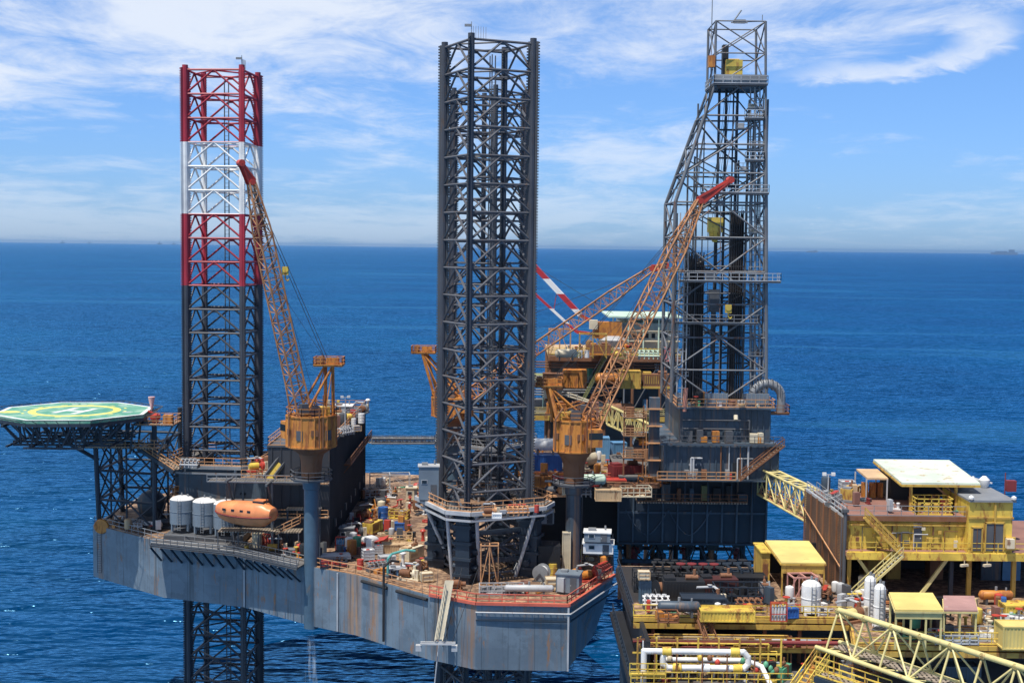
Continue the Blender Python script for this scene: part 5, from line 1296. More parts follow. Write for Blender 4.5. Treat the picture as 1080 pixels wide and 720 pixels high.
    m = MB(); m.beam((x - 4.2, 150, 50.3), (x + .4, 146, 49.4), .14); m.beam((x - 3.9, 151, 50.3), (x + .9, 146, 49.4), .14); m.build('boom_arm', white, z_)
    m = MB(); m.cbox((x + 2.2, 144, zt + .2), 1.0, .7, 1.2); m.rod((x + 1.2, 143, zt), (x + 1.2, 143, zt + 2.4), .06); m.build('lamp_mast', maroon, z_)
ybuilding()
# louvred wind wall seen obliquely
def louvre():
    a = W(851, 523, 155.5); b = W(892, 549, 139.6); zt = 46.7
    t = thing('louvred_wind_wall', 'tall dark brown louvred wall facing left beside the yellow module', 'wall', (b.x, b.y, ZL))
    a.z = zt; b.z = zt; d = (b - a); d.z = 0; d.normalize(); nr = V((-abs(d.y), -d.x * (1 if d.y < 0 else -1), 0)); nr = V((d.y, -d.x, 0)); 
    if nr.x > 0: nr = -nr
    m = MB(); z = ZL + .1
    while z < zt - .1:
        aa = V((a.x, a.y, z)); bb = V((b.x, b.y, z)); m.add([aa, bb, bb + nr * .16 - V((0, 0, .0)) + V((0, 0, -.06)), aa + nr * .16 + V((0, 0, -.06)), aa + V((0, 0, .26)), bb + V((0, 0, .26))], [(0, 1, 2, 3), (3, 2, 5, 4)]); z += .28
    m.add([(a.x - nr.x * .1, a.y - nr.y * .1, ZL), (b.x - nr.x * .1, b.y - nr.y * .1, ZL), (b.x - nr.x * .1, b.y - nr.y * .1, zt), (a.x - nr.x * .1, a.y - nr.y * .1, zt)], [(0, 1, 2, 3)])
    m.build('louvres', louvm, t, smooth=False)
    m = MB(); n = 7
    for i in range(n): p = a.lerp(b, i / (n - 1)); m.beam((p.x + nr.x * .22, p.y + nr.y * .22, ZL), (p.x + nr.x * .22, p.y + nr.y * .22, zt), .14)
    m.build('mullion', rustm, t)
    m = MB(); m.beam(a, b, .3); m.rail([a, b], 1.0, 1.5, .08); m.build('coping', lgrey, t)
    m = MB(); m.rod((b.x - .1, b.y - .2, ZL), (b.x - .1, b.y - .2, zt + .6), .2, 8); m.rod((b.x - .5, b.y - .3, ZL), (b.x - .5, b.y - .3, zt), .07); m.cbox((b.x - .1, b.y - .2, zt + .6), .6, .6, .3); m.build('corner_post', dgrey, t)
    m = MB(); m.quadslab([V((a.x, a.y, 44.6)) + nr * .3, V((b.x, b.y, 41.2)) + nr * .3, V((b.x, b.y, 41.2)) + nr * .4, V((a.x, a.y, 44.6)) + nr * .4], .1); m.build('diagonal_strip', orail, t)  # thin orange strip slanting down across the louvres
louvre()
def canopy(name, label, pf, pb, zt, zf, mat, post=yellowd, wall=None, drop=.15, nposts=2, fasc=None):
    """pf, pb = front and back edge (x0, x1, y)"""
    t = thing(name, label, 'canopy', ((pf[0] + pf[1]) / 2, (pf[2] + pb[2]) / 2, zf))
    p = [V((pf[0], pf[2], zt)), V((pf[1], pf[2], zt)), V((pb[1], pb[2], zt + drop)), V((pb[0], pb[2], zt + drop))]
    MB().quadslab(p, .14).build('roof_sheet', mat, t, smooth=False)
    m = MB(); 
    for i in range(4): m.beam(p[i] - V((0, 0, .25)), p[(i + 1) % 4] - V((0, 0, .25)), .16)
    m.build('roof_frame', post, t)
    ps = [p[0].lerp(p[1], .03 + .94 * i / (nposts - 1)) for i in range(nposts)] + [p[3].lerp(p[2], .03 + .94 * i / (nposts - 1)) for i in range(nposts)]
    for q in ps: MB().beam((q.x, q.y + (.15 if q.y < (pf[2] + pb[2]) / 2 else -.15), zf), (q.x, q.y + (.15 if q.y < (pf[2] + pb[2]) / 2 else -.15), q.z - .2), .16).build('post', post, t)
    if fasc: MB().box(pf[0] + .1, pf[1] - .1, pf[2] + .05, pf[2] + .1, zt - fasc, zt - .16).build('valance', post, t, smooth=False)
    return t
canopy('shed_roof', 'bright yellow flat roof on posts left of the louvred wall', (gx(824, 139, 596), gx(871, 139, 596), 139), (gx(807, 149, 575), gx(853, 149, 575), 149), 41.9, ZL, canopy_y, fasc=1.2, nposts=3)
def shedback():
    x0, x1 = gx(806, 149.5), gx(860, 149.5)
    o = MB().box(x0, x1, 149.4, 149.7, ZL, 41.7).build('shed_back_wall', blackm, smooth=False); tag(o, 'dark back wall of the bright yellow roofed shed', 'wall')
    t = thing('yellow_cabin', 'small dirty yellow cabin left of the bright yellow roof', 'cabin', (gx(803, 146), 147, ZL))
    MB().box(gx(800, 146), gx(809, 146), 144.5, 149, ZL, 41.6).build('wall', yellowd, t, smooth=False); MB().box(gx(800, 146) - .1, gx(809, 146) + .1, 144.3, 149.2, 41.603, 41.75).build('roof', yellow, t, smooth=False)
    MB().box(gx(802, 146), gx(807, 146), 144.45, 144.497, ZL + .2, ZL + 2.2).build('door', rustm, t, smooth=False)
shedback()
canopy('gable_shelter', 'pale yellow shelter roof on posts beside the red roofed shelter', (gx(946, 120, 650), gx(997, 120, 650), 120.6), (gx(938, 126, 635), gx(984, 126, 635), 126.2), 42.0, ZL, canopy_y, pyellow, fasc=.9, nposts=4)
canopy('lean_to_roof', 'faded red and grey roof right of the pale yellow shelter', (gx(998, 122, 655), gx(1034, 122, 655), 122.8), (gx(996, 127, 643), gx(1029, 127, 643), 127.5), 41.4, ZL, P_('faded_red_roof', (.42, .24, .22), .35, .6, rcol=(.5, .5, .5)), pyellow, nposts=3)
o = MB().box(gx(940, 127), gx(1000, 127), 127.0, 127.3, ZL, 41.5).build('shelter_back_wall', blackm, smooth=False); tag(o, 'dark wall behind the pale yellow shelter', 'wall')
def bigpipes():
    t = thing('pipe_manifold', 'thick white piping with yellow clamps in the lower right foreground', 'pipework', (gx(740, 126), 126, 33.4))
    y = 123.6; z = lambda py, Y=y: W(740, py, Y).z; X = lambda px, Y=y: gx(px, Y, 700)
    def loop(pts, r, name='pipe', mat=whitec):
        m = MB()
        for i, (a, b) in enumerate(zip(pts[:-1], pts[1:])):
            m.rod(a, b, r, 14)
            if i: m.lathe((a[0], a[1], a[2]), [(r * .3, -r), (r * .9, -r * .6), (r, 0), (r * .9, r * .6), (r * .3, r)], 12)
        return m.build(name, mat, t)
    z1, z2, z3 = z(689) + .2, z(706) + .2, z(712)
    loop([(X(679), y, 33.4), (X(679), y, z1), (X(784), y, z1), (X(789), y, z1 - .5), (X(789), y, z2 + .4), (X(785), y, z2), (X(704), y, z2), (X(699), y, z2 + .4), (X(699), y, z1 - .5), (X(703), y, z1)], .29)
    loop([(X(704), y + 1.5, z2 + .3), (X(790), y + 1.5, z2 + .3), (X(806), y + 1.2, z2 - .2), (X(814), y - .6, 33.6)], .24)
    loop([(X(683), y + 3, z1 + .1), (X(683), y + 3, 33.5)], .22, 'riser')
    for px, zz in ((703, z1), (775, z1), (778, z2), (744, z2 - .02), (714, z2)):
        MB().lathe((X(px) - .45, y, zz), [(.3, 0), (.42, .06), (.42, .84), (.3, .9)], 14, 'X').build('clamp', yellow if px != 744 else whitec, t)
    m = MB()
    for px in (690, 713, 740, 766, 795): m.beam((X(px), y - .45, 33.4), (X(px), y - .45, z1 - .1), .12); m.beam((X(px), y - .45, z2 - .4), (X(px), y + 1.8, z2 - .4), .12)
    m.build('pipe_support', rustm, t)
    m = MB()
    for k in range(12): x = X(686 + k * 9); m.rod((x, y + 2.6, 33.4), (x, y + 2.6, 35 + (k % 3) * .5), .09); m.lathe((x, y + 2.6, 35.1), [(.05, 0), (.28, .05), (.05, .1)], 8)
    m.build('valve', greym, t)
    m = MB(); m.rod((X(672), y + 4.6, z(677, 128)), (X(800), y + 4.6, z(677, 128)), .22, 10); m.rod((X(800), y + 4.6, z(677, 128)), (X(900), y + 4.6, z(677, 128)), .22, 10); m.build('header_pipe', maroon, t)
bigpipes()
def piperack():
    t = thing('pipe_rack', 'rusty yellow steel rack standing behind and around the thick white piping', 'rack', (gx(740, 125), 125, 33.4))
    xs = [gx(px, 125.6) for px in (674, 694, 716, 738, 760, 782, 804, 826)]
    for k, x in enumerate(xs): MB().beam((x, 125.6, 33.4), (x, 125.6, 37.6), .16).build('post', yellow if k % 2 else yellowd, t)
    for z in (35.0, 36.1, 37.4): MB().beam((xs[0] - .5, 125.6, z), (xs[-1], 125.6, z), .14).build('rack_beam', yellow if z < 37 else rustm, t)
    r_ = random.Random(9)
    for k in range(10):
        z = 34.8 + .27 * (k % 9); y = 126 + .3 * (k % 4); x0 = xs[0] + r_.uniform(0, 5); x1 = xs[-1] - r_.uniform(0, 5); m = MB(); m.path([(x0, y, 33.5), (x0, y, z), (x1, y, z), (x1, y, 33.5)], r_.choice((.06, .09, .12)), 8)
        m.build('small_pipe', r_.choice((yellow, cream, rustm, lgrey, yellow, maroon)), t)
    m = MB().box(xs[0] - 1.0, xs[0] + 2.4, 122.6, 123.2, 34.75, 34.9); m.rail([(xs[0] - 1.0, 122.6, 34.9), (xs[0] + 2.4, 122.6, 34.9)], 1.1, .9, .08); m.build('side_step', yellow, t, smooth=False)
    MB().rail([(xs[0] - .9, 122.4, 34.1), (xs[-1] + .5, 122.4, 34.1)], 1.15, 1.1, .075).build('front_railing', yellow, t)
    for k in range(16):
        x = xs[0] + .5 + r_.uniform(0, xs[-1] - xs[0] - 1); MB().lathe((x, 124.9, 34.6 + r_.uniform(0, 1.4)), [(.05, -.3), (.22, -.2), (.28, 0), (.22, .2), (.05, .35)], 10).build('valve', r_.choice((yellow, redm, cream, rustm, green)), t)
piperack()
stairs((gx(741, 130.6), 130.4, ZL - .1), (gx(765, 127), 127, 33.5), 1.0, 'rusty stairs from the railed deck to the white piping', rm=rustm)
stairs((gx(832, 118.4, 715), 118.3, 33.4), (gx(868, 121, 690), 121, 37.2), 1.5, 'wide yellow stairway at the bottom edge right of the white piping', rm=yellow, mat=yellowd)
stairs((gx(896, 138, 622), 137.4, ZL), (gx(949, 138, 584), 137.4, ZY), 1.1, 'grey treaded stairs zigzag below the yellow module, lower flight', rm=pyellow, mat=greym)
stairs((gx(949, 138, 584), 138.0, ZY + .1), (gx(912, 139, 550), 139.0, ZYT + .2), .9, 'upper stair flight slanting across the front of the yellow module', rm=yellowd, mat=yellowd)
def tribridge():
    a = V((29.9, 118.4, 42.5)); b = V((48.5, 89.5, 42.5)); t = thing('truss_bridge', 'heavy pale yellow triangular truss bridge crossing the lower right corner', 'bridge', (a.x, a.y, 39))
    d = (b - a).normalized(); s_ = V((-d.y, d.x, 0)); ln = (b - a).length; dn = V((0, 0, -3.5)); n = 11
    MB().rod(a, b, .25, 14).build('top_chord', pyellow, t)
    for k in (-1, 1): MB().rod(a + dn + s_ * 1.5 * k - d * 1.2, b + dn + s_ * 1.5 * k, .2, 12).build('bottom_chord', pyellow, t)
    for k in (-1, 1):
        m = MB()
        for i in range(n):
            p = a + d * (ln * i / n); q = a + d * (ln * (i + 1) / n); lo = dn + s_ * 1.5 * k
            m.rod(p, p + lo, .10, 8); m.rod(p + lo if i % 2 else p, q if i % 2 else q + lo, .09, 8); c_ = p; m.lathe((p.x, p.y, p.z - .1), [(.2, -.28), (.34, -.12), (.34, .12), (.2, .3)], 8)
        m.build('web_bracing', pyellow, t)
    m = MB()
    for i in range(n): p = a + d * (ln * i / n) + dn; q = a + d * (ln * (i + 1) / n) + dn; m.rod(p - s_ * 1.5, p + s_ * 1.5, .1, 6); m.rod(p - s_ * 1.5, q + s_ * 1.5, .08, 6)
    m.build('bottom_bracing', pyellow, t)
    MB().quadslab([a + dn - s_ * .7 + V((0, 0, .25)), b + dn - s_ * .7 + V((0, 0, .25)), b + dn + s_ * .7 + V((0, 0, .25)), a + dn + s_ * .7 + V((0, 0, .25))], .08).build('walkway', gratep, t, smooth=False)
tribridge()
# walkway beside the bridge
catwalk('service_walkway', 'yellow railed walkway under the truss bridge', (gx(868, 117), 116.6, 37.2), (gx(935, 112), 111, 37.2), 1.5, rm=yellow)

# ------------------------------------------------------------------ deck equipment kinds (built once each, then copied)
def k_container(Lx, Wy, H, mat):
    def f():
        q = root('shipping_container'); MB().cbox((0, 0, .12), Lx - .16, Wy - .16, H - .2).build('body', mat, q, smooth=False)
        m = MB()
        for sx in (-1, 1):
            for sy in (-1, 1): m.cbox((sx * (Lx / 2 - .06), sy * (Wy / 2 - .06), 0), .14, .14, H)
        for z in (0, H - .14):
            for sy in (-1, 1): m.cbox((0, sy * (Wy / 2 - .06), z), Lx - .26, .12, .14)
            for sx in (-1, 1): m.cbox((sx * (Lx / 2 - .06), 0, z), .12, Wy - .26, .14)
        m.build('frame', mat, q, smooth=False); m = MB()
        n = int(Lx / .35)
        for k in range(n): m.cbox((-Lx / 2 + .3 + k * (Lx - .6) / max(1, n - 1), -Wy / 2 + .055, .2), .12, .05, H - .4)
        m.build('corrugation', mat, q, smooth=False)
        m = MB()
        for k in (-.3, .3): m.rod((Lx / 2 + .0, k, .2), (Lx / 2 + .0, k, H - .2), .04, 5)
        m.build('door_bar', lgrey, q); return q
    return f
def k_basket(Lx, Wy, H, mat, fill=None):
    def f():
        q = root('cargo_basket'); m = MB().cbox((0, 0, .1), Lx - .1, Wy - .1, .1)
        m.build('floor', mat, q, smooth=False); m = MB()
        for z in (.1, H * .5, H):
            for sy in (-1, 1): m.beam((-Lx / 2, sy * Wy / 2, z), (Lx / 2, sy * Wy / 2, z), .1)
            for sx in (-1, 1): m.beam((sx * Lx / 2, -Wy / 2, z), (sx * Lx / 2, Wy / 2, z), .1)
        n = max(2, int(Lx / .8))
        for k in range(n + 1):
            x = -Lx / 2 + Lx * k / n
            for sy in (-1, 1): m.beam((x, sy * Wy / 2, 0), (x, sy * Wy / 2, H), .1)
        m.build('frame', mat, q)
        r_ = random.Random(int(Lx * 10)); nl = int(Lx * 1.5)
        for k in range(nl): MB().cbox(((-.42 + .84 * k / max(1, nl - 1)) * Lx * .95, r_.uniform(-.25, .25) * Wy, .2), r_.uniform(.3, .8), r_.uniform(.4, .8), r_.uniform(.2, .8) * H, r_.uniform(0, 1)).build('load', fill or rustm, q, smooth=False)
        return q
    return f
def k_pump(mat, mat2):
    def f():
        q = root('pump_skid'); m = MB().cbox((0, 0, 0), 3.0, 1.4, .25); m.build('base', mat2, q, smooth=False)
        m = MB(); m.rod((-1.2, 0, .85), (.1, 0, .85), .48, 14); m.rod((-1.35, 0, .85), (-1.2, 0, .85), .36, 12)
        for k in range(6): m.lathe((-1.1 + k * .2, 0, .85), [(.48, 0), (.53, .02), (.53, .05), (.48, .07)], 12, 'X')
        m.build('motor', mat, q)
        m = MB(); m.rod((.1, 0, .85), (.4, 0, .85), .15, 8); m.lathe((.4, 0, .85), [(.3, 0), (.62, .15), (.62, .5), (.3, .65)], 14, 'X'); m.rod((.7, 0, .85), (.7, 0, 1.9), .2, 10); m.rod((1.0, 0, .85), (1.5, 0, .85), .2, 10); m.build('pump_casing', mat2, q)
        m = MB(); m.rod((.7, 0, 1.8), (.7, 1.2, 1.8), .14, 8); m.rod((.7, 1.2, 1.8), (-1.2, 1.2, 1.8), .14, 8); m.lathe((.2, 1.2, 2.0), [(.05, 0), (.28, .04), (.05, .08)], 10); m.build('discharge_pipe', lgrey, q)
        m = MB().cbox((1.15, -.4, .25), .5, .4, 1.2); m.build('control_box', cream, q); return q
    return f
def k_winch(mat, mat2):
    def f():
        q = root('deck_winch'); m = MB().cbox((0, 0, 0), 2.6, 1.8, .25)
        for k in (-1.0, 1.0): m.add([(k - .1, -.8, .25), (k + .1, -.8, .25), (k + .1, .8, .25), (k - .1, .8, .25), (k - .1, -.2, 1.35), (k + .1, -.2, 1.35), (k + .1, .2, 1.35), (k - .1, .2, 1.35)], [(3, 2, 1, 0), (4, 5, 6, 7), (0, 1, 5, 4), (1, 2, 6, 5), (2, 3, 7, 6), (3, 0, 4, 7)])
        m.build('frame', mat, q, smooth=False)
        m = MB(); m.rod((-.85, 0, 1.0), (.85, 0, 1.0), .5, 16); m.rod((-.9, 0, 1.0), (-.8, 0, 1.0), .8, 18); m.rod((.8, 0, 1.0), (.9, 0, 1.0), .8, 18); m.build('drum', mat2, q)
        m = MB(); m.rod((1.1, 0, .9), (1.75, 0, .9), .35, 12); m.build('motor', mat, q); return q
    return f
def k_cabin(Lx, Wy, H, mat, roofm=None):
    def f():
        q = root('equipment_cabin'); MB().cbox((0, 0, .2), Lx, Wy, H - .3).build('wall', mat, q, smooth=False)
        MB().cbox((0, 0, H - .09), Lx + .25, Wy + .25, .14).build('roof', roofm or mat, q, smooth=False)
        d = MB().cbox((Lx * .25, -Wy / 2 - .03, .25), .8, .05, min(1.95, H * .75)).build('door', dgrey, q, smooth=False); MB().cbox((Lx * .25 - .3, -Wy / 2 - .08, 1.1 * min(1, H / 2.4)), .08, .04, .12).build('handle', lgrey, d)
        if Lx > 1.8:
            f_ = MB().cbox((-Lx * .22, -Wy / 2 - .03, H * .5), .8, .05, .55).build('window', lgrey, q, smooth=False); MB().cbox((-Lx * .22, -Wy / 2 - .06, H * .5 + .07), .64, .04, .41).build('pane', glass, f_, smooth=False)
        MB().cbox((-Lx * .2, 0, H + .05), Lx * .3, Wy * .35, .3).build('roof_unit', greym, q); MB().rod((Lx * .3, Wy * .2, H), (Lx * .3, Wy * .2, H + .6), .12, 8).build('roof_vent', greym, q)
        m = MB().cbox((0, 0, 0), Lx * .9, Wy * .9, .2); m.build('skid_base', dgrey, q, smooth=False); return q
    return f
def k_vessel(r, ln, mat, saddle=dgrey):
    def f():
        q = root('pressure_vessel'); MB().lathe((-ln / 2, 0, r + .5), [(.05, -.1), (r * .5, 0), (r * .85, r * .2), (r, r * .45), (r, ln - r * .45), (r * .85, ln - r * .2), (r * .5, ln), (.05, ln + .1)], 20, 'X').build('shell', mat, q)
        m = MB()
        for k in (-.3, .3): m.cbox((k * ln, 0, 0), .25, r * 1.5, r * .6 + .4)
        m.build('saddle', saddle, q, smooth=False)
        m = MB(); m.rod((0, 0, 2 * r + .4), (0, 0, 2 * r + .9), .14, 8); m.rod((ln * .3, 0, 2 * r + .4), (ln * .3, 0, 2 * r + .8), .1, 8); m.build('nozzle', greym, q); return q
    return f
def k_drum(mat, r=.3, h=.9):
    def f():
        q = root('steel_drum'); MB().lathe((0, 0, 0), [(r, 0), (r, h * .33), (r * 1.05, h * .34), (r, h * .36), (r, h * .66), (r * 1.05, h * .67), (r, h * .69), (r, h)], 16).build('drum_shell', mat, q)
        MB().lathe((0, 0, h), [(r * .96, -.03), (r * .2, -.02), (r * .2, .02), (.02, .03)], 14).build('lid', mat, q); return q
    return f
def k_pipes(n, ln, r, mat, layers=2):
    def f():
        q = root('pipe_bundle')
        for j in range(layers):
            m = MB()
            for i in range(n - j): y = (i - (n - j - 1) / 2) * r * 2.1; m.rod((-ln / 2 + (i * 3 % 4) * .1, y, .2 + r + j * r * 1.8), (ln / 2 - (i * 5 % 3) * .12, y, .2 + r + j * r * 1.8), r, 8)
            m.build('pipe_layer', mat, q)
        m = MB()
        for k in (-.35, 0, .35): m.cbox((k * ln, 0, 0), .2, n * r * 2.2, .2)
        m.build('bearer', tan, q, smooth=False); return q
    return f
def k_tote(mat):
    def f():
        q = root('tote_tank'); MB().cbox((0, 0, .2), 1.1, 1.1, 1.0).build('tank', mat, q, smooth=False)
        m = MB()
        for z in (.2, .55, .9, 1.22): m.rail([(-.6, -.6, z), (.6, -.6, z), (.6, .6, z), (-.6, .6, z)], .02, 5, .05, True, 0)
        for x in (-.6, 0, .6):
            for y in (-.6, .6): m.beam((x, y, 0), (x, y, 1.25), .06)
        m.build('cage', lgrey, q); MB().lathe((0, 0, 1.2), [(.2, 0), (.2, .08), (.02, .1)], 10).build('cap', redm, q); return q
    return f
def k_bottles(mat, n=5):
    def f():
        q = root('gas_bottle_rack')
        for i in range(n): MB().lathe((-.6 + i * 1.2 / (n - 1), 0, .12), [(.13, 0), (.13, 1.3), (.05, 1.45), (.05, 1.55)], 10).build('bottle', mat, q)
        m = MB()
        for z in (.1, .8, 1.9): m.beam((-.8, -.22, z), (.8, -.22, z), .07); m.beam((-.8, .22, z), (.8, .22, z), .07)
        for x in (-.8, .8):
            for y in (-.22, .22): m.beam((x, y, 0), (x, y, 1.9), .07)
        m.build('rack', redm, q); return q
    return f
def k_manifold(mat, mat2):
    def f():
        q = root('valve_manifold'); m = MB()
        for k in range(3): m.rod((-1.4, k * .45 - .45, .5 + k * .3), (1.4, k * .45 - .45, .5 + k * .3), .13, 8)
        for k in range(5): m.rod((-1.2 + k * .6, -.45, .1), (-1.2 + k * .6, -.45, 1.0), .09, 6); m.rod((-1.2 + k * .6, -.45, 1.0), (-1.2 + k * .6, .45, 1.1), .09, 6)
        m.build('pipework', mat, q); 
        for k in range(4): MB().lathe((-1.0 + k * .6, 0, 1.15), [(.04, 0), (.04, .25), (.26, .26), (.26, .31), (.04, .33)], 12).build('valve_wheel', mat2, q)
        m = MB()
        for x in (-1.3, 1.3): MB().cbox((x, 0, 0), .15, 1.3, .45).build('stand', dgrey, q, smooth=False)
        return q
    return f
def k_vent(mat, h=1.8, r=.22):
    def f():
        q = root('mushroom_vent'); MB().rod((0, 0, 0), (0, 0, h), r, 12).build('stem', mat, q); MB().lathe((0, 0, h), [(r * 1.9, -.05), (r * 2, .1), (r * 1.2, .3), (.03, .36)], 14).build('cap', mat, q)
        MB().lathe((0, 0, 0), [(r * 1.5, 0), (r * 1.5, .08), (r, .1)], 12).build('flange', mat, q); return q
    return f
def k_generator(mat, mat2):
    def f():
        q = root('generator_set'); MB().cbox((0, 0, .3), 3.6, 1.7, 1.5).build('engine_housing', mat, q, smooth=False); MB().cbox((0, 0, 0), 4.0, 1.8, .3).build('skid_base', mat2, q, smooth=False)
        m = MB()
        for k in range(7): m.cbox((-1.5 + k * .28, -.88, .6), .08, .06, 1.0)
        m.build('louvre', mat2, q, smooth=False); m = MB(); m.rod((1.0, 0, 1.8), (1.0, 0, 2.7), .14, 8); m.rod((.2, 0, 2.0), (1.3, 0, 2.0), .24, 10); m.build('exhaust', rustm, q); MB().cbox((-1.2, 0, 1.8), 1.0, 1.2, .25).build('radiator_hood', mat2, q); return q
    return f
def k_lamp(h=5):
    def f():
        q = root('floodlight_mast'); MB().rod((0, 0, 0), (0, 0, h), .09, 8, r2=.06).build('pole', lgrey, q)
        m = MB(); m.beam((-.6, 0, h), (.6, 0, h), .08); m.build('crossarm', lgrey, q)
        for x in (-.5, .5):
            m = MB(); m.cbox((x, -.12, h - .1), .42, .25, .35); m.build('lamp', white, q)
        return q
    return f
def k_crate(mat):
    def f():
        q = root('wooden_crate'); MB().cbox((0, 0, .1), 1.2, 1.0, .8).build('box', mat, q, smooth=False); m = MB()
        for z in (.12, .5, .85):
            m.cbox((0, -.52, z), 1.24, .05, .1); m.cbox((0, .52, z), 1.24, .05, .1)
        for x in (-.45, 0, .45): m.cbox((x, 0, 0), .1, 1.0, .1)
        for x in (-.58, .58): m.cbox((x, -.55, .1), .1, .04, .86)
        m.build('batten', tan, q, smooth=False); return q
    return f
def k_raft():
    q = root('life_raft_canister'); MB().lathe((-.75, 0, .75), [(.05, 0), (.32, .05), (.36, .15), (.36, 1.35), (.32, 1.45), (.05, 1.5)], 16, 'X').build('canister', whitec, q)
    m = MB()
    for x in (-.45, .45): m.cbox((x, 0, 0), .1, .7, .45); m.lathe((x - .03, 0, .75), [(.365, 0), (.385, .01), (.385, .05), (.365, .06)], 14, 'X')
    m.build('cradle', dgrey, q); return q
def k_reel(mat, mat2):
    def f():
        q = root('hose_reel'); m = MB()
        for k in (-.55, .55): m.lathe((k - .04, 0, 1.0), [(.95, 0), (.95, .08)], 20, 'X')
        m.build('reel_flange', mat, q); MB().rod((-.5, 0, 1.0), (.5, 0, 1.0), .68, 18).build('wound_hose', mat2, q)
        m = MB()
        for k in (-.7, .7): m.beam((k, -.8, 0), (k, 0, 1), .1); m.beam((k, .8, 0), (k, 0, 1), .1); m.beam((k, -.9, .05), (k, .9, .05), .12)
        m.build('stand', dgrey, q); return q
    return f
def k_frame(Lx, Wy, H, mat):
    def f():
        q = root('lifting_frame'); m = MB()
        for sx in (-1, 0, 1):
            for sy in (-1, 1): m.beam((sx * Lx / 2, sy * Wy / 2, 0), (sx * Lx / 2, sy * Wy / 2, H), .12)
            m.beam((sx * Lx / 2, -Wy / 2, H), (sx * Lx / 2, Wy / 2, H), .14)
        m.build('upright', mat, q)
        for sy in (-1, 1):
            m = MB(); m.beam((-Lx / 2, sy * Wy / 2, H), (Lx / 2, sy * Wy / 2, H), .16)
            m.beam((-Lx / 2, sy * Wy / 2, .1), (0, sy * Wy / 2, H), .08); m.beam((Lx / 2, sy * Wy / 2, .1), (0, sy * Wy / 2, H), .08)
            m.build('top_rail', mat, q)
        return q
    return f
def person(px, py, z, label, suit, rz=0):
    p = G(px, py, z); t = root('person'); t.location = p; t['label'] = label; t['category'] = 'person'; t.rotation_euler.z = R(rz)
    J = [(0, 0, .95, .155), (0, .0, 1.2, .15), (0, 0, 1.42, .17), (0, 0, 1.52, .06), (0, 0, 1.66, .105), (.09, 0, .9, .11), (.11, .02, .5, .08), (.12, 0, .08, .06), (.12, -.14, .05, .05),
         (-.09, 0, .9, .11), (-.12, -.05, .5, .08), (-.13, .03, .08, .06), (-.13, -.12, .05, .05), (.22, 0, 1.38, .07), (.28, -.03, 1.1, .055), (.24, -.2, .92, .045), (-.22, 0, 1.38, .07), (-.29, 0, 1.1, .055), (-.27, -.12, .88, .045)]
    Eg = [(0, 1), (1, 2), (2, 3), (3, 4), (0, 5), (5, 6), (6, 7), (7, 8), (0, 9), (9, 10), (10, 11), (11, 12), (2, 13), (13, 14), (14, 15), (2, 16), (16, 17), (17, 18)]
    me = bpy.data.meshes.new('body'); me.from_pydata([j[:3] for j in J], Eg, []); o = bpy.data.objects.new('body', me); COL.objects.link(o); o.parent = t
    md = o.modifiers.new('skin', 'SKIN'); md.use_smooth_shade = True
    for i, sv in enumerate(me.skin_vertices[0].data): sv.radius = (J[i][3], J[i][3]); sv.use_root = (i == 0)
    s = o.modifiers.new('sub', 'SUBSURF'); s.levels = 1; s.render_levels = 2; me.materials.append(suit)
    MB().lathe((0, 0, 1.68), [(.17, 0), (.135, .02), (.12, .1), (.06, .15), (.01, .16)], 14).build('helmet', whitec, t)
    MB().lathe((0, -.02, 1.58), [(.03, -.02), (.095, .02), (.105, .08), (.1, .12)], 12).build('face', skin, t)
person(432, 541, ZD, 'person in red coveralls and white helmet on the open main deck', redm, 20)

def put(kind, px, py, z, rz, label, cat, group=None, sc=1.0):
    key, fn = kind; p = G(px, py, z); return place(key, fn, label, cat, (p.x, p.y, z), rz, group, sc)
C_ = lambda L_, W_, H_, mt: (('cont', L_, W_, H_, mt.name), k_container(L_, W_, H_, mt))
Bk = lambda L_, W_, H_, mt, fl=None: (('bask', L_, W_, H_, mt.name, fl.name if fl else ''), k_basket(L_, W_, H_, mt, fl))
Pm = lambda a, b: (('pump', a.name, b.name), k_pump(a, b))
Wn = lambda a, b: (('winch', a.name, b.name), k_winch(a, b))
Cb = lambda L_, W_, H_, mt, rf=None: (('cab', L_, W_, H_, mt.name, rf.name if rf else ''), k_cabin(L_, W_, H_, mt, rf))
Vs = lambda r, l, mt: (('ves', r, l, mt.name), k_vessel(r, l, mt))
Dr = lambda mt: (('drum', mt.name), k_drum(mt))
Pp = lambda n, l, r, mt, ly=2: (('pipes', n, l, r, mt.name, ly), k_pipes(n, l, r, mt, ly))
Tt = lambda mt: (('tote', mt.name), k_tote(mt))
Gb = lambda mt: (('gas', mt.name), k_bottles(mt))
Mf = lambda a, b: (('man', a.name, b.name), k_manifold(a, b))
Vt = lambda mt, h=1.8: (('vent', mt.name, h), k_vent(mt, h))
Gn = lambda a, b: (('gen', a.name, b.name), k_generator(a, b))
Lm = lambda h: (('lamp', h), k_lamp(h))
Cr = lambda mt: (('crate', mt.name), k_crate(mt))
Rl = lambda a, b: (('reel', a.name, b.name), k_reel(a, b))
Fr = lambda L_, W_, H_, mt: (('frame', L_, W_, H_, mt.name), k_frame(L_, W_, H_, mt))
Rf = (('raft',), k_raft)
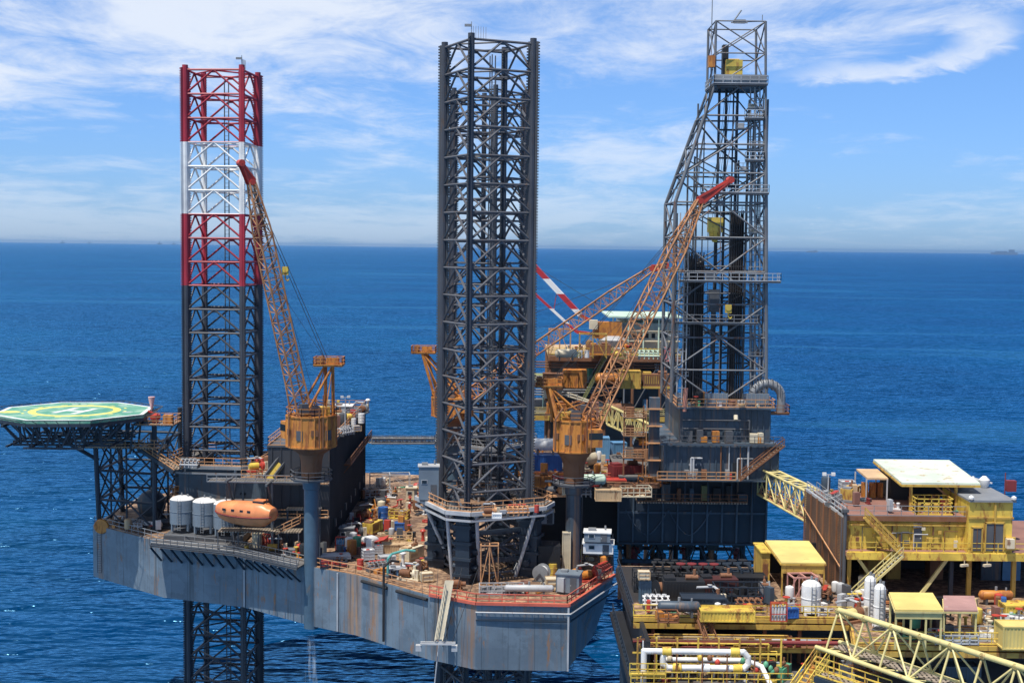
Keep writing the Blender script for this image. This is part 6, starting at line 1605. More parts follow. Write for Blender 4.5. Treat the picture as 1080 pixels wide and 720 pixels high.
# --- main deck between accommodation wall and central leg (z 32)
z = ZD + .05
for a in [
 (Fr(7, 3, 2.6, lgrey), 411, 515, z, 8, 'pale pipe rack frame at the far end of the main deck', 'frame'),
 (Bk(4.5, 2.2, 1.3, lgrey), 398, 523, z, 15, 'grey basket beside the far end of the accommodation wall', 'basket'),
 (Cb(2.4, 2.0, 2.2, cream), 436, 527, z, 0, 'cream cabin at the far end of the main deck left of the central leg', 'cabin'),
 (Vs(.7, 3.4, redm), 446, 520, z, 20, 'red vessel just left of the central leg at the far deck', 'vessel'),
 (Pm(yellow, orange), 390, 545, z, 40, 'yellow and orange pump skid near the blue drum', 'pump'),
 (Dr(blue), 404, 550, z, 0, 'big blue drum in the middle of the main deck', 'drum', None, 2.6),
 (Wn(redm, rustm), 383, 549, z, 60, 'red winch beside the dark accommodation wall', 'winch'),
 (Gn(yellow, rustm), 393, 562, z, 70, 'yellow generator set behind the maroon rescue craft', 'generator'),
 (Pm(redm, dgrey), 376, 566, z, 20, 'red pump skid against the dark wall', 'pump'),
 (C_(4.2, 1.6, 1.1, blue), 418, 558, z, 4, 'low blue container lying across the main deck', 'container'),
 (Cb(2.0, 1.6, 2.3, dgrey, greym), 366, 572, z, 0, 'dark grey cabinet at the foot of the accommodation wall', 'cabinet'),
 (Dr(orange), 371, 584, z, 0, 'orange drum left of the maroon rescue craft', 'drum', None, 2.2),
 (Bk(4.6, 2.2, .9, tan, tan), 418, 569, z, 5, 'tan crate tray behind the blue container', 'tray'),
 (C_(4.4, 2.2, 1.3, tan), 419, 582, z, 4, 'tan steel box in the middle of the main deck', 'box'),
 (Gn(cream, tan), 434, 590, z, 60, 'cream generator close to the left brace of the jack house', 'generator'),
 (Tt(whitec), 388, 591, z, 20, 'white caged tank on the near deck, left one', 'tank', None, 1.25),
 (Tt(whitec), 399, 584, z, 10, 'white caged tank behind the left white tank on the near deck', 'tank', None, 1.0),
 (C_(2.2, 1.6, .9, lgrey), 408, 592, z, 20, 'small light grey box near the black hull hose', 'box'),
 (Cb(2.2, 1.6, 1.1, lblue, lgrey), 418, 607, z, 10, 'pale blue topped locker near the edge of the main deck', 'locker'),
 (Mf(greym, redm), 398, 602, z, 30, 'grey valve manifold with red wheels near the deck edge', 'valves'),
 (Pm(rustm, cream), 432, 611, z, -20, 'rusty pump skid by the orange rail near the gangway', 'pump'),
 (Mf(rustm, yellow), 442, 603, z, 60, 'rusty valve manifold left of the central jack house', 'valves'),
 (Pp(7, 4.5, .16, lgrey, 2), 352, 590, z, 12, 'stack of pale pipes beside the blue crane pedestal', 'pipes'),
 (Bk(3.5, 1.6, 1.0, navy, redm), 352, 598, z, 8, 'navy basket of red gear right of the blue crane pedestal', 'basket'),
 (Dr(redm), 380, 600, z, 0, 'red drum by the orange deck rail', 'drum', None, 1.5),
 (Cr(cream), 450, 613, z, 20, 'pale crate at the foot of the white braces left of the gangway', 'crate', None, 1.3),
 (Vt(white, 1.6), 425, 596, z, 0, 'white mushroom vent right of the pale blue locker', 'vent'),
 (Vt(redm, 1.4), 446, 570, z, 0, 'red mushroom vent beside the left jacking unit', 'vent'),
 (Rl(redm, rubber), 376, 557, z, 10, 'red hose reel leaning on the accommodation wall', 'hose reel'),
 (Gb(lblue), 360, 580, z, 0, 'rack of blue gas bottles at the foot of the dark wall', 'gas bottles'),
 (Cr(tan), 409, 543, z, 40, 'tan crate behind the big blue drum', 'crate', None, 1.3),
 (Bk(3.0, 1.8, 1.2, yellow, rustm), 421, 546, z, -10, 'yellow basket beside the person in red', 'basket'),
 (Wn(orange, dgrey), 400, 534, z, 30, 'orange winch on the far part of the main deck', 'winch'),
 # under and right of the central leg
 (Wn(rustm, rustm), 478, 622, z, 0, 'rusty winch at the top of the hull gangway', 'winch', None, .9),
 (Fr(2.2, 1.6, 5.4, orail), 516, 618, z, 0, 'orange scaffold tower inside the central jack house', 'scaffold'),
 (Bk(5.5, 1.6, 1.2, lgrey, greym), 529, 626, z, 4, 'long grey basket under the central jack house', 'basket'),
 (Vs(.45, 6.0, lgrey), 558, 628, z, 0, 'long pale vessel along the red rail', 'vessel'),
 (Cb(2.9, 2.4, 2.5, tankg, tankg), 600, 624, z, -12, 'blue-grey cabin with round vent at the hull corner', 'cabin'),
 (Cr(cream), 584, 622, z, 5, 'cream box left of the blue-grey corner cabin', 'box', None, 1.7),
 (Dr(yellow), 583, 608, z, 0, 'tall yellow drum behind the cream box', 'drum', None, 2.0),
 (Rl(greym, white), 571, 612, z, 70, 'grey reel with white hose right of the central jack house', 'hose reel', None, 1.1),
 (Rl(greym, white), 574, 590, z, 60, 'reel of white hose farther back right of the jack house', 'hose reel', None, 1.1),
 (Pm(orange, redm), 622, 612, z, 30, 'orange pump skid inside the right-hand hull rail', 'pump'),
 (Mf(maroon, redm), 636, 604, z, 60, 'maroon valve manifold at the right end of the hull', 'valves'),
 (Cb(2.4, 2.0, 1.9, lgrey, cream), 575, 552, 36.2, 0, 'light grey cabin with cream roof seen right of the central leg', 'cabin'),
 (Fr(3.8, 2.6, 4.1, dgrey), 631, 596, z, -5, 'dark steel frame carrying the stacked white cabins', 'frame'),
 (Cb(3.8, 2.6, 1.5, white, white), 631, 583, 36.2, -5, 'lower one of the two stacked white cabins right of the crane column', 'cabin'),
 (Cb(3.3, 2.3, 1.4, tankg, white), 630, 571, 37.8, -5, 'upper one of the two stacked white cabins right of the crane column', 'cabin'),
 (C_(1.1, .9, 5.5, cream), 597, 604, z, 0, 'narrow tan upright locker left of the front crane column', 'locker'),
]: put(*a)
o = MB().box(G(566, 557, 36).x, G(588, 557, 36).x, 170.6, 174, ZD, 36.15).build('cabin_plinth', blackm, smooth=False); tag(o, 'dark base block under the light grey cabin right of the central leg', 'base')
# maroon rescue craft
def craft():
    p = G(392, 577, z); t = thing('rescue_craft', 'maroon rescue craft with white canopy on the main deck', 'boat', (p.x, p.y, z), local=True); t.rotation_euler.z = R(38)
    sec = [(-2.5, .7, .9), (-1.5, .95, 1.0), (0, 1.05, 1.0), (1.4, .9, 1.05), (2.3, .45, 1.2), (2.8, .06, 1.4)]; m = MB(); n = 6; vs = []
    for x, w_, h in sec: vs += [(x, -w_, h), (x, -w_ * .85, .55), (x, 0, .3), (x, w_ * .85, .55), (x, w_, h), (x, 0, h + .02)]
    fs = [(j * n + i, j * n + (i + 1) % n, (j + 1) * n + (i + 1) % n, (j + 1) * n + i) for j in range(len(sec) - 1) for i in range(n)] + [(5, 4, 3, 2, 1, 0), tuple(range((len(sec) - 1) * n, len(sec) * n))]
    m.add(vs, fs).build('hull', redm, t); MB().lathe((-1.6, 0, 1.0), [(.3, 0), (.75, .3), (.8, 1.6), (.5, 2.4), (.1, 2.8)], 12, 'X').build('canopy', white, t)
    MB().cbox((-1.5, 0, 0), .2, 1.6, .5).build('cradle', dgrey, t); MB().cbox((1.2, 0, 0), .2, 1.4, .5).build('cradle', dgrey, t)
craft()
def davitarm():
    p = G(409, 610, z); t = thing('hose_davit', 'teal curved davit arm over the deck edge', 'davit', p); m = MB()
    m.path([p, p + V((0, 0, 2.6)), p + V((.5, .3, 3.2)), p + V((2.2, 1.2, 3.5)), p + V((3.4, 1.6, 3.3))], .17, 8); m.build('arm', P_('teal_paint', (.10, .36, .33), .3, .5), t)
    MB().cyl(p, .35, z, z + .5, 12).build('base', dgrey, t)
davitarm()
# --- left part of hull: life raft canisters, small gear
for a in [
 (Rf, 126, 551, z, -10, 'white raft canister beside the helideck tower foot', 'raft canister', 'white raft canisters'),
 (Rf, 157, 557, z, -10, 'white raft canister, middle one near the hull edge', 'raft canister', 'white raft canisters'),
 (Rf, 166, 558, z, -10, 'white raft canister nearest the grey tanks', 'raft canister', 'white raft canisters'),
 (Vs(2.1, 3.2, navyp), 160, 548, z, 80, 'dark round-ended vessel behind the helideck tower', 'vessel'),
 (Mf(lgrey, greym), 143, 557, z, -12, 'pale pipework at the hull edge below the helideck', 'pipework'),
 (Pm(navyp, dgrey), 178, 556, z, 0, 'navy pump skid left of the grey tanks', 'pump'),
 (Dr(cream), 271, 578, z, 0, 'cream tank below the orange lifeboat', 'tank', None, 2.4),
 (Dr(yellow), 260, 582, z, 0, 'small yellow drum below the lifeboat', 'drum', None, 1.0),
 (Pm(yellowd, rustm), 292, 583, z, 10, 'rusty yellow pump under the lifeboat platform', 'pump'),
 (Wn(rustm, dgrey), 307, 587, z, 0, 'rusty winch left of the blue crane pedestal', 'winch', None, .9),
 (Gb(redm), 283, 577, z, 0, 'red gas bottle rack below the lifeboat stern', 'gas bottles'),
 (C_(2.4, 1.8, 1.6, redm), 311, 524, 38.0, 0, 'bright red box behind the crane pedestal', 'box'),
 (C_(2.6, 1.8, 1.9, bluec), 301, 517, 38.0, 10, 'blue box behind the lifeboat stern', 'box'),
 (Dr(maroon), 309, 533, 36.4, 0, 'maroon drum beside the lifeboat stern', 'drum', None, 1.6),
 (Bk(7.5, 1.5, 1.5, orail, orange), 206, 522, 36.8, -3, 'long orange barred rack above the grey tanks', 'rack'),
 (C_(3.0, 2.4, 3.2, lgrey), 302, 495, 41.6, 10, 'pale container beside the crane behind the yellow chute', 'container'),
 (Mf(redm, orange), 279, 492, 41.6, 30, 'red valve manifold on the platform right of the banded leg', 'valves'),
 (Pm(yellow, redm), 272, 497, 41.6, 30, 'yellow pump on the platform right of the banded leg', 'pump'),
 (Bk(3, 2, 1.2, rustm, cream), 283, 505, 41.6, 20, 'rusty basket beside the yellow chute', 'basket'),
 (Mf(lgrey, greym), 200, 493, 41.8, -5, 'grey pipework on the orange railed walkway of the banded leg', 'pipework'),
]: put(*a)
def upperdeck():
    t = thing('upper_platform', 'rusty upper platform between the banded leg and the crane', 'platform', (-34, 196, 38))
    MB().box(-38.6, -34.7, 188.5, 198, 41.3, 41.55).build('platform_floor', gratep, t, smooth=False); MB().rail([(-38.6, 188.5, 41.55), (-34.7, 188.5, 41.55)], 1.1, 1.2, .08).build('railing', orail, t)
    MB().box(-50, -35.5, 194.5, 198, 36.4, 36.65).build('lower_floor', deckg, t, smooth=False)
    MB().box(-31.5, -26.6, 184.3, 185.9, 37.7, 37.95).build('side_floor', deckg, t, smooth=False)
    m = MB()
    for x, y, zt in ((-38.4, 188.7, 41.3), (-35, 188.7, 41.3), (-49.7, 194.8, 36.4), (-43.5, 194.8, 36.4), (-35.8, 194.8, 36.4), (-31.3, 184.5, 37.7), (-27, 184.5, 37.7)): m.beam((x, y, ZD), (x, y, zt), .25)
    m.build('column', navy, t)
    MB().box(-50, -36, 198.2, 198.5, ZD, 41).build('screen', navyp, t, smooth=False)
upperdeck()
def chute():
    a = W(302, 474, 187); b = W(278, 505, 184.5); t = thing('escape_chute', 'yellow sided inclined chute left of the rusty orange crane', 'chute', b)
    d = V((.95, .3, 0)); MB().quadslab([a - d * .0, b - d * .0, b + d * 1.4, a + d * 1.4], .15).build('slide_bed', yellow, t, smooth=False)
    m = MB()
    for k in (0, 1.4): m.beam(a + d * k + V((0, 0, .25)), b + d * k + V((0, 0, .25)), .32)
    m.build('side_beam', dgrey, t)
chute()
# --- accommodation roof
zr = ZR
for a in [
 (Cb(3.2, 3.0, 1.6, lgrey, white), 362, 437, zr, 0, 'white louvred unit on the accommodation roof behind the crane gantry', 'air unit'),
 (Vs(.6, 3.2, yellow), 361, 447, zr, 4, 'yellow horizontal cylinder on the accommodation roof', 'cylinder'),
 (Lm(5.6), 364, 458, zr, 20, 'dark lamp mast rising from the accommodation roof', 'mast'),
 (Dr(whitec), 381, 446, zr, 0, 'white radome on the far right edge of the accommodation roof', 'radome', None, 1.7),
 (Dr(whitec), 373, 449, zr, 0, 'small white dome nearer the middle of the accommodation roof', 'radome', None, 1.3),
 (Pm(rustm, greym), 383, 436, zr, 80, 'rusty machinery at the far end of the accommodation roof', 'machinery'),
 (Mf(lgrey, greym), 365, 459, zr, 60, 'pale pipework on the near roof behind the orange crane house', 'pipework'),
 (Bk(3.0, 2.0, 1.2, greym, redm), 372, 440, zr, 80, 'grey cage of red gear on the accommodation roof', 'cage'),
 (Gn(cream, rustm), 352, 447, zr, 10, 'cream generator on the roof beside the crane', 'generator'),
 (Vt(white, 1.6), 388, 432, zr, 0, 'white mushroom vent at the far corner of the accommodation roof', 'vent'),
 (Cr(lgrey), 376, 455, zr, 30, 'grey box on the roof edge above the dark wall', 'box'),
]: put(*a)
# --- jack house walkways
for a in [
 (Cb(2.6, 2.0, 4.6, tankg, lgrey), 452, 527, 41.7, 4, 'tall grey cabinet with white top left of the central leg', 'cabinet', None, 1.0),
 (C_(1.2, .8, .6, whitec), 524, 546, 41.8, 0, 'small white box on the central jack house walkway', 'box'),
 (Mf(orail, redm), 546, 544, 41.8, 10, 'orange pipework on the right part of the central walkway', 'pipework'),
 (Pm(rustm, orail), 518, 543, 41.8, 10, 'rusty pump on the central jack house walkway', 'pump', None, .7),
 (Dr(redm), 566, 540, 41.8, 0, 'red drum at the right end of the central walkway', 'drum'),
]: put(*a)
# --- pipe deck (z 42)
zp = 42.0
for a in [
 (C_(4.8, 2.4, 2.6, blue), 575, 497, zp, 3, 'dark blue container with white top load behind the central leg', 'container'),
 (Pp(8, 9, .14, redm, 2), 590, 508, zp, 3, 'long bundle of red pipes on the pipe deck', 'pipes'),
 (Pp(6, 7, .15, orange, 2), 572, 503, zp, 0, 'orange pipes at the left end of the pipe deck', 'pipes'),
 (C_(3.0, 2.4, 3.8, lblue), 632, 486, zp, 0, 'light blue upright container behind the orange crane', 'container'),
 (C_(2.2, 2.2, 2.9, lblue), 652, 485, zp, 10, 'narrow light blue container right of the upright one', 'container'),
 (C_(2.9, 2.3, 1.6, lblue), 670, 492, zp, -25, 'tilted light blue box near the stairs', 'container'),
 (Vs(1.1, 3.0, cream), 619, 494, zp, 30, 'cream rounded vessel beside the light blue container', 'vessel'),
 (Gn(maroon, maroon), 660, 507, zp, 20, 'maroon machinery in the middle of the pipe deck', 'machinery', None, 1.3),
 (C_(6.0, 2.2, 1.0, redm), 637, 512, zp, 4, 'low red skid right of the crane column', 'skid'),
 (Vs(.75, 3.6, pgreen), 625, 515, zp, 5, 'pale green rounded cover in front of the red skid', 'cover'),
 (C_(3.4, 2.0, 1.5, tan), 641, 527, zp, 0, 'tan box behind the orange pipe deck rail', 'box'),
 (Bk(4, 2, 1.3, cream, rustm), 670, 523, zp, 5, 'cream basket at the right of the pipe deck', 'basket'),
 (Mf(greym, cream), 613, 524, zp, 0, 'grey manifold beside the crane column on the pipe deck', 'valves'),
 (Pm(dgrey, orail), 585, 523, zp, 5, 'dark pump skid near the left rail of the pipe deck', 'pump'),
 (Tt(whitec), 597, 493, zp, 10, 'white caged tank near the crane on the pipe deck', 'tank'),
 (Bk(4, 2, 1.4, orange, rustm), 690, 512, zp, 20, 'orange basket at the foot of the stair tower', 'basket'),
 (Wn(orange, rustm), 700, 500, zp, 0, 'orange winch beside the blue stair tower', 'winch', None, 1.3),
 (Gn(orange, rustm), 568, 515, zp, 0, 'orange machinery just right of the central leg', 'machinery'),
 (Cr(cream), 604, 512, zp, 20, 'cream crate behind the crane column', 'crate'),
 (Bk(3.4, 2, 1.5, rustm, tan), 655, 522, zp, 10, 'rusty basket on the pipe deck front edge', 'basket'),
 (Pp(6, 8, .12, rustm, 3), 665, 515, zp, -4, 'rusty drill pipe bundle near the substructure', 'pipes'),
]: put(*a)
p = G(575, 497, zp); place('whitetop', k_vessel(.9, 3.8, whitec), 'white rounded load lying on the dark blue container', 'load', (p.x, p.y, zp + 2.62), 3)
stairs(W(690, 488, 189), W(668, 516, 188), 1.0, 'grey inclined ladder stair on the pipe deck left of the substructure', mat=greym, rm=greym)
stairs(W(702, 512, 186), W(690, 545, 184.5), 1.0, 'rusty stair at the left foot of the substructure', rm=rustm)
# --- background platform gear
for a in [
 (C_(4.5, 3, 3.4, orange), 606, 408, 48.4, 0, 'tall orange module at the left of the upper middle deck behind', 'module'),
 (C_(3.8, 3, 3.0, rustm), 583, 410, 48.4, 0, 'rust brown module just right of the central leg on the platform behind', 'module'),
 (Vs(1.1, 4.5, orange), 640, 408, 48.4, 0, 'big orange vessel on the upper middle deck behind', 'vessel'),
 (C_(4, 3, 3.4, yellowd), 664, 409, 48.4, 0, 'rusty yellow module right on the upper middle deck behind', 'module'),
 (Gn(rustm, yellowd), 692, 409, 48.4, 0, 'rusty generator near the derrick on the upper middle deck', 'generator', None, 1.5),
 (C_(5, 3, 3.2, brown), 617, 441, 42.6, 0, 'brown module on the middle deck behind the orange crane', 'module'),
 (Vs(1.2, 5, rustm), 655, 441, 42.6, 0, 'large rusty vessel on the middle deck behind', 'vessel'),
 (Fr(4, 3, 5.5, orail), 590, 378, 54.3, 0, 'orange scaffold on the top deck behind the central leg', 'scaffold'),
 (Fr(5, 3, 4.5, yellowd), 625, 377, 54.3, 0, 'yellow scaffold below the banded crane', 'scaffold'),
 (Gn(orange, rustm), 588, 437, 42.6, 0, 'orange machinery on the middle deck of the background platform', 'machinery', None, 1.2),
 (Pm(white, greym), 597, 429, 42.6, 0, 'white pump set on the background platform', 'pump'),
 (C_(4.0, 2.4, 1.8, whitec), 636, 434, 42.6, 0, 'white box on the middle deck of the background platform', 'box'),
 (C_(3.6, 2.2, 2.0, blue), 580, 418, 44, 0, 'blue box at the left end of the background platform', 'box'),
 (Vt(pgreen, 2.6), 573, 430, 42.6, 0, 'pale green vent at the left end of the background platform', 'vent'),
 (Mf(olive, yellow), 605, 378, 54.3, 0, 'olive valves on the top deck of the background platform', 'valves'),
 (Dr(whitec), 612, 377, 54.3, 0, 'white drum left on the top deck of the background platform', 'drum', None, 1.5),
 (Dr(whitec), 619, 377, 54.3, 0, 'white drum right of the other on the background top deck', 'drum', None, 1.5),
 (Gn(rustm, orange), 633, 374, 54.3, 0, 'rusty machinery under the banded crane', 'machinery', None, 1.1),
 (Mf(pgreen, yellow), 684, 379, 54.3, 0, 'pale green pipework on the background top deck', 'pipework', None, 1.4),
 (Vs(.8, 4, cream), 597, 380, 54.3, 0, 'cream vessel at the left of the background top deck', 'vessel'),
 (C_(1.5, 1.4, 2.6, P_('pink_red_paint', (.6, .22, .2), .2, .5)), 702, 381, 54.3, 0, 'pinkish red upright box beside the derrick on the background deck', 'box'),
 (C_(2.4, 1.6, 1.3, whitec), 697, 391, 50.5, 0, 'white box below the pinkish red box', 'box'),
 (Pm(yellow, olive), 655, 378, 54.3, 0, 'yellow pump below the grey shroud', 'pump'),
 (C_(3.2, 2.4, 2.2, navyp), 690, 425, 42.6, 0, 'dark blue container on the background platform behind the crane boom', 'container'),
 (C_(3.0, 2.4, 2.2, navyp), 672, 430, 42.6, 4, 'dark blue container left of the similar one behind the boom', 'container'),
 (Bk(4.5, 2, 1.4, orange, yellow), 600, 468, 36, 0, 'orange basket low on the background platform', 'basket'),
]: put(*a)
o = MB().box(W(690, 395, 262).x, W(704, 395, 262).x, 262.2, 266, 50.2, 50.45).build('box_shelf', greym, smooth=False); tag(o, 'small grey shelf carrying the white box on the background platform', 'shelf')
# crane jib lying on mid deck
m = MB(); a = W(583, 413, 250); b = W(622, 424, 246); m.beam(a, b, .25); m.beam(a + V((0, 0, .8)), b + V((0, 0, .3)), .2); m.cbox(a - V((0, 0, 1.2)), 3.4, 1.6, 2.2)
t_ = thing('small_crane', 'small orange crane with pale jib low in front of the background platform', 'crane', (a.x, a.y, 42)); m.build('jib', cream, t_)
MB().lathe((a.x, a.y, 42), [(.4, 0), (.4, a.z - 43.5), (1.2, a.z - 43.2), (1.2, a.z - 41.6)], 12).build('pedestal', orange, t_)
m = MB()
for k in range(5): m.rod(a + V((-1.5, 0, 1.2)) + V((k * .5, 0, 0)), a + V((k * .8 - 1.5, 0, -1)), .09)
m.build('a_frame', orange, t_)
# --- yellow platform decks
zl = ZL
for a in [
 (C_(1.2, 1.2, 2.4, bluec), 680, 635, zl, 0, 'blue upright cabinet at the left end of the yellow platform', 'cabinet'),
 (Cr(cream), 679, 611, zl + 2.5, 0, 'pale box on top of the blue upright cabinet', 'box'),
 (Mf(whitec, lgrey), 692, 641, zl, 0, 'white pipework right of the blue upright cabinet', 'pipework'),
 (Vs(.55, 4.2, navyp), 716, 650, zl, 0, 'dark blue pipe section lying along the yellow rail', 'pipe'),
 (C_(5.4, 1.9, 1.1, yellow), 766, 653, zl, 0, 'low yellow container behind the deck rail', 'container'),
 (Bk(2.0, 1.4, 1.0, rustm, orange), 704, 655, zl, 0, 'orange gear basket at the yellow rail', 'basket'),
 (C_(1.3, 1.3, 1.0, blue), 833, 650, zl, 15, 'bright blue bin on the yellow platform deck', 'bin'),
 (Dr(orange), 817, 648, zl, 0, 'orange drum left of the bright blue bin', 'drum', None, 1.4),
 (Gb(lgrey), 821, 655, zl, 0, 'rack of grey bottles below the bright blue bin', 'gas bottles'),
 (Fr(2.6, 2.0, 2.6, P_('salmon_frame', (.6, .3, .25), .3, .5)), 846, 632, zl, 8, 'salmon pipe frame under the bright yellow roof', 'frame'),
 (Gn(greym, rustm), 806, 627, zl, 80, 'grey machinery left under the bright yellow roof', 'machinery', None, .7),
 (Mf(rustm, redm), 870, 633, zl, 70, 'rusty valves between the white tank and the louvred wall', 'valves'),
 (Mf(greym, yellow), 905, 640, zl, 10, 'grey valves below the yellow staircase', 'valves'),
 (Pm(pyellow, rustm), 900, 655, zl, 30, 'pale yellow pump left of the twin white tanks', 'pump'),
 (Bk(6, 2.2, .9, lgrey, white), 1032, 673, zl, 0, 'long grey rack of pale gear along the right deck edge', 'rack'),
 (Bk(4, 2.2, .9, lgrey, greym), 1005, 676, zl, 0, 'grey rack under the faded red roof', 'rack'),
 (C_(3, 2.2, 1.5, yellow), 1072, 651, zl, 0, 'yellow container at the right edge of the picture', 'container'),
 (Bk(4, 2.4, 1.0, greym, white), 1057, 655, zl, 0, 'grey basket of white gear left of the yellow container', 'basket'),
 (Vs(.5, 3.5, orange), 1050, 637, zl, 0, 'rusty orange vessel under the module deck at right', 'vessel'),
 (C_(4.0, 2.4, 2.2, canopy_y), 1075, 681, zl, 0, 'pale yellow box cut by the right edge of the picture', 'box'),
 (Cr(orange), 1020, 672, zl, 12, 'orange crate under the right end of the faded red roof', 'crate'),
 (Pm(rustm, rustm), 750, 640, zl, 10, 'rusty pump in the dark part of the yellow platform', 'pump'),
 (Gn(blackm, blackm), 720, 632, zl, 0, 'black machinery in painted shade under the cantilever, left', 'machinery', None, 1.2),  # gear on this deck is coloured black in place of cast shade
 (Gn(P_('shaded_maroon', (.07, .02, .018), .3, .6), blackm), 757, 628, zl, 5, 'dark maroon machinery in painted shade under the cantilever', 'machinery', None, 1.1),  # maroon darkened to look shaded
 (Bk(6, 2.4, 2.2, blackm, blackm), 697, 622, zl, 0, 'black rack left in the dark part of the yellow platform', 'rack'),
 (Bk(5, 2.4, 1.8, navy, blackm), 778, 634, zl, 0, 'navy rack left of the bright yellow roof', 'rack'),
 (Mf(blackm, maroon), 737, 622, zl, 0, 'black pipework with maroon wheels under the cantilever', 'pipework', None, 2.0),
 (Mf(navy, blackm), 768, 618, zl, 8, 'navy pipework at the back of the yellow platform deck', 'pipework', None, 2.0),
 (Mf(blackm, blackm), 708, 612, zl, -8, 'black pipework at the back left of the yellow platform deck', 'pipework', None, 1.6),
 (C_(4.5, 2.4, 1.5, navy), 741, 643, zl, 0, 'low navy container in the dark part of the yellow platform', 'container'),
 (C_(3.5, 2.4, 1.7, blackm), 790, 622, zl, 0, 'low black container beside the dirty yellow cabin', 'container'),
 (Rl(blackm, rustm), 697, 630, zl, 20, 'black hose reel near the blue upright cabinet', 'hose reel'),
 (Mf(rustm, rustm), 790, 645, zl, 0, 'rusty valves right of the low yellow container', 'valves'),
]: put(*a)
zc = 33.4
for a in [
 (C_(2.2, 1.4, .9, yellow), 842, 686, 34.6, 0, 'small yellow box below the bright blue bin', 'box'),
 (Gn(green, green), 824, 715, zc, 60, 'bright green machinery at the bottom edge between the stairs', 'machinery', None, .7),
 (Mf(cream, white), 797, 700, zc, 0, 'cream valves right of the white piping', 'valves'),
 (Bk(4, 2, 1.2, rustm, greym), 905, 705, zc, -20, 'rusty basket behind the truss bridge', 'basket'),
 (C_(3.4, 2.2, 1.6, bluec), 1012, 716, zc, 0, 'blue box low behind the truss bridge', 'box'),
 (C_(3.4, 2.2, 1.4, greym), 985, 700, zc, 8, 'grey box low behind the truss bridge', 'box'),
 (Pp(8, 7, .12, P_('pale_red_pipe', (.45, .25, .2), .4, .6), 2), 905, 692, 34.2, -25, 'bundle of reddish pipes behind the truss bridge', 'pipes'),
 (Vs(.6, 3, yellow), 950, 698, zc, 10, 'yellow vessel low behind the truss bridge', 'vessel'),
]: put(*a)
def wt(r, h): return vtank(whitec, r, h, .25, whitec)
p = G(855, 647, zl); place('wt1', wt(.98, 2.85), 'stout white tank under the right end of the bright yellow roof', 'tank', (p.x, p.y, zl))
p = G(919, 654, zl); place('wt2', wt(.58, 3.7), 'rear one of the twin slim white tanks below the yellow stairs', 'tank', (p.x, p.y + .8, zl), 0, 'twin slim white tanks')
p = G(927, 661, zl); place('wt2', wt(.58, 3.7), 'front one of the twin slim white tanks below the yellow stairs', 'tank', (p.x, p.y, zl), 0, 'twin slim white tanks')
# roof gear of yellow module, left of the small canopy
for a in [
 (Gn(yellowd, greym), 896, 527, 46.9, 60, 'yellow grey machinery on the roof behind the louvred wall', 'machinery', None, .8),
 (Tt(whitec), 893, 522, 46.9, 0, 'white caged tank behind the louvred wall', 'tank', None, 1.3),
 (Lm(3.2), 873, 530, 46.7, 0, 'thin lamp pole on top of the louvred wall', 'lamp pole'),
 (Mf(greym, redm), 880, 532, 46.7, 60, 'grey pipework at the top of the louvred wall', 'pipework'),
]: put(*a)
o = MB().box(gx(868, 153), gx(891, 153), 150, 156, ZL, 46.65).build('machinery_block', dgrey, smooth=False); tag(o, 'dark block behind the top of the louvred wall', 'block')
# wire ropes from derrick, long crane cables already built; far structures on the horizon
def farplat(px, D, label, sc, ship=False):
    p = G(px, 262, 0) if False else V(((px - 540) / F * D, D, 0)); t = thing('distant_ship' if ship else 'distant_platform', label, 'ship' if ship else 'platform', p, None if ship else 'far platforms on the horizon')
    m = MB()
    if ship:
        m.box(p.x - 90 * sc, p.x + 90 * sc, D, D + 40, 0, 16 * sc); m.box(p.x + 30 * sc, p.x + 70 * sc, D + 5, D + 30, 16 * sc, 34 * sc); m.box(p.x - 60 * sc, p.x + 20 * sc, D + 5, D + 30, 16 * sc, 24 * sc); m.build('hull', farm, t, smooth=False)
    else:
        m.box(p.x - 45 * sc, p.x + 45 * sc, D, D + 60, 18, 34 * sc); m.box(p.x - 12 * sc, p.x + 6 * sc, D + 9, D + 20, 34 * sc, 72 * sc); m.build('topsides', farm, t, smooth=False)
        m = MB()
        for dx in (-35, 0, 35): m.box(p.x + dx * sc - 4, p.x + dx * sc + 4, D + 4, D + 12, -4, 18)
        m.build('jacket', farm, t, smooth=False)
# ------------------------------------------------------------------ loose gear scattered on every deck
def proj(p):
    q = CM.transposed() @ (V(p) - V((0, 0, CAMZ))); return 540 + F * q.x / -q.z, 360 - F * q.y / -q.z
def s_box(mt):
    def f():
        q = root('tool_box'); MB().cbox((0, 0, 0), .9, .6, .5).build('box', mt, q, smooth=False); m = MB().cbox((0, 0, .503), .94, .64, .09); m.beam((-.3, -.33, .3), (.3, -.33, .3), .05); m.build('lid', mt, q, smooth=False); return q
    return f
def s_spool(mt):
    def f():
        q = root('pipe_spool'); m = MB(); m.path([(-1.1, 0, .25), (.5, 0, .25), (.75, 0, .45), (.8, 0, 1.1)], .13, 8); m.build('pipe', mt, q)
        MB().lathe((-1.15, 0, .25), [(.25, 0), (.25, .08)], 10, 'X').build('flange', mt, q); MB().lathe((.8, 0, 1.05), [(.25, 0), (.25, .08)], 10).build('flange', mt, q); return q
    return f
def s_coil(mt):
    def f():
        q = root('hose_coil'); m = MB(); n = 14
        for j in range(2): m.path([(.5 * math.cos(2 * math.pi * i / n), .5 * math.sin(2 * math.pi * i / n), .08 + .14 * j) for i in range(n + 1)], .08, 6)
        m.build('coil', mt, q); MB().path([(.5, 0, .1), (1.0, .3, .06), (1.5, .1, .06)], .06, 6).build('loose_end', mt, q); return q
    return f
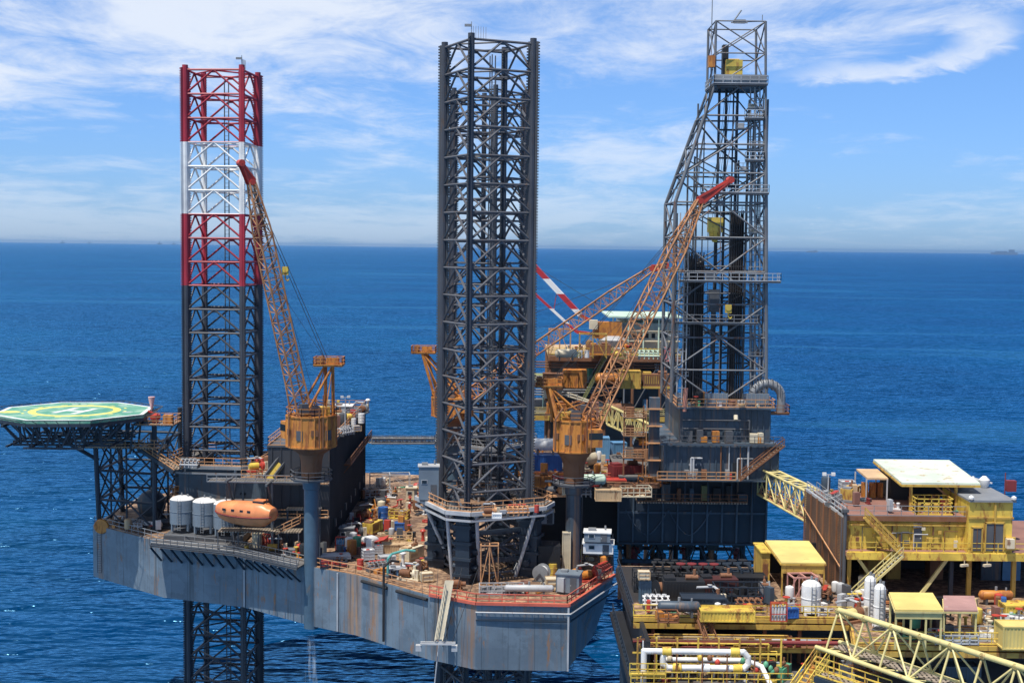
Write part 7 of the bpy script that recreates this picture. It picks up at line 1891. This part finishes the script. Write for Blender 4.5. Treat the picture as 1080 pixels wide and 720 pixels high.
def s_bollard(mt):
    def f():
        q = root('mooring_bollard'); MB().cbox((0, 0, 0), 1.2, .5, .12).build('base', mt, q, smooth=False)
        for x in (-.32, .32): MB().lathe((x, 0, .12), [(.16, 0), (.16, .5), (.22, .55), (.22, .65), (.05, .7)], 12).build('post', mt, q)
        return q
    return f
def s_cab(mt):
    def f():
        q = root('junction_cabinet'); MB().cbox((0, 0, .25), .7, .4, 1.3).build('cabinet', mt, q, smooth=False); m = MB()
        for x in (-.28, .28): m.beam((x, 0, 0), (x, 0, .3), .08)
        m.build('stand_leg', dgrey, q); MB().cbox((0, -.22, .35), .58, .03, 1.1).build('door', mt, q, smooth=False); return q
    return f
def s_bundle(mt):
    def f():
        q = root('rod_bundle'); m = MB()
        for k in range(5): m.rod((-1.5 + .1 * (k % 3), -.2 + k * .1, .12 + .08 * (k % 2)), (1.5 - .12 * (k % 2), -.2 + k * .1, .12 + .08 * (k % 2)), .06, 6)
        m.build('rods', mt, q); MB().cbox((.7, 0, 0), .1, .6, .26).build('strap', rubber, q, smooth=False); MB().cbox((-.7, 0, 0), .1, .6, .26).build('strap', rubber, q, smooth=False); return q
    return f
def s_valve(mt):
    def f():
        q = root('valve_post'); MB().rod((0, 0, 0), (0, 0, 1.0), .1, 8).rod((-.5, 0, .35), (.5, 0, .35), .13, 8).build('valve_body', mt, q); MB().lathe((0, 0, 1.0), [(.04, 0), (.3, .02), (.3, .08), (.04, .1)], 12).build('valve_wheel', redm, q); return q
    return f
def s_tank(mt):
    def f():
        q = root('small_tank'); MB().lathe((0, 0, .3), [(.1, -.02), (.42, .1), (.45, .25), (.45, 1.1), (.42, 1.25), (.1, 1.38)], 16).build('shell', mt, q); m = MB()
        for a in range(3): m.beam((.36 * math.cos(a * 2.1), .36 * math.sin(a * 2.1), 0), (.36 * math.cos(a * 2.1), .36 * math.sin(a * 2.1), .5), .07)
        m.build('leg', dgrey, q); return q
    return f
SK = [('tool box', 'box', s_box), ('pipe spool', 'pipe', s_spool), ('coiled hose', 'hose', s_coil), ('bollard', 'bollard', s_bollard), ('junction cabinet', 'cabinet', s_cab), ('bundle of rods', 'rods', s_bundle), ('valve post', 'valve', s_valve), ('upright tank', 'tank', s_tank)]
SC = [('white', whitec, 3), ('cream', cream, 3), ('rusty', rustm, 4), ('orange', orange, 4), ('red', redm, 3), ('maroon', maroon, 1), ('yellow', yellow, 3), ('light grey', lgrey, 4), ('dark grey', dgrey, 2), ('blue', blue, 1), ('light blue', lblue, 1), ('green', green, 1), ('tan', tan, 3), ('black', blackm, 5), ('dark blue', navyp, 4), ('brown', brown, 4)]
BAG = [c for c in SC for _ in range(c[2])]
anch = []; cores = {}
for q_ in [o_ for o_ in bpy.data.objects if o_.parent is None and 'label' in o_]:
    lab = q_['label']; cut = len(lab)
    for wd_ in (' on ', ' in ', ' at ', ' behind ', ' beside ', ' near ', ' left ', ' right ', ' below ', ' under ', ' against ', ' by ', ' above ', ' with ', ' along ', ' close ', ' standing ', ' seen ', ' for ', ' hanging ', ' inside ', ' carrying ', ' lying ', ' from ', ' between ', ' of the ', ' leaning ', ' just ', ' round ', ' rising ', ' crowded ', ' crossing ', ' over', ' low ', ',', ' slanting ', ' climbing ', ' across ', ' touching '):
        k_ = lab.find(wd_)
        if k_ > 0: cut = min(cut, k_)
    core = lab[:cut]
    if 2 <= len(core.split()) <= 6 and 'people' not in core: cores[core] = cores.get(core, 0) + 1; anch.append((core, q_))
bpy.context.view_layer.update()
anch = [(c_, proj(q_.location)) for c_, q_ in anch if cores[c_] == 1 and q_.type == 'EMPTY' and q_['category'] not in ('platform', 'hull', 'building', 'deck', 'helideck', 'rig leg', 'jacking frame', 'derrick', 'cantilever', 'bridge', 'wall', 'canopy', 'stairs')]
used = set()
def scatter(n_, pxr, pyr, z, grp, scr=(.8, 1.4), where=None):
    made = 0; tries = 0
    while made < n_ and tries < n_ * 30:
        tries += 1
        px = rnd.uniform(*pxr); py = rnd.uniform(*pyr); p = G(px, py, z)
        if where and not where(px, py, p): continue
        c_, mt, _ = rnd.choice(BAG); nm, cat, fn = rnd.choice(SK); sc_ = rnd.uniform(*scr)
        best = sorted(anch, key=lambda a_: (a_[1][0] - px) ** 2 + (a_[1][1] - py) ** 2)[:4]; lab = None
        for core, (ax, ay) in best:
            if (ax - px) ** 2 + (ay - py) ** 2 > 55 ** 2: break
            rel = ('left of' if px < ax else 'right of') if abs(px - ax) > abs(py - ay) * 1.1 else ('just behind' if py < ay else 'in front of')
            l_ = '%s %s %s the %s' % (c_, nm, rel, core)
            if l_ not in used and len(l_.split()) <= 16: lab = l_; break
        if not lab: continue
        used.add(lab); place(('s', nm, c_), fn(mt), lab, cat, (p.x, p.y, z), rnd.uniform(0, 180), grp, sc_); made += 1
def line_y(px): return 600 + (px - 335) * (632 - 603) / (502 - 335)
scatter(95, (352, 458), (512, 618), ZD + .05, 'loose gear on the main deck', where=lambda x, y, p: y < line_y(x) - 4 and p.x > -25 and (V((p.x, p.y, 0)) - c2).length > 8)
scatter(16, (300, 352), (560, 592), ZD + .05, 'loose gear beside the blue pedestal', where=lambda x, y, p: y < line_y(x) - 5 and not (p.y > 185.5 and p.x < -25.4))
scatter(38, (545, 644), (585, 628), ZD + .05, 'loose gear at the hull corner', where=lambda x, y, p: (y < 628 - max(0, x - 600) * .5) and (V((p.x, p.y, 0)) - c2).length > 8)
scatter(48, (562, 700), (478, 528), 42.0, 'loose gear on the pipe deck', where=lambda x, y, p: 3 < p.x < 19 and 186.8 < p.y < 215)
scatter(18, (345, 392), (430, 462), ZR, 'loose gear on the accommodation roof', where=lambda x, y, p: -34 < p.x < -26 and 187 < p.y < 231)
scatter(22, (575, 706), (425, 445), 42.6, 'loose gear on the background platform', (1.1, 1.8), where=lambda x, y, p: 2.6 < p.x < 32 and 258.6 < p.y < 266)
scatter(24, (570, 706), (395, 412), 48.4, 'loose gear on the upper middle deck', (1.2, 2.0), where=lambda x, y, p: 2.6 < p.x < 32 and 261.8 < p.y < 267)
scatter(22, (600, 706), (368, 382), 54.3, 'loose gear on the background top deck', (1.1, 1.8), where=lambda x, y, p: 8 < p.x < 32 and 258.6 < p.y < 262)
scatter(48, (805, 935), (622, 660), ZL, 'loose gear on the yellow platform', where=lambda x, y, p: p.y > 131.6)
scatter(50, (935, 1078), (640, 680), ZL, 'loose gear on the right deck', where=lambda x, y, p: 123.2 < p.y < 137)
scatter(12, (672, 800), (646, 660), ZL, 'loose gear along the yellow rail', (.6, 1.0), where=lambda x, y, p: 131.6 < p.y < 136)
scatter(34, (700, 1010), (688, 722), 33.45, 'loose gear on the cellar deck', where=lambda x, y, p: p.y > 119.5 and p.y < 131)
scatter(20, (720, 806), (422, 434), 53.26, 'loose gear on the drill floor', (.9, 1.3), where=lambda x, y, p: 182.3 < p.y < 187)
scatter(14, (862, 916), (516, 536), 46.86, 'loose gear on the brown roof deck', (.8, 1.3), where=lambda x, y, p: p.y < 153.5 and p.x > XB0)
scatter(10, (930, 1015), (524, 541), 46.86, 'loose gear on the brown roof deck', (.7, 1.1), where=lambda x, y, p: 140.5 < p.y < 153.5)
scatter(8, (265, 300), (482, 505), 41.56, 'loose gear beside the yellow chute', where=lambda x, y, p: -38.4 < p.x < -34.9 and 188.7 < p.y < 197.8)
scatter(8, (120, 185), (550, 572), ZD + .05, 'loose gear near the helideck tower', where=lambda x, y, p: p.y > 193)
farm = P_('weathered_blue_grey', (.16, .21, .28), 0, .8)
for px, D, lab, s in ((66, 45000, 'tiny far platform, first from the left on the horizon', 1.5), (94, 46000, 'tiny far platform, second from the left on the horizon', 1.2), (168, 44000, 'tiny far platform on the horizon just left of the banded leg', 1.6), (183, 46000, 'tiny far platform on the horizon touching the banded leg', 1.3)): farplat(px, D, lab, s)
farplat(1057, 38000, 'flat far ship on the horizon near the right edge', 4.2, True); farplat(855, 40000, 'tiny far ship on the horizon right of the derrick', 1.9, True)
for q_ in [q for q in bpy.data.objects if q.name.startswith('distant')]: pass

# ------------------------------------------------------------------ sea haze
o = MB().box(-E - 200, E + 200, -E - 200, E + 200, -1.0, 118).build('haze', bpy.data.materials.new('sea_haze'), smooth=False); o['kind'] = 'stuff'
hm = o.data.materials[0]; hm.use_nodes = True; n_ = hm.node_tree.nodes; n_.remove(n_['Principled BSDF']); pv = n_.new('ShaderNodeVolumePrincipled')
pv.inputs['Color'].default_value = (.32, .60, 1, 1); pv.inputs['Density'].default_value = 1.8e-5; pv.inputs['Anisotropy'].default_value = .3
hm.node_tree.links.new(pv.outputs[0], n_['Material Output'].inputs['Volume'])
